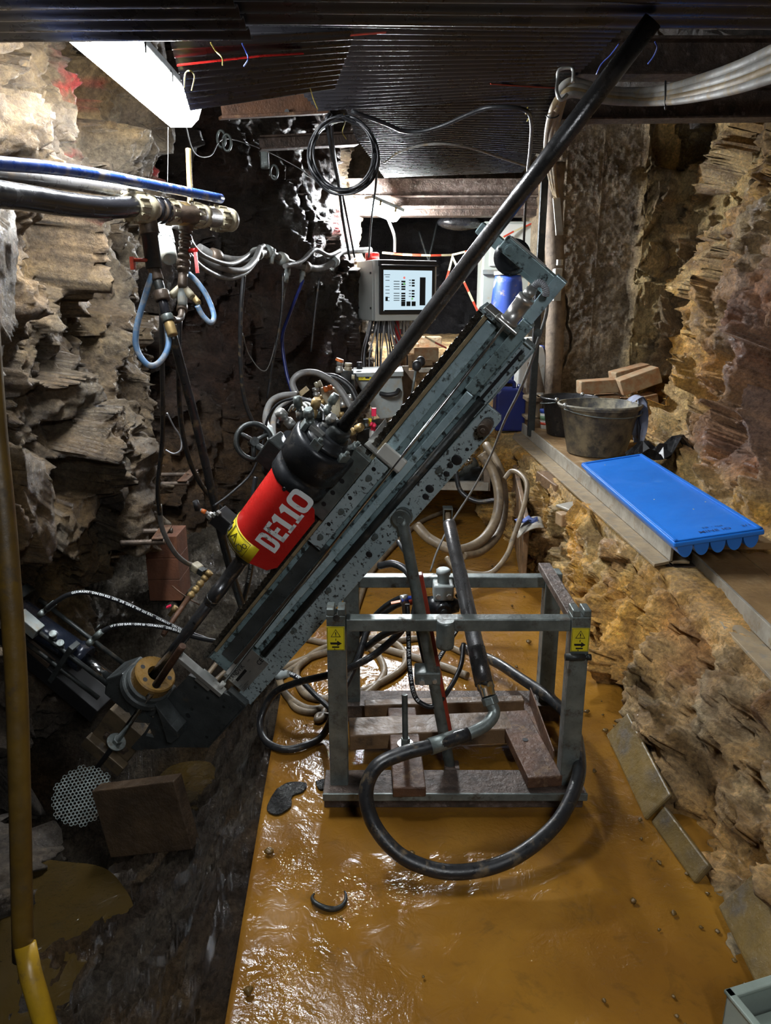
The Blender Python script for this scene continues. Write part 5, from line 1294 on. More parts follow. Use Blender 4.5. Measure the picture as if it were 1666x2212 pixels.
def pipe_run(label, pts, r, joints, m='grey_hose'):
    t = thing('pipe_run', pts[0], label, 'pipe')
    mb = MB(); path = smooth_path(pts, 8); mb.tube(path, r, 14); mb.build('pipe', M[m], t)
    for f in joints:
        i = int(f * (len(path) - 3)); a, b = path[i], path[i + 1]; dr = (b - a).normalized()
        mb = MB(); mb.rod([(0, r * 1.2), (.2, r * 1.75), (.8, r * 1.75), (1, r * 1.2)], a - dr * .035, a + dr * .035, 16); mb.build('joint', M['brown_iron' if i % 2 else 'tank'], t)
    return t
pipe_run('grey pipe with joints running along the left wall towards the cabinet, nearer half', ats([(430, 535, 3.5), (470, 555, 3.6), (520, 562, 3.8), (555, 548, 4.0), (580, 545, 4.2)]), .020, (.25, .8))
pipe_run('grey pipe with joints running along the left wall towards the cabinet, farther half', ats([(570, 540, 4.15), (600, 555, 4.3), (640, 572, 4.5), (690, 580, 4.8), (722, 565, 5.0), (738, 545, 5.3), (800, 540, 5.7)]), .021, (.06, .22, .42, .7))
hose('air_hose', ats([(615, 575, 4.3), (650, 565, 4.5), (680, 540, 4.7), (710, 552, 4.9), (735, 542, 5.1)]), .014, M['grey_hose'], 'grey hose arching over the farther pipe run on the left wall')
for (x, y, d, lab) in ((590, 560, 4.2, 'small grey union hanging under the pipe run, left of the hanging blue cable'), (622, 600, 4.4, 'grey plastic connector hanging under the farther pipe run, left one'), (655, 602, 4.6, 'grey plastic connector hanging under the farther pipe run, right one')):
    mb = MB(); mb.rod([(0, .016), (.5, .02), (.5, .015), (1, .013)], at(x, y - 22, d), at(x - 4, y + 10, d), 12); tag(mb.build('hose_union', M['tank']), lab, 'pipe fitting')
# hoses and cables hanging down the left wall
hang = [('black cable hanging straight down behind the long blue hose loop', [(349, 640, 2.6), (350, 760, 2.65), (352, 880, 2.75), (350, 960, 2.85), (341, 1050, 2.95), (345, 1110, 3.05)], .009, 'wet_hose'),
        ('grey hose curving out at the floor to the ivory connector', [(344, 1090, 3.05), (350, 1140, 3.1), (375, 1190, 3.2), (400, 1214, 3.3), (420, 1222, 3.35)], .0105, 'grey_hose'),
        ('black hose hanging left of the stiff supply hose', [(388, 690, 2.7), (386, 790, 2.75), (390, 900, 2.85), (405, 980, 2.95), (430, 1040, 3.05), (470, 1090, 3.15), (505, 1118, 3.2)], .010, 'wet_hose'),
        ('dark hose hanging from the pipe run on the middle of the left wall', [(527, 590, 3.75), (520, 680, 3.8), (520, 790, 3.9), (530, 870, 4.0), (555, 930, 4.1)], .011, 'wet_hose'),
        ('thin grey cable hanging beside the grey plastic connectors', [(612, 590, 4.3), (608, 680, 4.35), (590, 780, 4.4), (578, 860, 4.45)], .008, 'wet_hose'),
        ('dark blue cable hanging from the farther pipe run', [(655, 605, 4.6), (625, 680, 4.55), (610, 730, 4.5), (618, 800, 4.5), (632, 850, 4.5)], .010, 'navy'),
        ('thin dark cable hanging at the far end of the left wall', [(690, 600, 4.8), (680, 680, 4.85), (672, 760, 4.9)], .006, 'wet_hose'),
        ('thin white cord curling away from the hanging black cable', [(361, 892, 2.8), (375, 920, 2.85), (390, 945, 2.9), (391, 970, 2.9), (376, 980, 2.9), (358, 972, 2.9)], .003, 'wire_white'),
        ('thin grey wire hanging from the roof left of the brass tube', [(363, 275, 2.9), (363, 330, 2.9), (362, 395, 2.85)], .0014, 'black_rubber'),
        ('thin grey wire sagging across the dark wall under the tube lamp', [(400, 265, 3.2), (420, 330, 3.4), (455, 336, 3.6), (485, 300, 3.9), (560, 320, 4.2), (640, 360, 4.6), (690, 395, 4.9)], .003, 'grey_hose'),
        ('pale wire hanging in front of the lower left wall', [(618, 620, 4.4), (600, 720, 4.4), (575, 800, 4.3), (540, 770, 4.2), (524, 720, 4.0)], .003, 'grey_hose')]
for lab, pts, r, m_ in hang: hose('hanging_hose' if r > .007 else 'hanging_wire', ats(pts), r, M[m_], lab, 'hose' if r > .007 else 'wire', seg=10)
cn_ = thing('hose_connector', at(440, 1240, 3.3), 'ivory plug connector on the floor end of the grey hose', 'connector')
mb = MB(); mb.bar(at(417, 1220, 3.35), at(432, 1232, 3.34), .045, .038); mb.build('plug_body', M['fitting'], cn_, .006)
mb = MB(); mb.bar(at(430, 1230, 3.34), at(442, 1238, 3.33), .036, .03); mb.build('plug_clip', M['dark'], cn_, .003)
bp = thing('brass_pipe', at(415, 1300, 3.3), 'brass valve stem on a rusty pipe leaning over the rubble floor', 'pipe')
mb = MB(); mb.rod([(0, .014), (.6, .014), (.6, .017), (1, .016)], at(440, 1252, 3.3), at(455, 1235, 3.3), 16); mb.build('brass_tee', M['brass'], bp)
mb = MB(); mb.rod([q for i in range(4) for q in ((i / 4, .016), (i / 4 + .15, .016), (i / 4 + .15, .012), (i / 4 + .25, .012))], at(445, 1246, 3.3), at(405, 1295, 3.25), 16); mb.build('brass_stem', M['brass'], bp)
mb = MB(); mb.rod([(0, .011), (1, .011)], at(408, 1290, 3.25), at(352, 1372, 3.1), 14); mb.build('iron_pipe', M['rust'], bp)
mb = MB(); mb.rod([(0, .012), (.5, .012), (.5, .009), (1, .009)], at(381, 1310, 3.3), at(366, 1330, 3.3), 14); tag(mb.build('brass_plug', M['brass']), 'small brass plug sticking up beside the leaning rusty pipe', 'plug')
mb = MB(); mb.bar(at(360, 1312, 3.3), at(369, 1308, 3.3), .02, .006); tag(mb.build('pink_clip', M['pink']), 'tiny pinkish clip lying by the small brass plug', 'clip')
hose('fallen_wire', ats([(372, 1266, 3.4), (400, 1288, 3.35), (430, 1306, 3.3)]), .0035, M['rust'], 'thin rusty wire crossing behind the leaning pipe', 'wire', seg=8)
# rebar rungs set in the rock
def rung(p0, p1, dx, label):
    """two bars let into the wall carrying a small flat plate"""
    a, b = Vector(p0), Vector(p1)
    t = thing('rebar_rung', (a + b) / 2, label, 'step')
    for p in (a, b):
        pr = []
        n_ = 14
        for i in range(n_): pr += [(i / n_, .0115), ((i + .5) / n_, .0135)]
        mb = MB(); mb.rod(pr + [(1, .0115)], p + Vector((dx, -.02, .0)), p + Vector((.03, 0, 0)), 12); mb.build('bar', M['brown_iron'], t)
    mb = MB(); mb.bar(a.lerp(b, -.12) + Vector((0, 0, .018)), a.lerp(b, 1.12) + Vector((0, 0, .018)), .05, .007); mb.build('tread', M['rust'], t, .002)
    c = (a + b) / 2 + Vector((0, 0, .022))
    mb = MB(); mb.hexa(c, c + Vector((0, 0, .006)), .008); mb.build('tread_bolt', M['brown_iron'], t)
    return t
rung(at(342, 1170, 3.25), at(359, 1146, 3.4), -.16, 'rusty step of two ribbed bars and a plate, above the red brick pillar')
rung(at(396, 1044, 4.0), at(417, 1024, 4.2), -.26, 'rusty step of two ribbed bars and a plate, behind the hanging hoses')
# red clay brick pillar in the hollow
bz = thing('brick_pillar', at(362, 1290, 3.85), 'small red clay brick pillar in the dark hollow of the left wall', 'pillar')
bxc = at(362, 1288, 4.0)
for k in range(3):
    mb = MB(); mb.box((bxc.x - .0, bxc.y + .06, bxc.z + .05 + k * .121), (.17, .20, .12), None); mb.build('brick_course', M['claybrick'], bz, .003)
# yellow pole in the left foreground, with its bright lower piece
yp = thing('yellow_pole', at(60, 2070, 1.62), 'dirty yellow pole leaning in the left foreground, kinked near its foot', 'pole')
mb = MB(); mb.tube(smooth_path([at(-46, 420, 1.42), at(-14, 880, 1.45), at(12, 1150, 1.47), at(34, 1450, 1.5), at(42, 1700, 1.53), at(50, 2070, 1.58)], 6), [.0215] * 31, 18); mb.build('upper_pole', M['pole_dimmed'], yp)
mb = MB(); mb.tube([at(54, 2040, 1.57), at(66, 2105, 1.56), at(118, 2280, 1.52)], [.0215, .0225, .0225], 18); mb.build('lower_pole', M['yellow_pole'], yp)
# perforated disc, plank in the pit
dc = at(178, 1718, 3.05)
nd_ = (Vector((.10, -.62, .75))).normalized()
Fd = frame(dc, Vector((1, .25, .1)).cross(nd_).cross(nd_), z=nd_)
mb = MB(); R_ = .118
vs, fs = [], []
# hexagonal hole pattern: every cell is a ring between its hexagon and a round hole
hp = .0150; rh = .0056
cells = []
for j in range(-10, 11):
    for i in range(-10, 11):
        x = (i + .5 * (j % 2)) * hp; y = j * hp * .866
        if math.hypot(x, y) < R_: cells.append((x, y))
for x, y in cells:
    hx_ = [(x + hp / math.sqrt(3) * math.cos(a), y + hp / math.sqrt(3) * math.sin(a)) for a in [math.pi / 6 + math.pi / 3 * k for k in range(6)]]
    o12 = []
    for k in range(6): o12 += [hx_[k], ((hx_[k][0] + hx_[(k + 1) % 6][0]) / 2, (hx_[k][1] + hx_[(k + 1) % 6][1]) / 2)]
    i12 = [(x + rh * math.cos(math.pi / 6 + math.pi / 6 * k), y + rh * math.sin(math.pi / 6 + math.pi / 6 * k)) for k in range(12)]
    vs = [(a, b, .001) for a, b in o12] + [(a, b, .001) for a, b in i12] + [(a, b, -.001) for a, b in i12] + [(a, b, -.001) for a, b in o12]
    fs = [(k, (k + 1) % 12, 12 + (k + 1) % 12, 12 + k) for k in range(12)] + [(12 + k, 12 + (k + 1) % 12, 24 + (k + 1) % 12, 24 + k) for k in range(12)] + [(24 + k, 24 + (k + 1) % 12, 36 + (k + 1) % 12, 36 + k) for k in range(12)]
    mb.add(vs, fs, False, Fd)
tag(mb.build('perforated_disc', M['galv']), 'round perforated steel disc propped in the pit under the anchor rod', 'strainer')
plank('plank', at(228, 1772, 2.70), at(404, 1752, 2.62), .06, .26, M['darkwood'], 'wide wet plank darkened for shade, standing on edge in the pit beside the perforated disc', up=(0, .12, 1))
# hoses of the rod clamp with their printed lettering
h1 = hose('clamp_hose', ats([(92, 1325, 2.95), (118, 1302, 2.93), (150, 1284, 2.92), (190, 1280, 2.93), (250, 1296, 2.97), (320, 1327, 3.02), (390, 1360, 3.08), (450, 1382, 3.12)]), .0095, M['black_rubber'], 'black hydraulic hose arching from the clamp cylinder, upper one, with white print', text='GERMANY  DIN EN 853  2SN  3/8  DIN 8  WP 350 BAR   GERMANY  DIN EN 853', tsize=.013, tstart=.16)
h2 = hose('clamp_hose', ats([(196, 1385, 2.98), (218, 1366, 2.95), (250, 1352, 2.95), (300, 1350, 2.98), (360, 1357, 3.02), (420, 1376, 3.08), (470, 1386, 3.14)]), .0095, M['black_rubber'], 'black hydraulic hose arching from the clamp cylinder, lower one, with white print', text='WP 350 BAR   DIN 10  GERMANY  DIN EN 853', tsize=.013, tstart=.12)
for (a, b, ho) in (((84, 1330), (118, 1302), h1), ((190, 1392), (220, 1364), h2)):
    mb = MB(); mb.rod([(0, .013), (.3, .013), (.3, .0105), (.5, .0105), (.5, .013), (1, .012)], at(*a, 2.95), at(*b, 2.94), 14); mb.build('ferrule', M['galv'], ho)

# ================================================================== hoses lying on the flooded floor
def fl(pts, z=.02): return [atz(x, y, z) for x, y in pts]
FH = [('tan hose coiled on the wet floor behind the left post, outermost coil', [(640, 1395), (600, 1425), (612, 1490), (660, 1530), (720, 1525), (790, 1500), (830, 1450), (800, 1400), (730, 1385)], .016, 'tan_hose', 0),
      ('tan hose coiled on the wet floor behind the left post, inner coil', [(668, 1420), (640, 1450), (660, 1500), (720, 1508), (790, 1490), (872, 1440), (862, 1395), (800, 1380), (700, 1400), (640, 1440), (600, 1465)], .016, 'tan_hose', 0),
      ('brown hose running left from the stand past the coil', [(560, 1470), (620, 1440), (700, 1410), (790, 1395), (860, 1410), (960, 1440), (1010, 1460)], .017, 'tan_hose', 0),
      ('brown hose crossing low behind the left post towards the brace', [(630, 1372), (700, 1388), (780, 1392), (850, 1385), (930, 1380), (1000, 1410)], .015, 'tan_hose', 0),
      ('tan hose in a small loop on the floor left of the rusty plank', [(622, 1505), (640, 1530), (676, 1538), (700, 1525), (696, 1550), (685, 1556), (690, 1545), (720, 1548)], .013, 'tan_hose', 0),
      ('brown hose running under the feed beam to the left wall', [(520, 1440), (560, 1410), (640, 1365), (690, 1330), (720, 1270)], .013, 'tan_hose', 0),
      ('pale hose running along the foot of the feed beam, upper one', [(440, 1470), (500, 1390), (545, 1320), (560, 1290)], .012, 'tan_hose', 0),
      ('pale hose running along the foot of the feed beam, lower one', [(455, 1480), (520, 1420), (580, 1350), (600, 1320)], .012, 'tan_hose', 0),
      ('brown hose twisted behind the hand valve', [(760, 1350), (775, 1300), (800, 1240), (850, 1180), (905, 1130), (960, 1105)], .016, 'tan_hose', 0)]
for lab, pts, r, m_, zz in FH: hose('floor_hose', fl(pts, r), r, M[m_], lab, seg=12)
hose('black_hose', [at(885, 1332, 2.65), at(860, 1370, 2.7), at(800, 1420, 2.75), atz(720, 1455, .30), atz(640, 1475, .22), atz(590, 1500, .14), atz(563, 1555, .05), atz(572, 1598, .018), atz(610, 1618, .016), atz(655, 1612, .018), atz(700, 1585, .03), at(732, 1510, 2.75), at(775, 1420, 2.8), at(800, 1350, 2.85), at(850, 1310, 2.8), at(885, 1298, 2.75)], .0135, M['wet_hose'], 'black hose in a loop on the orange floor left of the stand', seg=14)
def at_(l): return ats(l)
hose('valve_hose', at_([(893, 1300, 2.7), (870, 1290, 2.72), (820, 1320, 2.8), (765, 1390, 2.9), (745, 1460, 3.0), (760, 1490, 3.05)]), .010, M['black_rubber'], 'black hose from the red brace to the floor coil, with a blue end', seg=12)
hose('valve_hose', at_([(880, 1305, 2.5), (883, 1380, 2.5), (885, 1440, 2.5), (895, 1500, 2.5), (915, 1522, 2.5), (940, 1524, 2.5), (970, 1490, 2.55), (995, 1440, 2.6), (1002, 1390, 2.65)]), .0085, M['black_rubber'], 'black printed hose hanging in a U across the brace', seg=12, text='EXCEL 65 WP BAR  EN 857  DN 6  EXCEL 65', tsize=.013, tstart=.06)
hose('valve_hose', at_([(1005, 1300, 2.72), (998, 1340, 2.7), (975, 1380, 2.68), (950, 1420, 2.65), (935, 1450, 2.62)]), .0085, M['black_rubber'], 'black printed hose from the hand valve down to the brace', seg=12, text='EXCEL 65  DN 6 WP GERMANY', tsize=.013, tstart=.05)
hose('valve_hose', at_([(820, 1222, 2.75), (850, 1218, 2.7), (880, 1235, 2.66), (898, 1275, 2.62), (897, 1320, 2.6), (880, 1350, 2.6), (830, 1370, 2.7), (790, 1400, 2.85)]), .0135, M['wet_hose'], 'black hose arching in front of the rear rail left of the brace', seg=14)
hose('valve_hose', at_([(860, 1170, 2.9), (885, 1210, 2.8), (905, 1260, 2.75), (900, 1330, 2.72), (915, 1420, 2.7), (940, 1500, 2.68)]), .0085, M['black_rubber'], 'black hose running down close beside the brace', seg=12)
hose('valve_hose', at_([(610, 1450, 3.1), (645, 1465, 3.0), (680, 1500, 2.95), (712, 1530, 2.9), (735, 1560, 2.85)]), .011, M['black_rubber'], 'black printed hose lying behind the left post of the stand', seg=12, text='WP 350 BAR  EN 853', tsize=.014, tstart=.03)
hose('valve_hose', at_([(545, 1180, 3.0), (540, 1240, 3.1), (525, 1300, 3.2), (505, 1345, 3.25)]), .011, M['black_rubber'], 'black printed hose hanging below the red guard', seg=12, text='GERMANY DIN EN 853', tsize=.014, tstart=.05)
mb = MB(); mb.rod([(0, .018), (.5, .018), (.5, .015), (1, .015)], at(598, 1460, 3.05), at(624, 1455, 3.03), 16); tag(mb.build('hose_coupling', M['tank']), 'grey hose coupling with a blue collar lying left of the left post', 'hose end')
for (a, b, m_, lab) in (((868, 1297), (893, 1293), 'wire_blue', 'blue collar on the hose end beside the hand valve'), ((884, 1300), (905, 1294), 'redtube', 'red collar on the hose end at the brace'), ((872, 1285), (877, 1330), 'machined', 'bright hose fitting standing at the front of the brace'), ((1010, 1285), (1002, 1305), 'machined', 'bright hose fitting at the right of the hand valve')):
    mb = MB(); mb.rod([(0, .014), (.4, .014), (.4, .011), (1, .012)], at(*a, 2.66), at(*b, 2.66), 14); tag(mb.build('hose_fitting', M[m_]), lab, 'hose end')
mb = MB(); mb.bar(at(845, 1303, 2.68), at(880, 1296, 2.68), .02, .003); tag(mb.build('hose_tag', M['orange']), 'small orange tag on the hoses beside the brace', 'tag')
# thick brown hoses behind, along the channel
hose('floor_hose', at_([(1040, 980, 4.6), (1066, 1020, 4.6), (1078, 1075, 4.55), (1068, 1130, 4.5), (1035, 1172, 4.4), (985, 1188, 4.3), (930, 1165, 4.35), (900, 1135, 4.4)]), .030, M['tan_hose'], 'thick brown hose curving on the water beside the cart, outer one', seg=14)
hose('floor_hose', at_([(1050, 960, 4.9), (1080, 1015, 4.75), (1090, 1085, 4.7), (1078, 1150, 4.55), (1040, 1190, 4.4), (1000, 1200, 4.3)]), .026, M['tan_hose'], 'thick brown hose curving on the water beside the bank, inner one', seg=14)
hose('floor_hose', at_([(985, 1018, 4.9), (995, 1060, 4.9), (1030, 1083, 4.85), (1075, 1080, 4.8)]), .016, M['wet_hose'], 'thin dark hose hanging from the cart above the caster', seg=12)
hose('floor_hose', at_([(1090, 1035, 4.3), (1105, 1018, 4.3), (1125, 1025, 4.2), (1139, 1050, 4.1), (1130, 1100, 4.0), (1110, 1160, 3.9), (1095, 1200, 3.85), (1065, 1235, 3.8), (1030, 1240, 3.8), (985, 1228, 3.8), (965, 1205, 3.85)]), .014, M['tan_hose'], 'tan hose looping over the edge of the bank and back onto the water', seg=14)
hose('sensor_cable', [bootp[-1], at(1182, 640, 2.0), at(1180, 680, 2.02), at(1163, 735, 2.1), at(1145, 790, 2.25), at(1120, 850, 2.5), at(1090, 910, 2.8), at(1060, 985, 3.1), at(1020, 1060, 3.3), at(975, 1130, 3.4), at(945, 1190, 3.4), at(930, 1235, 3.4)], .0048, M['grey_hose'], 'grey sensor cable hanging from the drill head down to the floor', 'cable', seg=10)

# ================================================================== hydraulic power unit on its cart
hpu = thing('power_unit', (.05, 5.2, .02), 'grey hydraulic power unit with hopper tank and valves on a low cart', 'power unit')
def quadbox(poly, Y, dep, name, m, bev=.004, par=None):
    """solid seen from the front: outline taken at distance Y, given a real depth"""
    q = [atY(x, y, Y) for x, y in poly]
    mb = MB(); mb.prism([(p.x, p.z) for p in q], 0, dep, Matrix(((1, 0, 0, 0), (0, 0, 1, Y), (0, 1, 0, 0), (0, 0, 0, 1))))
    return mb.build(name, M[m], par, bev)
tk = quadbox([(762, 812), (868, 810), (872, 850), (869, 900), (822, 906), (800, 876)], 4.9, .34, 'tank', 'tank', .008, hpu)
quadbox([(758, 806), (872, 802), (872, 813), (758, 815)], 4.87, .42, 'tank_lid', 'tank', .004, hpu)
mb = MB(); p = atY(777, 797, 5.0); mb.rod([(0, .02), (1, .018)], p, p + Vector((0, 0, .045)), 20); mb.build('filler_cap', M['black'], hpu)
a_ = atY(789, 806, 4.868); sgn = MB(); sgn.box((a_.x, 4.885, a_.z - .028), (.086, .012, .036)); lb = sgn.build('tank_label', M['yellow'], tk)
mb = MB(); mb.box((a_.x + .014, 4.878, a_.z - .028), (.026, .002, .016)); mb.tube([Vector((a_.x - .026 + .011 * math.cos(t_), 4.878, a_.z - .028 + .011 * math.sin(t_))) for t_ in [2 * math.pi * i / 16 for i in range(16)]], .0012, 6, closed=True); mb.box((a_.x - .026, 4.878, a_.z - .028), (.003, .002, .012)); mb.build('label_print', M['ink'], lb)
mb = MB(); mb.tube(smooth_path([atY(822, 850, 4.88), atY(838, 853, 4.85), atY(855, 850, 4.85), atY(862, 842, 4.88)], 6), .015, 12); mb.build('tank_handle', M['black'], hpu)
# lever with two black balls
mb = MB(); mb.rod([(0, .008), (1, .008)], atY(889, 860, 4.7), atY(899, 795, 4.7), 12); mb.build('lever', M['galv'], hpu)
for i, (x, y) in enumerate(((901, 790), (909, 781))): mb = MB(); p = atY(x, y, 4.70 + .1 * i); mb.ball(p, .030, sz=1.15); mb.build('lever_knob', M['black'], hpu)
# cart frame and casters
for (x, y0_, y1_) in ((876, 790, 1050), (888, 800, 1050), (868, 900, 1050), (1052, 960, 1060)):
    a, b = atY(x, y0_, 5.15), atY(x, y1_, 5.15); mb = MB(); mb.bar(b, a, .045, .03, (0, 1, 0)); mb.build('cart_post', M['greywood'], hpu, .003)
a, b = atY(800, 1045, 5.15), atY(1055, 1050, 5.15); mb = MB(); mb.bar(a, b, .05, .06); mb.build('cart_rail', M['web'], hpu, .003)
mb = MB(); mb.span(-.15, .85, 5.2, 5.7, b.z - .02, b.z + .02); mb.build('cart_deck', M['dark'], hpu, .003)
a, b = atY(905, 800, 5.3), atY(945, 798, 5.3); mb = MB(); mb.bar(a, b, .03, .03); mb.build('cart_bar', M['web'], hpu, .002)
for px, yy in ((968, 5.15), (880, 5.3)):
    c = atY(px, 1083, yy); c.z = .062
    t_ = MB(); t_.rod([(0, .035), (.1, .058), (.25, .062), (.75, .062), (.9, .058), (1, .035)], c + Vector((-.02, 0, 0)), c + Vector((.02, 0, 0)), 28); wh = t_.build('caster_wheel', M['tan_hose'], hpu)
    mb = MB(); mb.rod([(0, .016), (1, .016)], c + Vector((-.026, 0, 0)), c + Vector((.026, 0, 0)), 12); mb.build('hub', M['dark'], wh)
    mb = MB()
    for sg in (-1, 1): mb.prism([(c.y - .02, c.z - .01), (c.y + .02, c.z - .01), (c.y + .05, c.z + .09), (c.y - .03, c.z + .09)], c.x + sg * .03 - .003, c.x + sg * .03 + .003, Matrix(((0, 0, 1, 0), (1, 0, 0, 0), (0, 1, 0, 0), (0, 0, 0, 1))))
    mb.span(c.x - .035, c.x + .035, c.y - .03, c.y + .05, c.z + .085, c.z + .095); mb.build('caster_fork', M['galv'], hpu)
# motor, blocks and couplings of the unit
quadbox([(898, 1010), (1040, 1010), (1040, 1046), (898, 1046)], 5.25, .3, 'pump_body', 'dark', .01, hpu)
mb = MB(); mb.rod([(0, .06), (.2, .075), (.8, .075), (1, .06)], atY(930, 1022, 5.2), atY(1025, 1005, 5.35), 24); mb.build('motor', M['galv'], hpu)
for i, (x, y, dx, dy, r, m_) in enumerate(((985, 1015, 25, -20, .03, 'chrome'), (955, 1028, 25, -4, .028, 'galv'), (1012, 1000, 8, -25, .026, 'chrome'))):
    mb = MB(); mb.rod([(0, r), (.4, r), (.4, r * .75), (.7, r * .75), (.7, r * 1.05), (1, r)], atY(x, y, 5.1), atY(x + dx, y + dy, 5.1), 14); mb.build('pump_union', M[m_], hpu)
quadbox([(692, 838), (735, 838), (735, 900), (692, 900)], 4.6, .06, 'valve_plate', 'fitting', .003, hpu)
quadbox([(735, 800), (762, 800), (768, 850), (740, 850)], 4.75, .09, 'valve_block', 'dark', .004, hpu)
quadbox([(690, 870), (760, 866), (775, 940), (700, 945)], 4.8, .2, 'valve_bank', 'drum', .01, hpu)
quadbox([(770, 930), (870, 905), (880, 1000), (770, 1000)], 5.0, .3, 'unit_frame', 'dark', .01, hpu)
for (x, y, dx, dy, r, m_) in ((733, 805, 2, -28, .022, 'machined'), (733, 781, 2, -6, .026, 'orange'), (752, 800, 1, -16, .024, 'fitting'), (760, 815, 6, 0, .016, 'fitting'),
                              (735, 862, 28, -4, .022, 'machined'), (735, 874, 30, -2, .022, 'machined'), (712, 900, 1, 28, .014, 'machined'), (725, 896, 1, 30, .016, 'fitting'), (738, 890, 1, 22, .016, 'brass'),
                              (700, 842, 18, -6, .018, 'orange'), (695, 828, -14, 6, .022, 'fitting'), (682, 838, 2, 18, .022, 'machined'), (688, 856, 10, 16, .02, 'brass'), (708, 905, 4, 22, .014, 'galv'), (790, 905, 2, 18, .016, 'galv'), (800, 915, 12, 6, .014, 'pink')):
    mb = MB(); mb.rod([(0, r), (.4, r), (.4, r * .8), (.6, r * .8), (.6, r), (1, r * .9)], atY(x, y, 4.55), atY(x + dx, y + dy, 4.55), 12); mb.build('hydraulic_fitting', M[m_], hpu)
for (x, y, m_) in ((808, 890, 'pink'), (806, 922, 'pink'), (803, 935, 'milk'), (798, 912, 'yellow')):
    p = atY(x, y, 4.6); mb = MB(); mb.box(tuple(p), (.03, .03, .05)); mb.build('valve_tag', M[m_], hpu, .003)
mb = MB(); mb.bar(atY(665, 838, 4.4), atY(640, 858, 4.4), .03, .004, (0, -1, 0)); mb.build('cable_tag', M['rail_tan'], hpu)
# hoses round the unit
UH = [('grey hose arching over the valves of the power unit', [(640, 852, 4.3), (632, 826, 4.3), (650, 807, 4.3), (685, 806, 4.35), (725, 830, 4.4), (752, 868, 4.4), (768, 900, 4.4)], .019, 'grey_hose'),
      ('black hose arching beside the hopper tank', [(695, 812, 4.5), (725, 815, 4.5), (755, 835, 4.5), (772, 868, 4.5), (780, 900, 4.5)], .019, 'wet_hose'),
      ('grey hose curling round the left of the drum, outer one', [(580, 930, 3.6), (574, 905, 3.7), (583, 872, 3.8), (605, 856, 3.85), (640, 852, 3.9)], .017, 'grey_hose'),
      ('grey hose curling round the left of the drum, inner one', [(590, 945, 3.4), (592, 905, 3.5), (610, 875, 3.6), (640, 862, 3.7), (672, 868, 3.7)], .014, 'grey_hose'),
      ('black hose behind the drum', [(600, 920, 3.6), (618, 890, 3.65), (645, 870, 3.7)], .017, 'black_rubber'),
      ('thin black cable from the drum cap down to the proximity switch', [(690, 905, 2.35), (682, 875, 2.4), (650, 860, 2.5), (605, 870, 2.6), (578, 905, 2.65), (568, 960, 2.68), (545, 1020, 2.7), (500, 1065, 2.68), (461, 1094, 2.66)], .0048, 'black_rubber'),
      ('thin black cable looping over the drum cap', [(612, 880, 2.6), (640, 864, 2.5), (675, 868, 2.4), (697, 890, 2.3), (700, 910, 2.25)], .0048, 'black_rubber'),
      ('thin black cable trailing right of the drum cap', [(668, 862, 2.6), (700, 880, 2.4), (735, 915, 2.3), (744, 940, 2.25)], .0048, 'black_rubber'),
      ('dark hose beside the drum running down behind the motor', [(580, 925, 3.0), (590, 955, 2.95), (605, 975, 2.9)], .018, 'tank'),
      ('black printed hose below the handwheel', [(553, 1030, 2.95), (548, 1060, 2.95), (546, 1090, 2.95)], .010, 'black_rubber')]
for lab, pts, r, m_ in UH: hose('unit_hose', ats(pts), r, M[m_], lab, seg=12)
# spiral sleeve wires near the drum: short curls of grey wire
for i in range(5):
    x0 = 625 + 9 * i
    hose('wire_curl', ats([(x0, 888 - 3 * i, 2.75), (x0 + 8, 876 - 2 * i, 2.72), (x0 + 18, 880 - 2 * i, 2.7), (x0 + 24, 892 - 2 * i, 2.68)]), .0055, M['machined'], 'short grey wire sleeve curled at the top of the drum', 'wire', 'wire sleeves at the drum', seg=8)

# ================================================================== control cabinet with its screen
cz_ = at(878, 628, 5.75)
nx_ = Vector((.42, -.907, 0)); ex = Vector((.907, .42, 0))
CM = Matrix(((ex.x, nx_.x, 0, cz_.x), (ex.y, nx_.y, 0, cz_.y), (0, 0, 1, cz_.z), (0, 0, 0, 1)))     # x along the front, y out of it, z up
cab = thing('control_cabinet', (cz_.x, cz_.y + .1, .6), 'light grey control cabinet with a lit touch screen and red lamp on top', 'cabinet')
mb = MB(); mb.span(-.265, .265, -.36, -.05, -.225, .225, CM); mb.build('cabinet_body', M['cabinet'], cab, .006)
mb = MB(); mb.span(-.265, .265, -.045, -.0, -.225, .225, CM); mb.build('cabinet_door', M['cabinet'], cab, .005)
mb = MB(); mb.span(-.235, .24, 0, .022, -.175, .178, CM); mb.build('screen_bezel', M['black'], cab, .004)
mb = MB(); mb.span(-.24, .245, 0, .07, .178, .186, CM); mb.span(-.24, .25, 0, .03, .186, .222, CM); mb.build('sun_hood', M['black'], cab, .002)
mb = MB(); mb.cyl(CM @ Vector((-.015, .03, .204)), CM @ Vector((-.015, .038, .204)), .013); mb.build('hood_lock', M['dark'], cab)
scr = MB(); scr.span(-.205, .212, .022, .0235, -.150, .150, CM); lit = emit('lit_screen', (.62, .80, .90), .80); lit.node_tree.nodes['Principled BSDF'].inputs['Base Color'].default_value = (.01, .01, .01, 1); sc_ = scr.build('screen', lit, cab)
E_ = {'k': mat('screen_dark', (.004, .004, .004), spec=.1), 'g': mat('screen_grey', (.03, .034, .036), spec=.1), 'r': emit('screen_red', (.8, .05, .05), .7), 'gr': emit('screen_green', (.03, .45, .08), .6), 'w': emit('screen_white', (.95, .97, 1), .95)}
def ui(x0, x1, z0, z1, k, name, y=.0240): 
    mb = MB(); mb.span(x0, x1, .0235, y, z0, z1, CM); return mb.build(name, E_[k], sc_)
mb = MB()
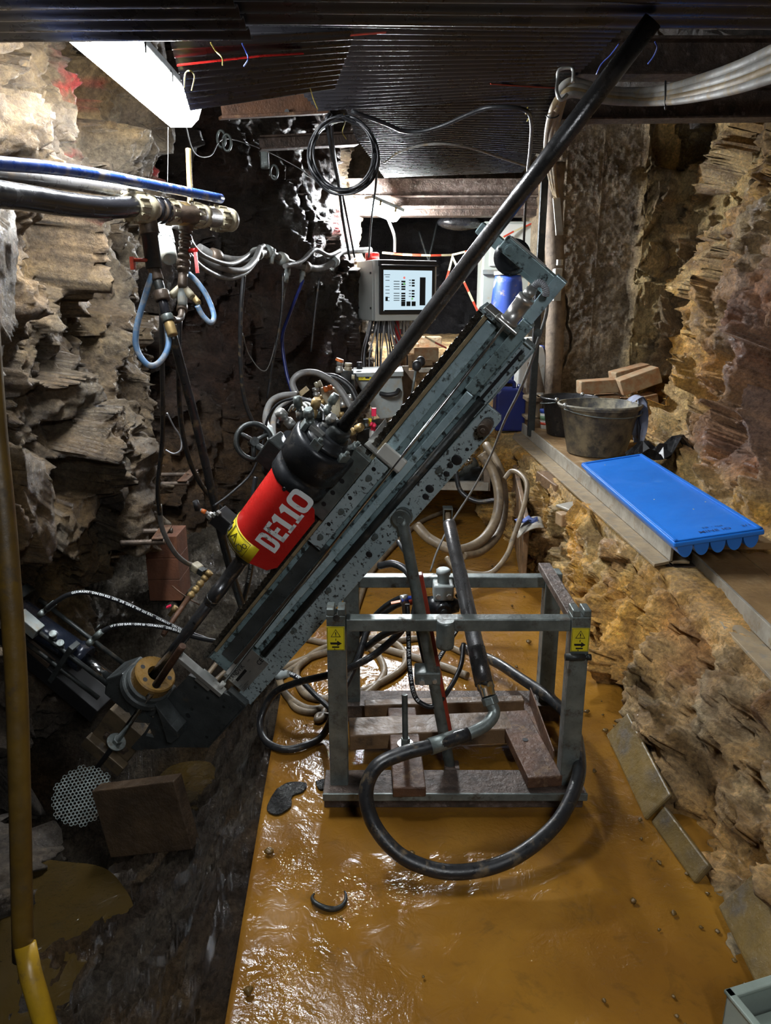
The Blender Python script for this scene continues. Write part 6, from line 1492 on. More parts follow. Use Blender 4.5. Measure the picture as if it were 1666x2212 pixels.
for z in (.10, .075, .03, .005, -.02, -.05, -.075): 
    mb.span(-.19, -.155, .0235, .0240, z - .002, z + .002, CM)
for i, z in enumerate((.068, .048, .03, .012, -.02, -.038, -.056, -.072)): 
    mb.span(-.12, -.07, .0235, .0240, z - .0025, z + .0025, CM); mb.span(-.055, -.02, .0235, .0241, z - .007, z + .005, CM)
for z in (.078, .058, .038, -.0, -.022, -.042): mb.span(.01, .03, .0235, .0240, z - .0025, z + .0025, CM); mb.span(.035, .06, .0235, .0241, z - .007, z + .005, CM)
mb.span(-.20, -.15, .0235, .0240, .113, .117, CM)
mb.build('readout', E_['k'], sc_)
mb = MB(); mb.span(.105, .155, .0235, .0241, -.11, .10, CM); 
for i in range(3): mb.span(-.055 + i * .045, -.02 + i * .045, .0235, .0241, -.115, -.08, CM)
mb.span(-.19, -.17, .0235, .0241, -.075, -.045, CM); mb.build('gauge_column', E_['g'], sc_)
for (x, z, k) in ((-.03, .095, 'r'), (-.03, .052, 'gr'), (.04, -.06, 'gr')):
    mb = MB(); mb.cyl(CM @ Vector((x, .0235, z)), CM @ Vector((x, .0242, z)), .009, seg=14); mb.build('status_dot', E_[k], sc_)
ui(-.20, .21, -.150, -.143, 'k', 'task_bar')
for (z) in (.13, -.13):
    for yv in (-.32, -.08): mb = MB(); mb.cyl(CM @ Vector((-.266, yv, z)), CM @ Vector((-.272, yv, z)), .009, seg=12); mb.build('cabinet_bolt', M['dark'], cab)
p = CM @ Vector((-.20, -.20, .225)); mb = MB(); mb.rod([(0, .055), (.8, .055), (1, .05)], p, p + Vector((0, 0, .06)), 24); mb.build('beacon', M['red'], cab)
mb = MB(); mb.bar((cz_.x - .06, cz_.y + .25, .55), (cz_.x - .06, cz_.y + .25, cz_.z - .2), .05, .05, (0, 1, 0)); mb.build('red_post', M['red'], cab, .003)
random.seed(11)
for i in range(18):
    a0 = CM @ Vector((-.24 + .012 * i, -.2 + .08 * random.random(), -.225)); dx = -.03 - .09 * random.random() + .01 * i
    mb = MB(); mb.tube(smooth_path([a0, a0 + Vector((dx * .3, -.02, -.1)), a0 + Vector((dx * .8, -.03 * random.random(), -.25)), a0 + Vector((dx * (.6 + .5 * random.random()), 0, -.42))], 5), .006, 6); mb.build('wire', M[('wire_white', 'wire_white', 'black_rubber')[i % 3]], cab)
for i in range(6):
    a0 = CM @ Vector((.03 + .03 * i, -.16, -.225)); mb = MB(); mb.rod([(0, .012), (.3, .012), (.3, .009), (1, .009)], a0, a0 + Vector((0, 0, -.07 - .04 * (i % 3))), 10); mb.build('cable_gland', M['milk'], cab)

# barrier tape
def tape(pts, label, wd=.016):
    pts = [Vector(p) for p in pts]
    A_ = MB(); B_ = MB(); k = 0
    for a, b in zip(pts, pts[1:]):
        n_ = max(1, round((b - a).length / .09))
        for i in range(n_):
            (A_ if k % 2 else B_).bar(a.lerp(b, i / n_), a.lerp(b, (i + 1) / n_), wd, wd * .6, (0, -1, .2)); k += 1
    n_ = len(A_.f); b_ = len(A_.v); A_.v += B_.v; A_.f += [[i + b_ for i in f] for f in B_.f]; A_.sm += B_.sm
    o = A_.build('barrier_tape', M['tapered']); o.data.materials.append(M['tapewhite'])
    o.data.polygons.foreach_set('material_index', [0] * n_ + [1] * (len(o.data.polygons) - n_)); tag(o, label, 'tape')
tape(ats([(826, 546, 6.0), (870, 550, 6.0), (930, 552, 6.05), (976, 551, 6.1)]), 'red and white barrier tape stretched level behind the control cabinet')
tape(ats([(976, 551, 6.1), (1005, 544, 6.1), (1040, 537, 6.1)]), 'red and white barrier tape rising from the knot towards the grey cabinet')
tape(ats([(978, 553, 6.1), (970, 585, 6.1), (958, 625, 6.1)]), 'red and white barrier tape hanging left of the knot')
tape(ats([(978, 556, 6.1), (1003, 610, 6.1), (1032, 672, 6.1)]), 'red and white barrier tape slanting down right from the knot')
tape(ats([(1066, 524, 6.3), (1110, 500, 6.3), (1158, 479, 6.3)]), 'orange red tape running up to the dark steel post', .014)
tape(ats([(918, 727, 6.2), (940, 740, 6.2), (965, 752, 6.2)]), 'barrier tape end lying on the ochre floor beyond the power unit', .014)

# ================================================================== beyond the opening
wc = thing('switch_cabinet', (1.2, 7.0, 1.0), 'tall stained grey cabinet standing in the opening behind the drill head', 'cabinet')
a, b = atY(1040, 690, 6.75), atY(1180, 478, 6.75)
mb = MB(); mb.span(a.x, b.x, 6.75, 7.15, .7, b.z); mb.build('cabinet_body', M['oldcab'], wc, .008)
mb = MB(); m1 = atY(1056, 600, 6.74); mb.span(m1.x, b.x - .12, 6.735, 6.75, atY(0, 575, 6.74).z, b.z - .02); mb.build('cabinet_door', M['cabinet'], wc, .004)
mb = MB(); z_ = atY(0, 585, 6.73).z; mb.span(a.x - .005, b.x - .1, 6.725, 6.75, z_ - .03, z_ + .01); mb.build('cabinet_band', M['tank'], wc, .003)
bc = atY(1094, 690, 6.45)
bl = thing('barrel', (bc.x, 6.45, .9), 'dirty blue plastic barrel in front of the tall grey cabinet', 'barrel')
zt_ = atY(1094, 592, 6.45).z
mb = MB(); mb.rod([(0, .10), (.05, .125), (.3, .135), (.7, .135), (.92, .118), (1, .105)], (bc.x, 6.45, .92), (bc.x, 6.45, zt_), 32); mb.build('barrel_body', M['barrel'], bl)
mb = MB(); mb.rod([(0, .118), (1, .118)], (bc.x, 6.45, zt_ - .01), (bc.x, 6.45, zt_ + .02), 32); mb.build('barrel_lid', M['oldcab'], bl)
for (x0, x1, y0, y1, Yb, lab, m_, dep) in ((846, 862, 726, 745, 6.6, 'orange brick lying in the far chamber behind the black lever, left end of the row', 'brick', .12), (862, 905, 742, 765, 6.5, 'low orange brick slab behind the lever of the power unit', 'brick', .2), (895, 948, 752, 782, 6.35, 'orange brick beside the chain near the far chamber', 'brick', .15), (905, 955, 728, 752, 6.6, 'orange brick lying behind the upper end of the chain', 'brick', .2), (850, 915, 768, 795, 6.3, 'wet timber beam in front of the orange bricks in the background', 'palewood', .12), (890, 935, 780, 790, 6.25, 'thin board under the orange bricks in the background', 'ledgewood', .3)):
    p, q = atY(x0, y1, Yb), atY(x1, y0, Yb)
    mb = MB(); mb.span(p.x, q.x, Yb, Yb + dep, p.z, q.z); tag(mb.build('timber' if 'wood' in m_ else 'brick', M[m_], None, .006), lab, 'timber' if 'wood' in m_ else 'brick')
hose('tube_bundle', ats([(905, 500, 7.5), (925, 560, 7.5), (930, 545, 7.5), (945, 480, 7.5)]), .012, M['dark'], 'dark hoses hanging in the black opening, crossing each other')
mb = MB(); p = atY(995, 480, 7.0); mb.ball(p, .16, 1.3, .6, .45); tag(mb.build('plastic_bundle', M['tarp']), 'dark plastic bundle hanging under the lintel in the opening', 'bundle')

# posts and cables beside the pier
ps = atY(1190, 850, 6.15); pt_ = atY(1194, 480, 6.15)
mb = MB(); mb.tube(smooth_path([Vector((ps.x, 6.15, .57)), Vector((ps.x + .01, 6.15, 1.0)), Vector((ps.x - .005, 6.15, 1.6)), Vector((pt_.x, 6.15, 2.3)), Vector((pt_.x, 6.15, 2.6))], 8), [.075] * 33, 9); tag(mb.build('timber_post', M['greywood']), 'weathered timber prop standing against the left edge of the pier', 'post')
a, b = atY(1176, 400, 5.6), atY(1168, 590, 5.6)
mb = MB(); mb.bar(Vector((a.x, 5.6, .6)), Vector((a.x, 5.6, 2.45)), .05, .04, (0, 1, 0)); tag(mb.build('steel_post', M['dark'], None, .003), 'slim dark steel post left of the timber prop', 'post')
strip('steel_angle', [atY(1202, 428, 5.5), atY(1209, 508, 5.45)], .05, .012, M['web'], 'pale steel strip slanting beside the pier below the brown cables', 'strip')
mb = MB(); p, q = atY(1196, 650, 5.9), atY(1216, 580, 5.9); mb.span(p.x, q.x, 5.9, 6.0, p.z, q.z); tag(mb.build('junction_box', M['cabinet'], None, .004), 'small white box fixed to the timber prop beside the drill head', 'box')
mb = MB(); p = atY(1209, 573, 5.88); mb.hexa(p, p + Vector((0, 0, .04)), .025); tag(mb.build('cable_gland', M['milk']), 'white cable gland on top of the small white box', 'gland')
strip('lamp_hood', [atY(1156, 330, 5.0), atY(1170, 308, 5.0)], .06, .09, M['cabinet'], 'small white hood hanging left of the brown cables under the roof', 'hood')
CB = [('dusty grey cable of the roof bundle, uppermost', [(1720, 85, 1.75), (1600, 140, 2.0), (1510, 172, 2.3), (1440, 192, 2.5), (1370, 199, 2.7), (1300, 192, 2.62), (1245, 177, 2.58), (1222, 182, 2.58), (1208, 200, 2.6)], .0145, 'pale_cable'),
      ('dusty grey cable of the roof bundle, second from the top', [(1720, 110, 1.75), (1600, 160, 2.0), (1510, 186, 2.3), (1440, 203, 2.5), (1370, 209, 2.7), (1300, 203, 2.62), (1245, 188, 2.58), (1218, 200, 2.6), (1205, 225, 2.65)], .014, 'pale_cable'),
      ('mud coated cable of the roof bundle, third from the top', [(1720, 128, 1.75), (1600, 175, 2.0), (1510, 200, 2.3), (1440, 212, 2.5), (1370, 216, 2.7), (1300, 210, 2.62), (1240, 196, 2.58), (1216, 206, 2.6), (1203, 235, 2.68)], .0135, 'tan_cable'),
      ('pale mud streaked cable of the roof bundle, lowest', [(1720, 152, 1.75), (1600, 190, 2.0), (1510, 210, 2.3), (1440, 219, 2.5), (1370, 221, 2.7), (1300, 216, 2.62), (1240, 203, 2.58), (1212, 212, 2.6)], .013, 'pale_cable'),
      ('brown cable dropping from the hook beside the pier, left one', [(1212, 205, 2.6), (1195, 235, 2.7), (1184, 280, 3.0), (1181, 330, 3.6), (1188, 380, 4.6), (1196, 412, 5.0), (1200, 428, 5.3)], .0135, 'tan_cable'),
      ('brown cable dropping from the hook beside the pier, middle one', [(1216, 208, 2.62), (1203, 240, 2.73), (1192, 285, 3.03), (1189, 335, 3.62), (1194, 385, 4.62), (1200, 415, 5.0), (1203, 430, 5.3)], .0135, 'tan_cable'),
      ('brown cable dropping from the hook beside the pier, right one', [(1219, 210, 2.64), (1209, 245, 2.76), (1199, 290, 3.06), (1196, 340, 3.65), (1199, 388, 4.65), (1203, 418, 5.0), (1206, 430, 5.3)], .0125, 'tan_cable')]
for lab, pts, r, m_ in CB: hose('power_cable', onward(pts) if pts[0][0] > 1700 else ats(pts), r, M[m_], lab, 'cable', seg=14)
def loop_tie(c, r, ax, label, m='black_rubber', rr=.003, name='cable_tie'):
    F_ = frame(c, ax); mb = MB(); mb.tube([F_ @ Vector((0, r * .75 * math.cos(a), r * 1.25 * math.sin(a))) for a in [2 * math.pi * i / 28 for i in range(28)]], rr, 8, closed=True)
    return tag(mb.build(name, M[m]), label, 'cable tie')
loop_tie(at(1438, 206, 2.5), .034, (1, -.4, .1), 'black cable tie round the roof cable bundle')
loop_tie(at(1194, 248, 2.75), .030, (.1, .5, -1), 'dark tie round the brown cables below the hook', rr=.0025)
hk = MB(); hk.tube(smooth_path(ats([(1238, 178, 2.46), (1237, 148, 2.46), (1208, 151, 2.47), (1205, 175, 2.48), (1203, 197, 2.46), (1212, 216, 2.46), (1226, 204, 2.46)]), 4), .006, 10)
tag(hk.build('cable_hook', M['machined']), 'bent steel hook carrying the cable bundle under the roof', 'hook')
hose('black_cable', [Vector(p) for p in ats([(760, 240, 3.05), (835, 268, 3.15), (870, 283, 3.2), (910, 284, 3.2), (960, 270, 3.15), (1010, 248, 3.05), (1060, 232, 2.95), (1130, 236, 2.95), (1148, 262, 3.1), (1146, 320, 3.5), (1138, 400, 4.2), (1130, 560, 5.2)])], .0085, M['black_rubber'], 'black cable looping under the middle roof sheets to the yellow wire', 'cable', seg=10)
hose('grey_cable', ats([(830, 352, 4.1), (860, 330, 3.85), (905, 315, 3.7), (960, 311, 3.65), (1020, 320, 3.75), (1080, 340, 3.95), (1140, 360, 4.2)]), .006, M['pale_cable'], 'thin pale cable arching across the hindmost roof sheet', 'cable', seg=10)
# cable coil hanging from the roof
cc = at(737, 338, 3.25); random.seed(5)
mb = MB(); pts = []
for k in range(8):
    ra, rb_, ox, oz = .133 + .018 * random.random(), .140 + .016 * random.random(), .009 * random.uniform(-1, 1), .009 * random.uniform(-1, 1)
    for i in range(36):
        a = math.pi / 2 + 2 * math.pi * i / 36
        pts.append(cc + Vector((ox + ra * math.cos(a) + .01, .02 * math.sin(3 * a + k) - .004 * k, oz + rb_ * math.sin(a))))
mb.tube(pts, .0048, 8); tag(mb.build('cable_coil', M['black_rubber']), 'coil of shiny black cable hanging under the roof', 'cable coil')
hose('black_cable', ats([(712, 246, 3.2), (706, 262, 3.2), (716, 320, 3.3), (732, 400, 3.7), (742, 480, 4.3), (756, 560, 5.2)]), .009, M['black_rubber'], 'black cable hanging through the coil down to the control cabinet, left one', 'cable', seg=10)
hose('black_cable', ats([(715, 248, 3.25), (722, 330, 3.5), (738, 410, 4.4), (752, 480, 4.7), (766, 555, 5.3)]), .007, M['black_rubber'], 'black cable hanging through the coil down to the control cabinet, right one', 'cable', seg=10)
hose('black_cable', ats([(800, 300, 3.7), (813, 340, 3.9), (812, 400, 4.2), (803, 470, 4.7), (797, 555, 5.5)]), .0065, M['black_rubber'], 'black cable hanging right of the coil past the short lamp', 'cable', seg=10)
hose('grey_cable', ats([(838, 472, 5.92), (852, 510, 5.95), (853, 545, 6.0)]), .011, M['grey_hose'], 'grey cable hanging below the short tube lamp', 'cable', seg=10)
for (x, y, d, lab) in ((478, 300, 3.9, 'small dark shackle on the rock below the rusty channel, left one'), (490, 308, 3.9, 'small dark shackle on the rock below the rusty channel, right one'), (592, 372, 4.5, 'small dark shackle on the rock left of the cable coil')):
    c = at(x, y, d); mb = MB(); mb.tube([c + Vector((.022 * math.cos(a), 0, .04 * math.sin(a))) for a in [2 * math.pi * i / 20 for i in range(20)]], .007, 8, closed=True); tag(mb.build('shackle', M['galv']), lab, 'shackle')
c = at(572, 345, 4.4); mb = MB(); mb.box(tuple(c), (.05, .03, .10)); tag(mb.build('cable_clamp', M['galv'], None, .006), 'grey cable clamp fixed to the dark wall left of the coil', 'clamp')

# ================================================================== ledge on the right
z0_, z1_ = .565, .645
fo0, fo1 = atz(1414, 1219, z0_), atz(1107, 944, z0_)
wb0, wb1 = atz(1447, 1212, z0_), atz(1117, 926, z0_)
rail = thing('steel_channel', (fo0 + fo1) / 2, 'long dusty steel channel along the edge of the ledge, blue tray lying across it', 'beam')
def slab(c, z0, z1, name, m, par, bev=.002):
    mb = MB(); mb.prism([(p.x, p.y) for p in c], z0, z1); return mb.build(name, M[m], par, bev)
slab([fo0, wb0, wb1, fo1], z0_ - .012, z0_, 'lower_flange', 'beamdust', rail)
dx_ = Vector((.012, 0, 0))
slab([wb0, wb0 + dx_, wb1 + dx_, wb1], z0_, z1_, 'web', 'web', rail)
slab([wb0 + dx_, wb0 + dx_ * 7, wb1 + dx_ * 7, wb1 + dx_], z0_ - .012, z0_, 'inner_flange', 'beamdust', rail)
brd = thing('ledge_board', (1.3, 4.2, .6), 'wide muddy board on the ledge under the buckets and the blue tray', 'board')
slab([wb0 + dx_ * 1.2, wb0 + Vector((.42, 0, 0)), wb1 + Vector((.42, 0, 0)), wb1 + dx_ * 1.2], z1_ - .03, z1_ - .002, 'board', 'ledgewood', brd)
# nearer channel and boards
y0_ = .505; y1_ = .575
n_fo0, n_fo1 = atz(1462, 1243, y0_), atz(1700, 1500, y0_)
n_wb0, n_wb1 = atz(1492, 1228, y0_), atz(1716, 1455, y0_)
rail2 = thing('steel_channel', (n_fo0 + n_fo1) / 2, 'shorter steel channel edging the boards at the right margin, nearer than the tray', 'beam')
slab([n_fo0, n_wb0, n_wb1, n_fo1], y0_ - .012, y0_, 'lower_flange', 'beamdust', rail2)
slab([n_wb0, n_wb0 + dx_, n_wb1 + dx_, n_wb1], y0_, y1_, 'web', 'web', rail2)
for i in range(3):
    o_ = Vector((.014 + .21 * i, 0, 0)); w_ = Vector((.205, 0, 0))
    mb = MB(); c_ = [n_wb0 + o_ + Vector((0, .14, 0)), n_wb0 + o_ + w_ + Vector((0, .14, 0)), n_wb1 + o_ + w_, n_wb1 + o_]
    mb.prism([(p.x, p.y) for p in c_], y1_ - .04, y1_ - .008 - .002 * i); tag(mb.build('ledge_board', M['ledgewood'], None, .004), ('muddy board beside the nearer channel at the right margin, next to its web', 'muddy board at the right margin, second from the nearer channel', 'muddy board at the right margin, farthest from the nearer channel')[i], 'board')
mb = MB(); p = atz(1478, 1222, .52); mb.span(p.x - .09, p.x + .25, p.y - .05, p.y + .05, .46, .535); tag(mb.build('bearer', M['rustdark'], None, .004), 'dark bearer under the near end of the long channel', 'beam')

# blue core tray turned bottom up on the ledge
tz = .712
t0, t3 = atz(1457, 1172, tz), atz(1246, 1003, tz); t1, t2 = atY(1652, 1144, t0.y), atY(1380, 982, t3.y)
bx = ((t1 - t0) + (t2 - t3)) / 2; by = ((t3 - t0) + (t2 - t1)) / 2
org = (t0 + t1 + t2 + t3) / 4 - bx / 2 - by / 2
tw_, tl_ = bx.length, by.length
ex_ = bx.normalized(); ey_ = (by - ex_ * by.dot(ex_)).normalized(); ez_ = ex_.cross(ey_)
TM = Matrix(((ex_.x, ey_.x, ez_.x, org.x), (ex_.y, ey_.y, ez_.y, org.y), (ex_.z, ey_.z, ez_.z, org.z), (0, 0, 0, 1)))
tray = thing('core_tray', org + bx / 2 + by / 2 - Vector((0, 0, .06)), 'bright blue plastic core tray lying on the right ledge with handwriting on one end', 'tray')
mb = MB(); mb.span(0, tw_, 0, tl_, -.022, 0, TM); mb.build('tray_lid', M['blue_tray'], tray, .006)
mb = MB(); b_ = .018
mb.span(.004, tw_ - .004, .004, .004 + b_, 0, .006, TM); mb.span(.004, tw_ - .004, tl_ - .004 - b_, tl_ - .004, 0, .006, TM); mb.span(.004, .004 + b_, .004, tl_ - .004, 0, .006, TM); mb.span(tw_ - .004 - b_, tw_ - .004, .004, tl_ - .004, 0, .006, TM)
mb.build('tray_rim', M['blue_tray'], tray, .003)
nr = 5; pit = (tw_ - .03) / nr
for i in range(nr):
    cx = .015 + pit * (i + .5); mb = MB(); r_ = pit * .47
    prof_ = [(cx + r_ * math.cos(a), -.022 + .050 * math.sin(a)) for a in [-math.pi * k / 12 for k in range(13)]]
    mb.prism(prof_, .012, tl_ - .012, TM @ Matrix(((1, 0, 0, 0), (0, 0, 1, 0), (0, 1, 0, 0), (0, 0, 0, 1)))); mb.build('core_channel', M['blue_tray'], tray, .002)
mb = MB(); TL_ = TM @ Matrix.Translation((.12, .055, .0015)); lettering(mb, 'MINE IO', TL_, .030, 1.1); lettering(mb, '3/12', TM @ Matrix.Translation((.285, .058, .0015)), .028, 1.0); lettering(mb, 'FR - nut', TM @ Matrix.Translation((.15, .10, .0015)), .020, 1.1)
mb.build('handwriting', mat('blue_felt_pen', (.02, .05, .18)), tray)
for (u_, v_) in ((.3, .92), (.62, .25), (.85, .3), (.35, .4)):
    mb = MB(); mb.ball(TM @ Vector((tw_ * u_, tl_ * v_, .0005)), .004, sz=.4, seg=10, rings=6); mb.build('water_drop', M['milk'], tray)

# buckets
def bucket(name, c, r0, r1, h, m, label, handle=0.0):
    c = Vector(c); t = thing(name, c, label, 'bucket'); th = .006
    mb = MB(); Mz = frame(c, (0, 0, 1))
    pr = [(0, r0 * .9), (.006, r0), (h * .93, r1 * .985), (h * .935, r1 * 1.03), (h * .99, r1 * 1.05), (h, r1 * 1.04), (h, r1 * .985), (.02, r0 - th)]
    mb.lathe(pr, Mz, 44); mb.build('bucket_shell', M[m], t)
    mb = MB(); mb.tube([c + Vector((r1 * 1.04 * math.cos(a), r1 * 1.04 * math.sin(a), h)) for a in [2 * math.pi * i / 44 for i in range(44)]], .009, 8, closed=True); mb.build('bucket_rim', M[m], t)
    mb = MB(); hp_ = [c + Vector((r1 * 1.06 * math.cos(a) * 1.0, r1 * 1.06 * math.sin(a), h * .94 - .035 * math.sin(max(0, min(math.pi, (a - handle)))))) for a in [handle + math.pi * i / 24 for i in range(25)]]
    mb.tube(hp_, .004, 8); mb.build('handle', M['galv'], t)
    for a in (handle, handle + math.pi): mb = MB(); mb.ball(c + Vector((r1 * 1.04 * math.cos(a), r1 * 1.04 * math.sin(a), h + .004)), .016, seg=10, rings=8); mb.build('handle_ear', M['machined'], t)
    return t
b1 = atz(1288, 978, .645); bucket('bucket', b1, .185, .247, .315, 'bucket', 'larger mud stained grey bucket on the ledge with a rag over its rim', math.radians(200))
b2 = atz(1226, 938, .645); bucket('bucket', b2, .15, .196, .27, 'bucketblack', 'smaller black bucket standing behind the mud stained one', math.radians(50))
# rag over the rim of the larger bucket
mb = MB(); rg0 = b1 + Vector((.235, -.02, .325)); nu_, nv_ = 10, 22; vs, fs = [], []
for side in (0, 1):
    for i in range(nu_):
        for j in range(nv_):
            u_, v_ = i / (nu_ - 1) - .5, j / (nv_ - 1)
            if v_ < .22: p = Vector((-.05 + v_ * .30, u_ * .13, .012 + .03 * math.sin(v_ * 9)))
            else: p = Vector((.022 + .02 * math.sin(u_ * 14 + v_ * 5) + .02 * (v_ - .22), u_ * (.13 + .05 * v_), .015 - (v_ - .22) * .36))
            p += Vector((.006, .003, .002)) * math.sin(u_ * 22 + v_ * 8)
            vs.append(rg0 + p + Vector((.004 * side, 0, .004 * side)))
n_ = nu_ * nv_
for i in range(nu_ - 1):
    for j in range(nv_ - 1):
        a = i * nv_ + j; fs.append((a, a + nv_, a + nv_ + 1, a + 1)); fs.append((n_ + a, n_ + a + 1, n_ + a + nv_ + 1, n_ + a + nv_))
mb.add(vs, fs, True); tag(mb.build('rag', M['rag']), 'pale bluish rag hanging over the right rim of the larger bucket', 'rag')
# small tub with blue lid
tb_ = atz(1180, 925, .645)
tub_ = thing('small_tub', tb_, 'small white tub with blue lid and green label left of the black bucket', 'tub')
mb = MB(); mb.rod([(0, .045), (1, .053)], tb_, tb_ + Vector((0, 0, .12)), 28); mb.build('tub_body', M['milk'], tub_)
mb = MB(); mb.rod([(0, .055), (.9, .055), (1, .05)], tb_ + Vector((0, 0, .12)), tb_ + Vector((0, 0, .148)), 28); mb.build('tub_lid', M['barrel'], tub_)
mb = MB(); mb.rod([(0, .0505), (1, .0525)], tb_ + Vector((0, 0, .065)), tb_ + Vector((0, 0, .10)), 28); mb.build('tub_label', mat('green_label', (.06, .25, .08), (.3, .32, .25), 60), tub_)
mb = MB(); mb.rod([(0, .0475), (1, .0490)], tb_ + Vector((0, 0, .03)), tb_ + Vector((0, 0, .05)), 28); mb.build('red_band', M['tapered'], tub_)
# crumpled black film behind the tray
mb = MB(); p0 = atz(1418, 1000, .68); random.seed(21); vs, fs = [], []
for i in range(9):
    for j in range(7): vs.append(p0 + Vector((-.16 + .045 * i, -.06 + .03 * j, .02 + .10 * random.random() * (1 if 0 < i < 8 else .3) + .05 * (i > 5))))
for i in range(8):
    for j in range(6): a = i * 7 + j; fs.append((a, a + 7, a + 8, a + 1))
mb.add(vs, fs, False); o = tag(mb.build('plastic_film', M['tarp']), 'crumpled black plastic film between the blue tray and the right rock', 'film'); sm = o.modifiers.new('th', 'SOLIDIFY'); sm.thickness = .003
# bricks and block rubble at the foot of the pier
def brick(c, s, rz, label, m='brick', rx=0, name='brick', cat='brick'):
    mb = MB(); mb.box((0, 0, 0), s, Matrix.Translation(c) @ Matrix.Rotation(rz, 4, 'Z') @ Matrix.Rotation(rx, 4, 'Y')); return tag(mb.build(name, M[m], None, .008), label, cat)
Yb = 5.75
brick(atY(1291, 834, Yb), (.29, .16, .10), 0, 'dusty brick at the foot of the pier, upper left of the heap', rx=math.radians(-4))
brick(atY(1378, 822, Yb - .1), (.30, .17, .12), 0, 'dusty brick at the foot of the pier, tilted on the upper right of the heap', rx=math.radians(-20))
brick(atY(1360, 806, Yb + .15), (.28, .16, .09), .1, 'dusty brick at the foot of the pier, topmost at the back', rx=math.radians(-14))
brick(atY(1311, 868, Yb + .02), (.16, .16, .11), 0, 'dusty brick at the foot of the pier, in the lower row behind the buckets', rx=math.radians(-3))
brick(atY(1262, 868, Yb + .04), (.14, .16, .11), 0, 'dusty brick at the foot of the pier, lower left behind the black bucket')
brick(atY(1362, 874, Yb + .02), (.14, .16, .10), 0, 'dusty brick at the foot of the pier, lower right of the heap', 'brick')
brick(atY(1398, 868, Yb + .05), (.13, .16, .12), 0, 'dusty brick at the foot of the pier, wedged against the right rock', rx=math.radians(-12))
mb = MB(); p, q = atY(1250, 960, Yb + .0), atY(1420, 885, Yb); mb.span(p.x, q.x + .15, Yb - .04, Yb + .3, .5, q.z); o = mb.build('rubble_base', M['concrete'], None, .02); tag(o, kind='structure')
# jerrycans and steel offcut at the far end of the ledge
def jerry(c, w_, d_, h, m, label, lid):
    c = Vector(c); t = thing('jerrycan', c, label, 'canister')
    mb = MB(); mb.prism([(-w_ / 2, 0), (w_ / 2, 0), (w_ / 2, h * .82), (w_ * .30, h), (-w_ * .38, h), (-w_ / 2, h * .9)], -d_ / 2, d_ / 2, Matrix.Translation(c) @ Matrix(((1, 0, 0, 0), (0, 0, 1, 0), (0, 1, 0, 0), (0, 0, 0, 1)))); mb.build('can_body', M[m], t, .02, 3)
    mb = MB(); mb.tube(smooth_path([c + Vector((-.3 * w_, 0, h)), c + Vector((-.25 * w_, 0, h + .045)), c + Vector((.1 * w_, 0, h + .045)), c + Vector((.15 * w_, 0, h))], 5), .016, 10); mb.build('handle', M[m], t)
    mb = MB(); mb.rod([(0, .028), (1, .026)], c + Vector((w_ * .32, 0, h * .9)), c + Vector((w_ * .36, 0, h * .9 + .06)), 18); mb.build('screw_cap', M[lid], t)
jp = atz(1098, 921, .60); jerry((jp.x, jp.y, .575), .24, .2, .34, 'navy', 'dark blue jerrycan at the far end of the ledge', 'navy')
jp2 = atY(1143, 850, 6.25); jerry((jp2.x, 6.25, .62), .24, .2, .62, 'milk', 'white plastic canister behind the dark blue jerrycan', 'barrel')
oc = thing('steel_offcut', atY(1158, 900, 5.75), 'offcut of dusty steel beam standing upright before the timber prop', 'beam')
a, b = atY(1157, 880, 5.8), atY(1147, 790, 6.0)
mb = MB(); mb.prism([(p.x, p.z) for p in (atY(1138, 848, 5.8), atY(1178, 848, 5.8), atY(1164, 783, 5.8), atY(1140, 783, 5.8))], 0, .03, Matrix(((1, 0, 0, 0), (0, 0, 1, 5.8), (0, 1, 0, 0), (0, 0, 0, 1)))); mb.build('face_flange', M['greywood'], oc, .003)
mb = MB(); p, q = atY(1135, 905, 5.78), atY(1178, 858, 5.78); mb.span(p.x, q.x, 5.74, 5.95, p.z, p.z + .02); mb.span(p.x, q.x, 5.74, 5.95, q.z - .03, q.z); mb.span((p.x + q.x) / 2 + .02, (p.x + q.x) / 2 + .045, 5.78, 5.95, p.z, q.z); mb.build('cut_section', M['beamdust'], oc, .003)
# bits on the bank
def blk(a, b, wd, th, m, name, label, cat, up=None):
    mb = MB(); mb.bar(a, b, wd, th, up); return tag(mb.build(name, M[m], None, .006), label, cat)
blk(atz(1178, 1028, .52), atz(1222, 1060, .50), .13, .07, 'wood', 'timber_block', 'brown wooden block wedged under the long channel', 'block')
blk(atz(1206, 1122, .45), atz(1290, 1112, .46), .075, .07, 'palewood', 'timber_block', 'pale squared timber block sticking out of the bank below the channel', 'block')
blk(atz(1215, 1098, .50), atz(1272, 1086, .51), .12, .015, 'web', 'steel_scrap', 'flat grey steel scrap on the bank behind the pale timber block', 'scrap')
mb = MB(); p0 = atz(1150, 1145, .38); vs, fs = [], []
for i in range(13):
    a = math.pi * (.10 + .5 * i / 12)
    for j in range(2): vs.append(p0 + Vector((-.10 + .012 * i + .02 * j, -.10 + .20 * j, -.04 + .09 * math.sin(a))))
for i in range(12): fs.append((2 * i, 2 * i + 2, 2 * i + 3, 2 * i + 1))
mb.add(vs, fs, True); o = tag(mb.build('sheet_scrap', M['web']), 'curved grey sheet scrap lying on the bank beside the tan hose', 'scrap'); sm = o.modifiers.new('th', 'SOLIDIFY'); sm.thickness = .008
mb = MB(); p0 = atz(1138, 1128, .42); random.seed(4); vs = []
for i in range(7):
    for j in range(5): vs.append(p0 + Vector((-.06 + .02 * i, -.04 + .022 * j, .03 * random.random())))
fs = [(i * 5 + j, i * 5 + j + 5, i * 5 + j + 6, i * 5 + j + 1) for i in range(6) for j in range(4)]
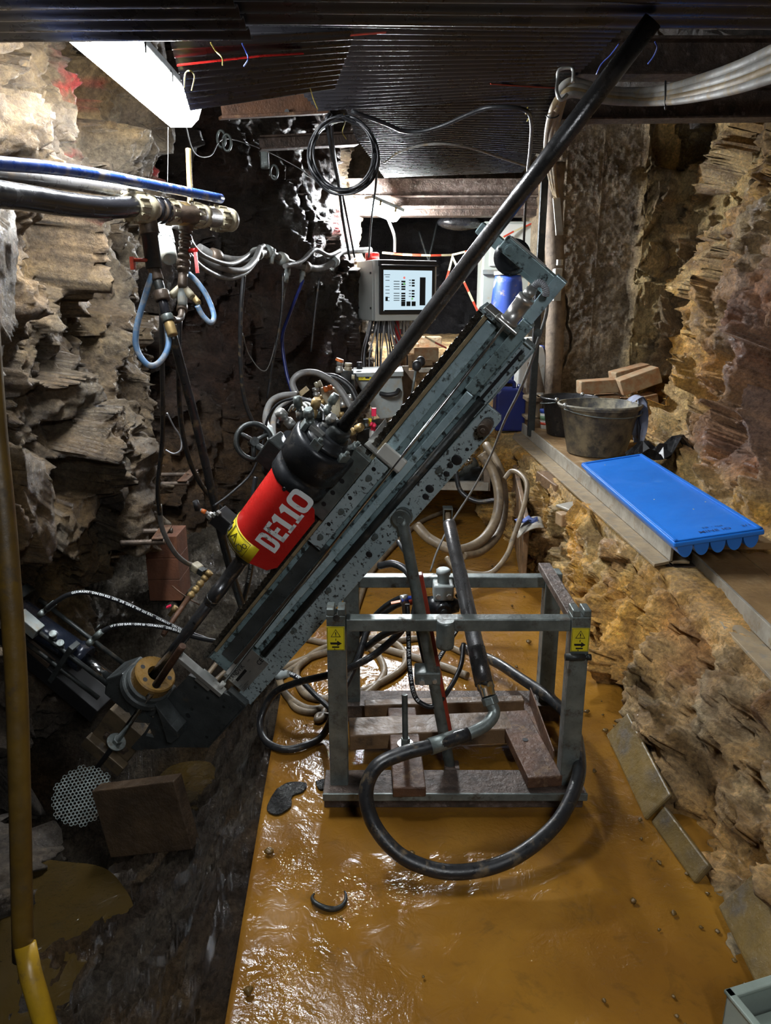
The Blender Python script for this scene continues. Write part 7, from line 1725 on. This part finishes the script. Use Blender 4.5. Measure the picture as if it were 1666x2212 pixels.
mb.add(vs, fs, False); o = tag(mb.build('cloth', M['bluecloth']), 'small crumpled blue cloth on the bank beside the curved sheet scrap', 'cloth'); sm = o.modifiers.new('th', 'SOLIDIFY'); sm.thickness = .006
blk(atz(1092, 965, .34), atz(1135, 1195, .22), .03, .40, 'wood', 'side_board', 'dark wet board lining the channel below the far part of the bank', 'board')
blk(atz(1335, 1565, .06), atz(1424, 1745, .05), .014, .12, 'boarddark', 'side_board', 'ochre coated board leaning against the foot of the bank beside the stand', 'board', (.75, 0, 1))
blk(atz(1425, 1760, .03), atz(1520, 1890, .03), .02, .07, 'boarddark', 'side_board', 'broken dark board half buried at the foot of the bank', 'board', (.7, 0, 1))
blk(atz(1596, 1925, .10), atz(1700, 2120, .10), .022, .14, 'boarddark', 'side_board', 'pale ochre board leaning against the bank near the lower right corner', 'board', (.7, 0, 1))
# grey green box in the lower right corner
gb = at(1570, 2148, 1.62)
gx = thing('metal_box', gb - Vector((0, 0, .2)), 'corner of a grey green metal box in the lower right corner', 'box')
g1 = at(1690, 2108, 1.66); g2 = g1 - gb; g2.z = 0; g2.normalize(); gy = Vector((-g2.y, g2.x, 0))
GM = Matrix(((g2.x, -gy.x, 0, gb.x), (g2.y, -gy.y, 0, gb.y), (0, 0, 1, gb.z), (0, 0, 0, 1)))
mb = MB(); mb.span(0, .4, 0, .006, -.24, 0, GM); mb.span(0, .006, 0, .3, -.24, 0, GM); mb.span(0, .4, 0, .3, -.25, -.24, GM); mb.span(.394, .4, 0, .3, -.24, 0, GM); mb.span(0, .4, .294, .3, -.24, 0, GM); mb.build('box_wall', M['greenish'], gx, .002)
mb = MB(); mb.span(-.004, .41, -.006, .016, 0, .010, GM); mb.span(-.004, .014, -.006, .306, 0, .010, GM); mb.build('box_rim', M['greenish'], gx, .003)
mb = MB(); mb.span(.02, .39, .03, .29, -.05, -.045, GM); mb.build('box_panel', M['greenish'], gx, .003)

# small things lying on the wet floor
c = atz(711, 1938, .012); mb = MB()
mb.tube([c + Vector((.047 * math.cos(a), .040 * math.sin(a), .006 * math.sin(a * 2))) for a in [math.radians(25 - 230 * i / 24) for i in range(25)]], [.002 + .0055 * math.sin(math.pi * (i + .8) / 25.6) for i in range(25)], 8)
tag(mb.build('snap_ring', M['dark']), 'black open ring lying on the orange floor in the foreground', 'ring')
def blob(name, pts, z, th, m, label, cat, seed):
    sp = smooth_path([atz(x, y, z) for x, y in pts] + [atz(*pts[0], z)], 6)[:-1]
    mb = MB(); mb.prism([(p.x, p.y) for p in sp], z, z + th); return tag(mb.build(name, M[m], None, .002), label, cat)
blob('oil_patch', [(598, 1706), (625, 1692), (662, 1694), (655, 1712), (632, 1722), (628, 1745), (600, 1762), (577, 1752), (584, 1728)], .004, .006, 'oil', 'black oily patch on the floor left of the stand', 'patch', 1)
blob('oil_patch', [(682, 1690), (700, 1685), (716, 1692), (706, 1705), (688, 1706)], .004, .006, 'oil', 'small black patch on the floor beside the left post', 'patch', 2)
random.seed(9)
pm_ = []
def pebble(p, r, seed):
    mb = MB(); vs, fs = [], []
    rs = random.Random(seed); k = [rs.uniform(.7, 1.2) for _ in range(3)]
    mb.ball((0, 0, 0), r, k[0], k[1], k[2] * .7, 8, 6, Matrix.Translation(p) @ Matrix.Rotation(rs.uniform(0, 3), 4, 'Z'))
    for i in range(len(mb.v)):
        d_ = mb.v[i] - Vector(p); mb.v[i] = Vector(p) + d_ * (1 + .25 * math.sin(d_.x * 300 + seed) * math.cos(d_.y * 280 + seed))
    return mb
proto = []
for i in range(6):
    o = pebble((0, 0, 0), .007 + .002 * i, 40 + i).build('pebble', M['pebble']); proto.append(o)
placed = 0
while placed < 64:
    Yq = 1.3 + 3.2 * random.random() ** 1.6; edge_ = random.random() < .55
    Xq = random.uniform(.62, .93) if edge_ else random.uniform(-.36, .9)
    if -.28 < Xq < .72 and 1.95 < Yq < 2.75: continue
    src = proto[placed % 6]
    o = src if placed < 6 else src.copy()
    if placed >= 6: COL.objects.link(o)
    sc = random.uniform(.35, .95); o.scale = (sc, sc, sc); o.location = (Xq, Yq, .004); o.rotation_euler.z = random.random() * 6
    tag(o, 'small wet pebble lying on the orange flooded floor', 'pebble', 'pebbles on the flooded floor'); placed += 1

for o in list(bpy.data.objects):
    if '_b' in o: del o['_b']
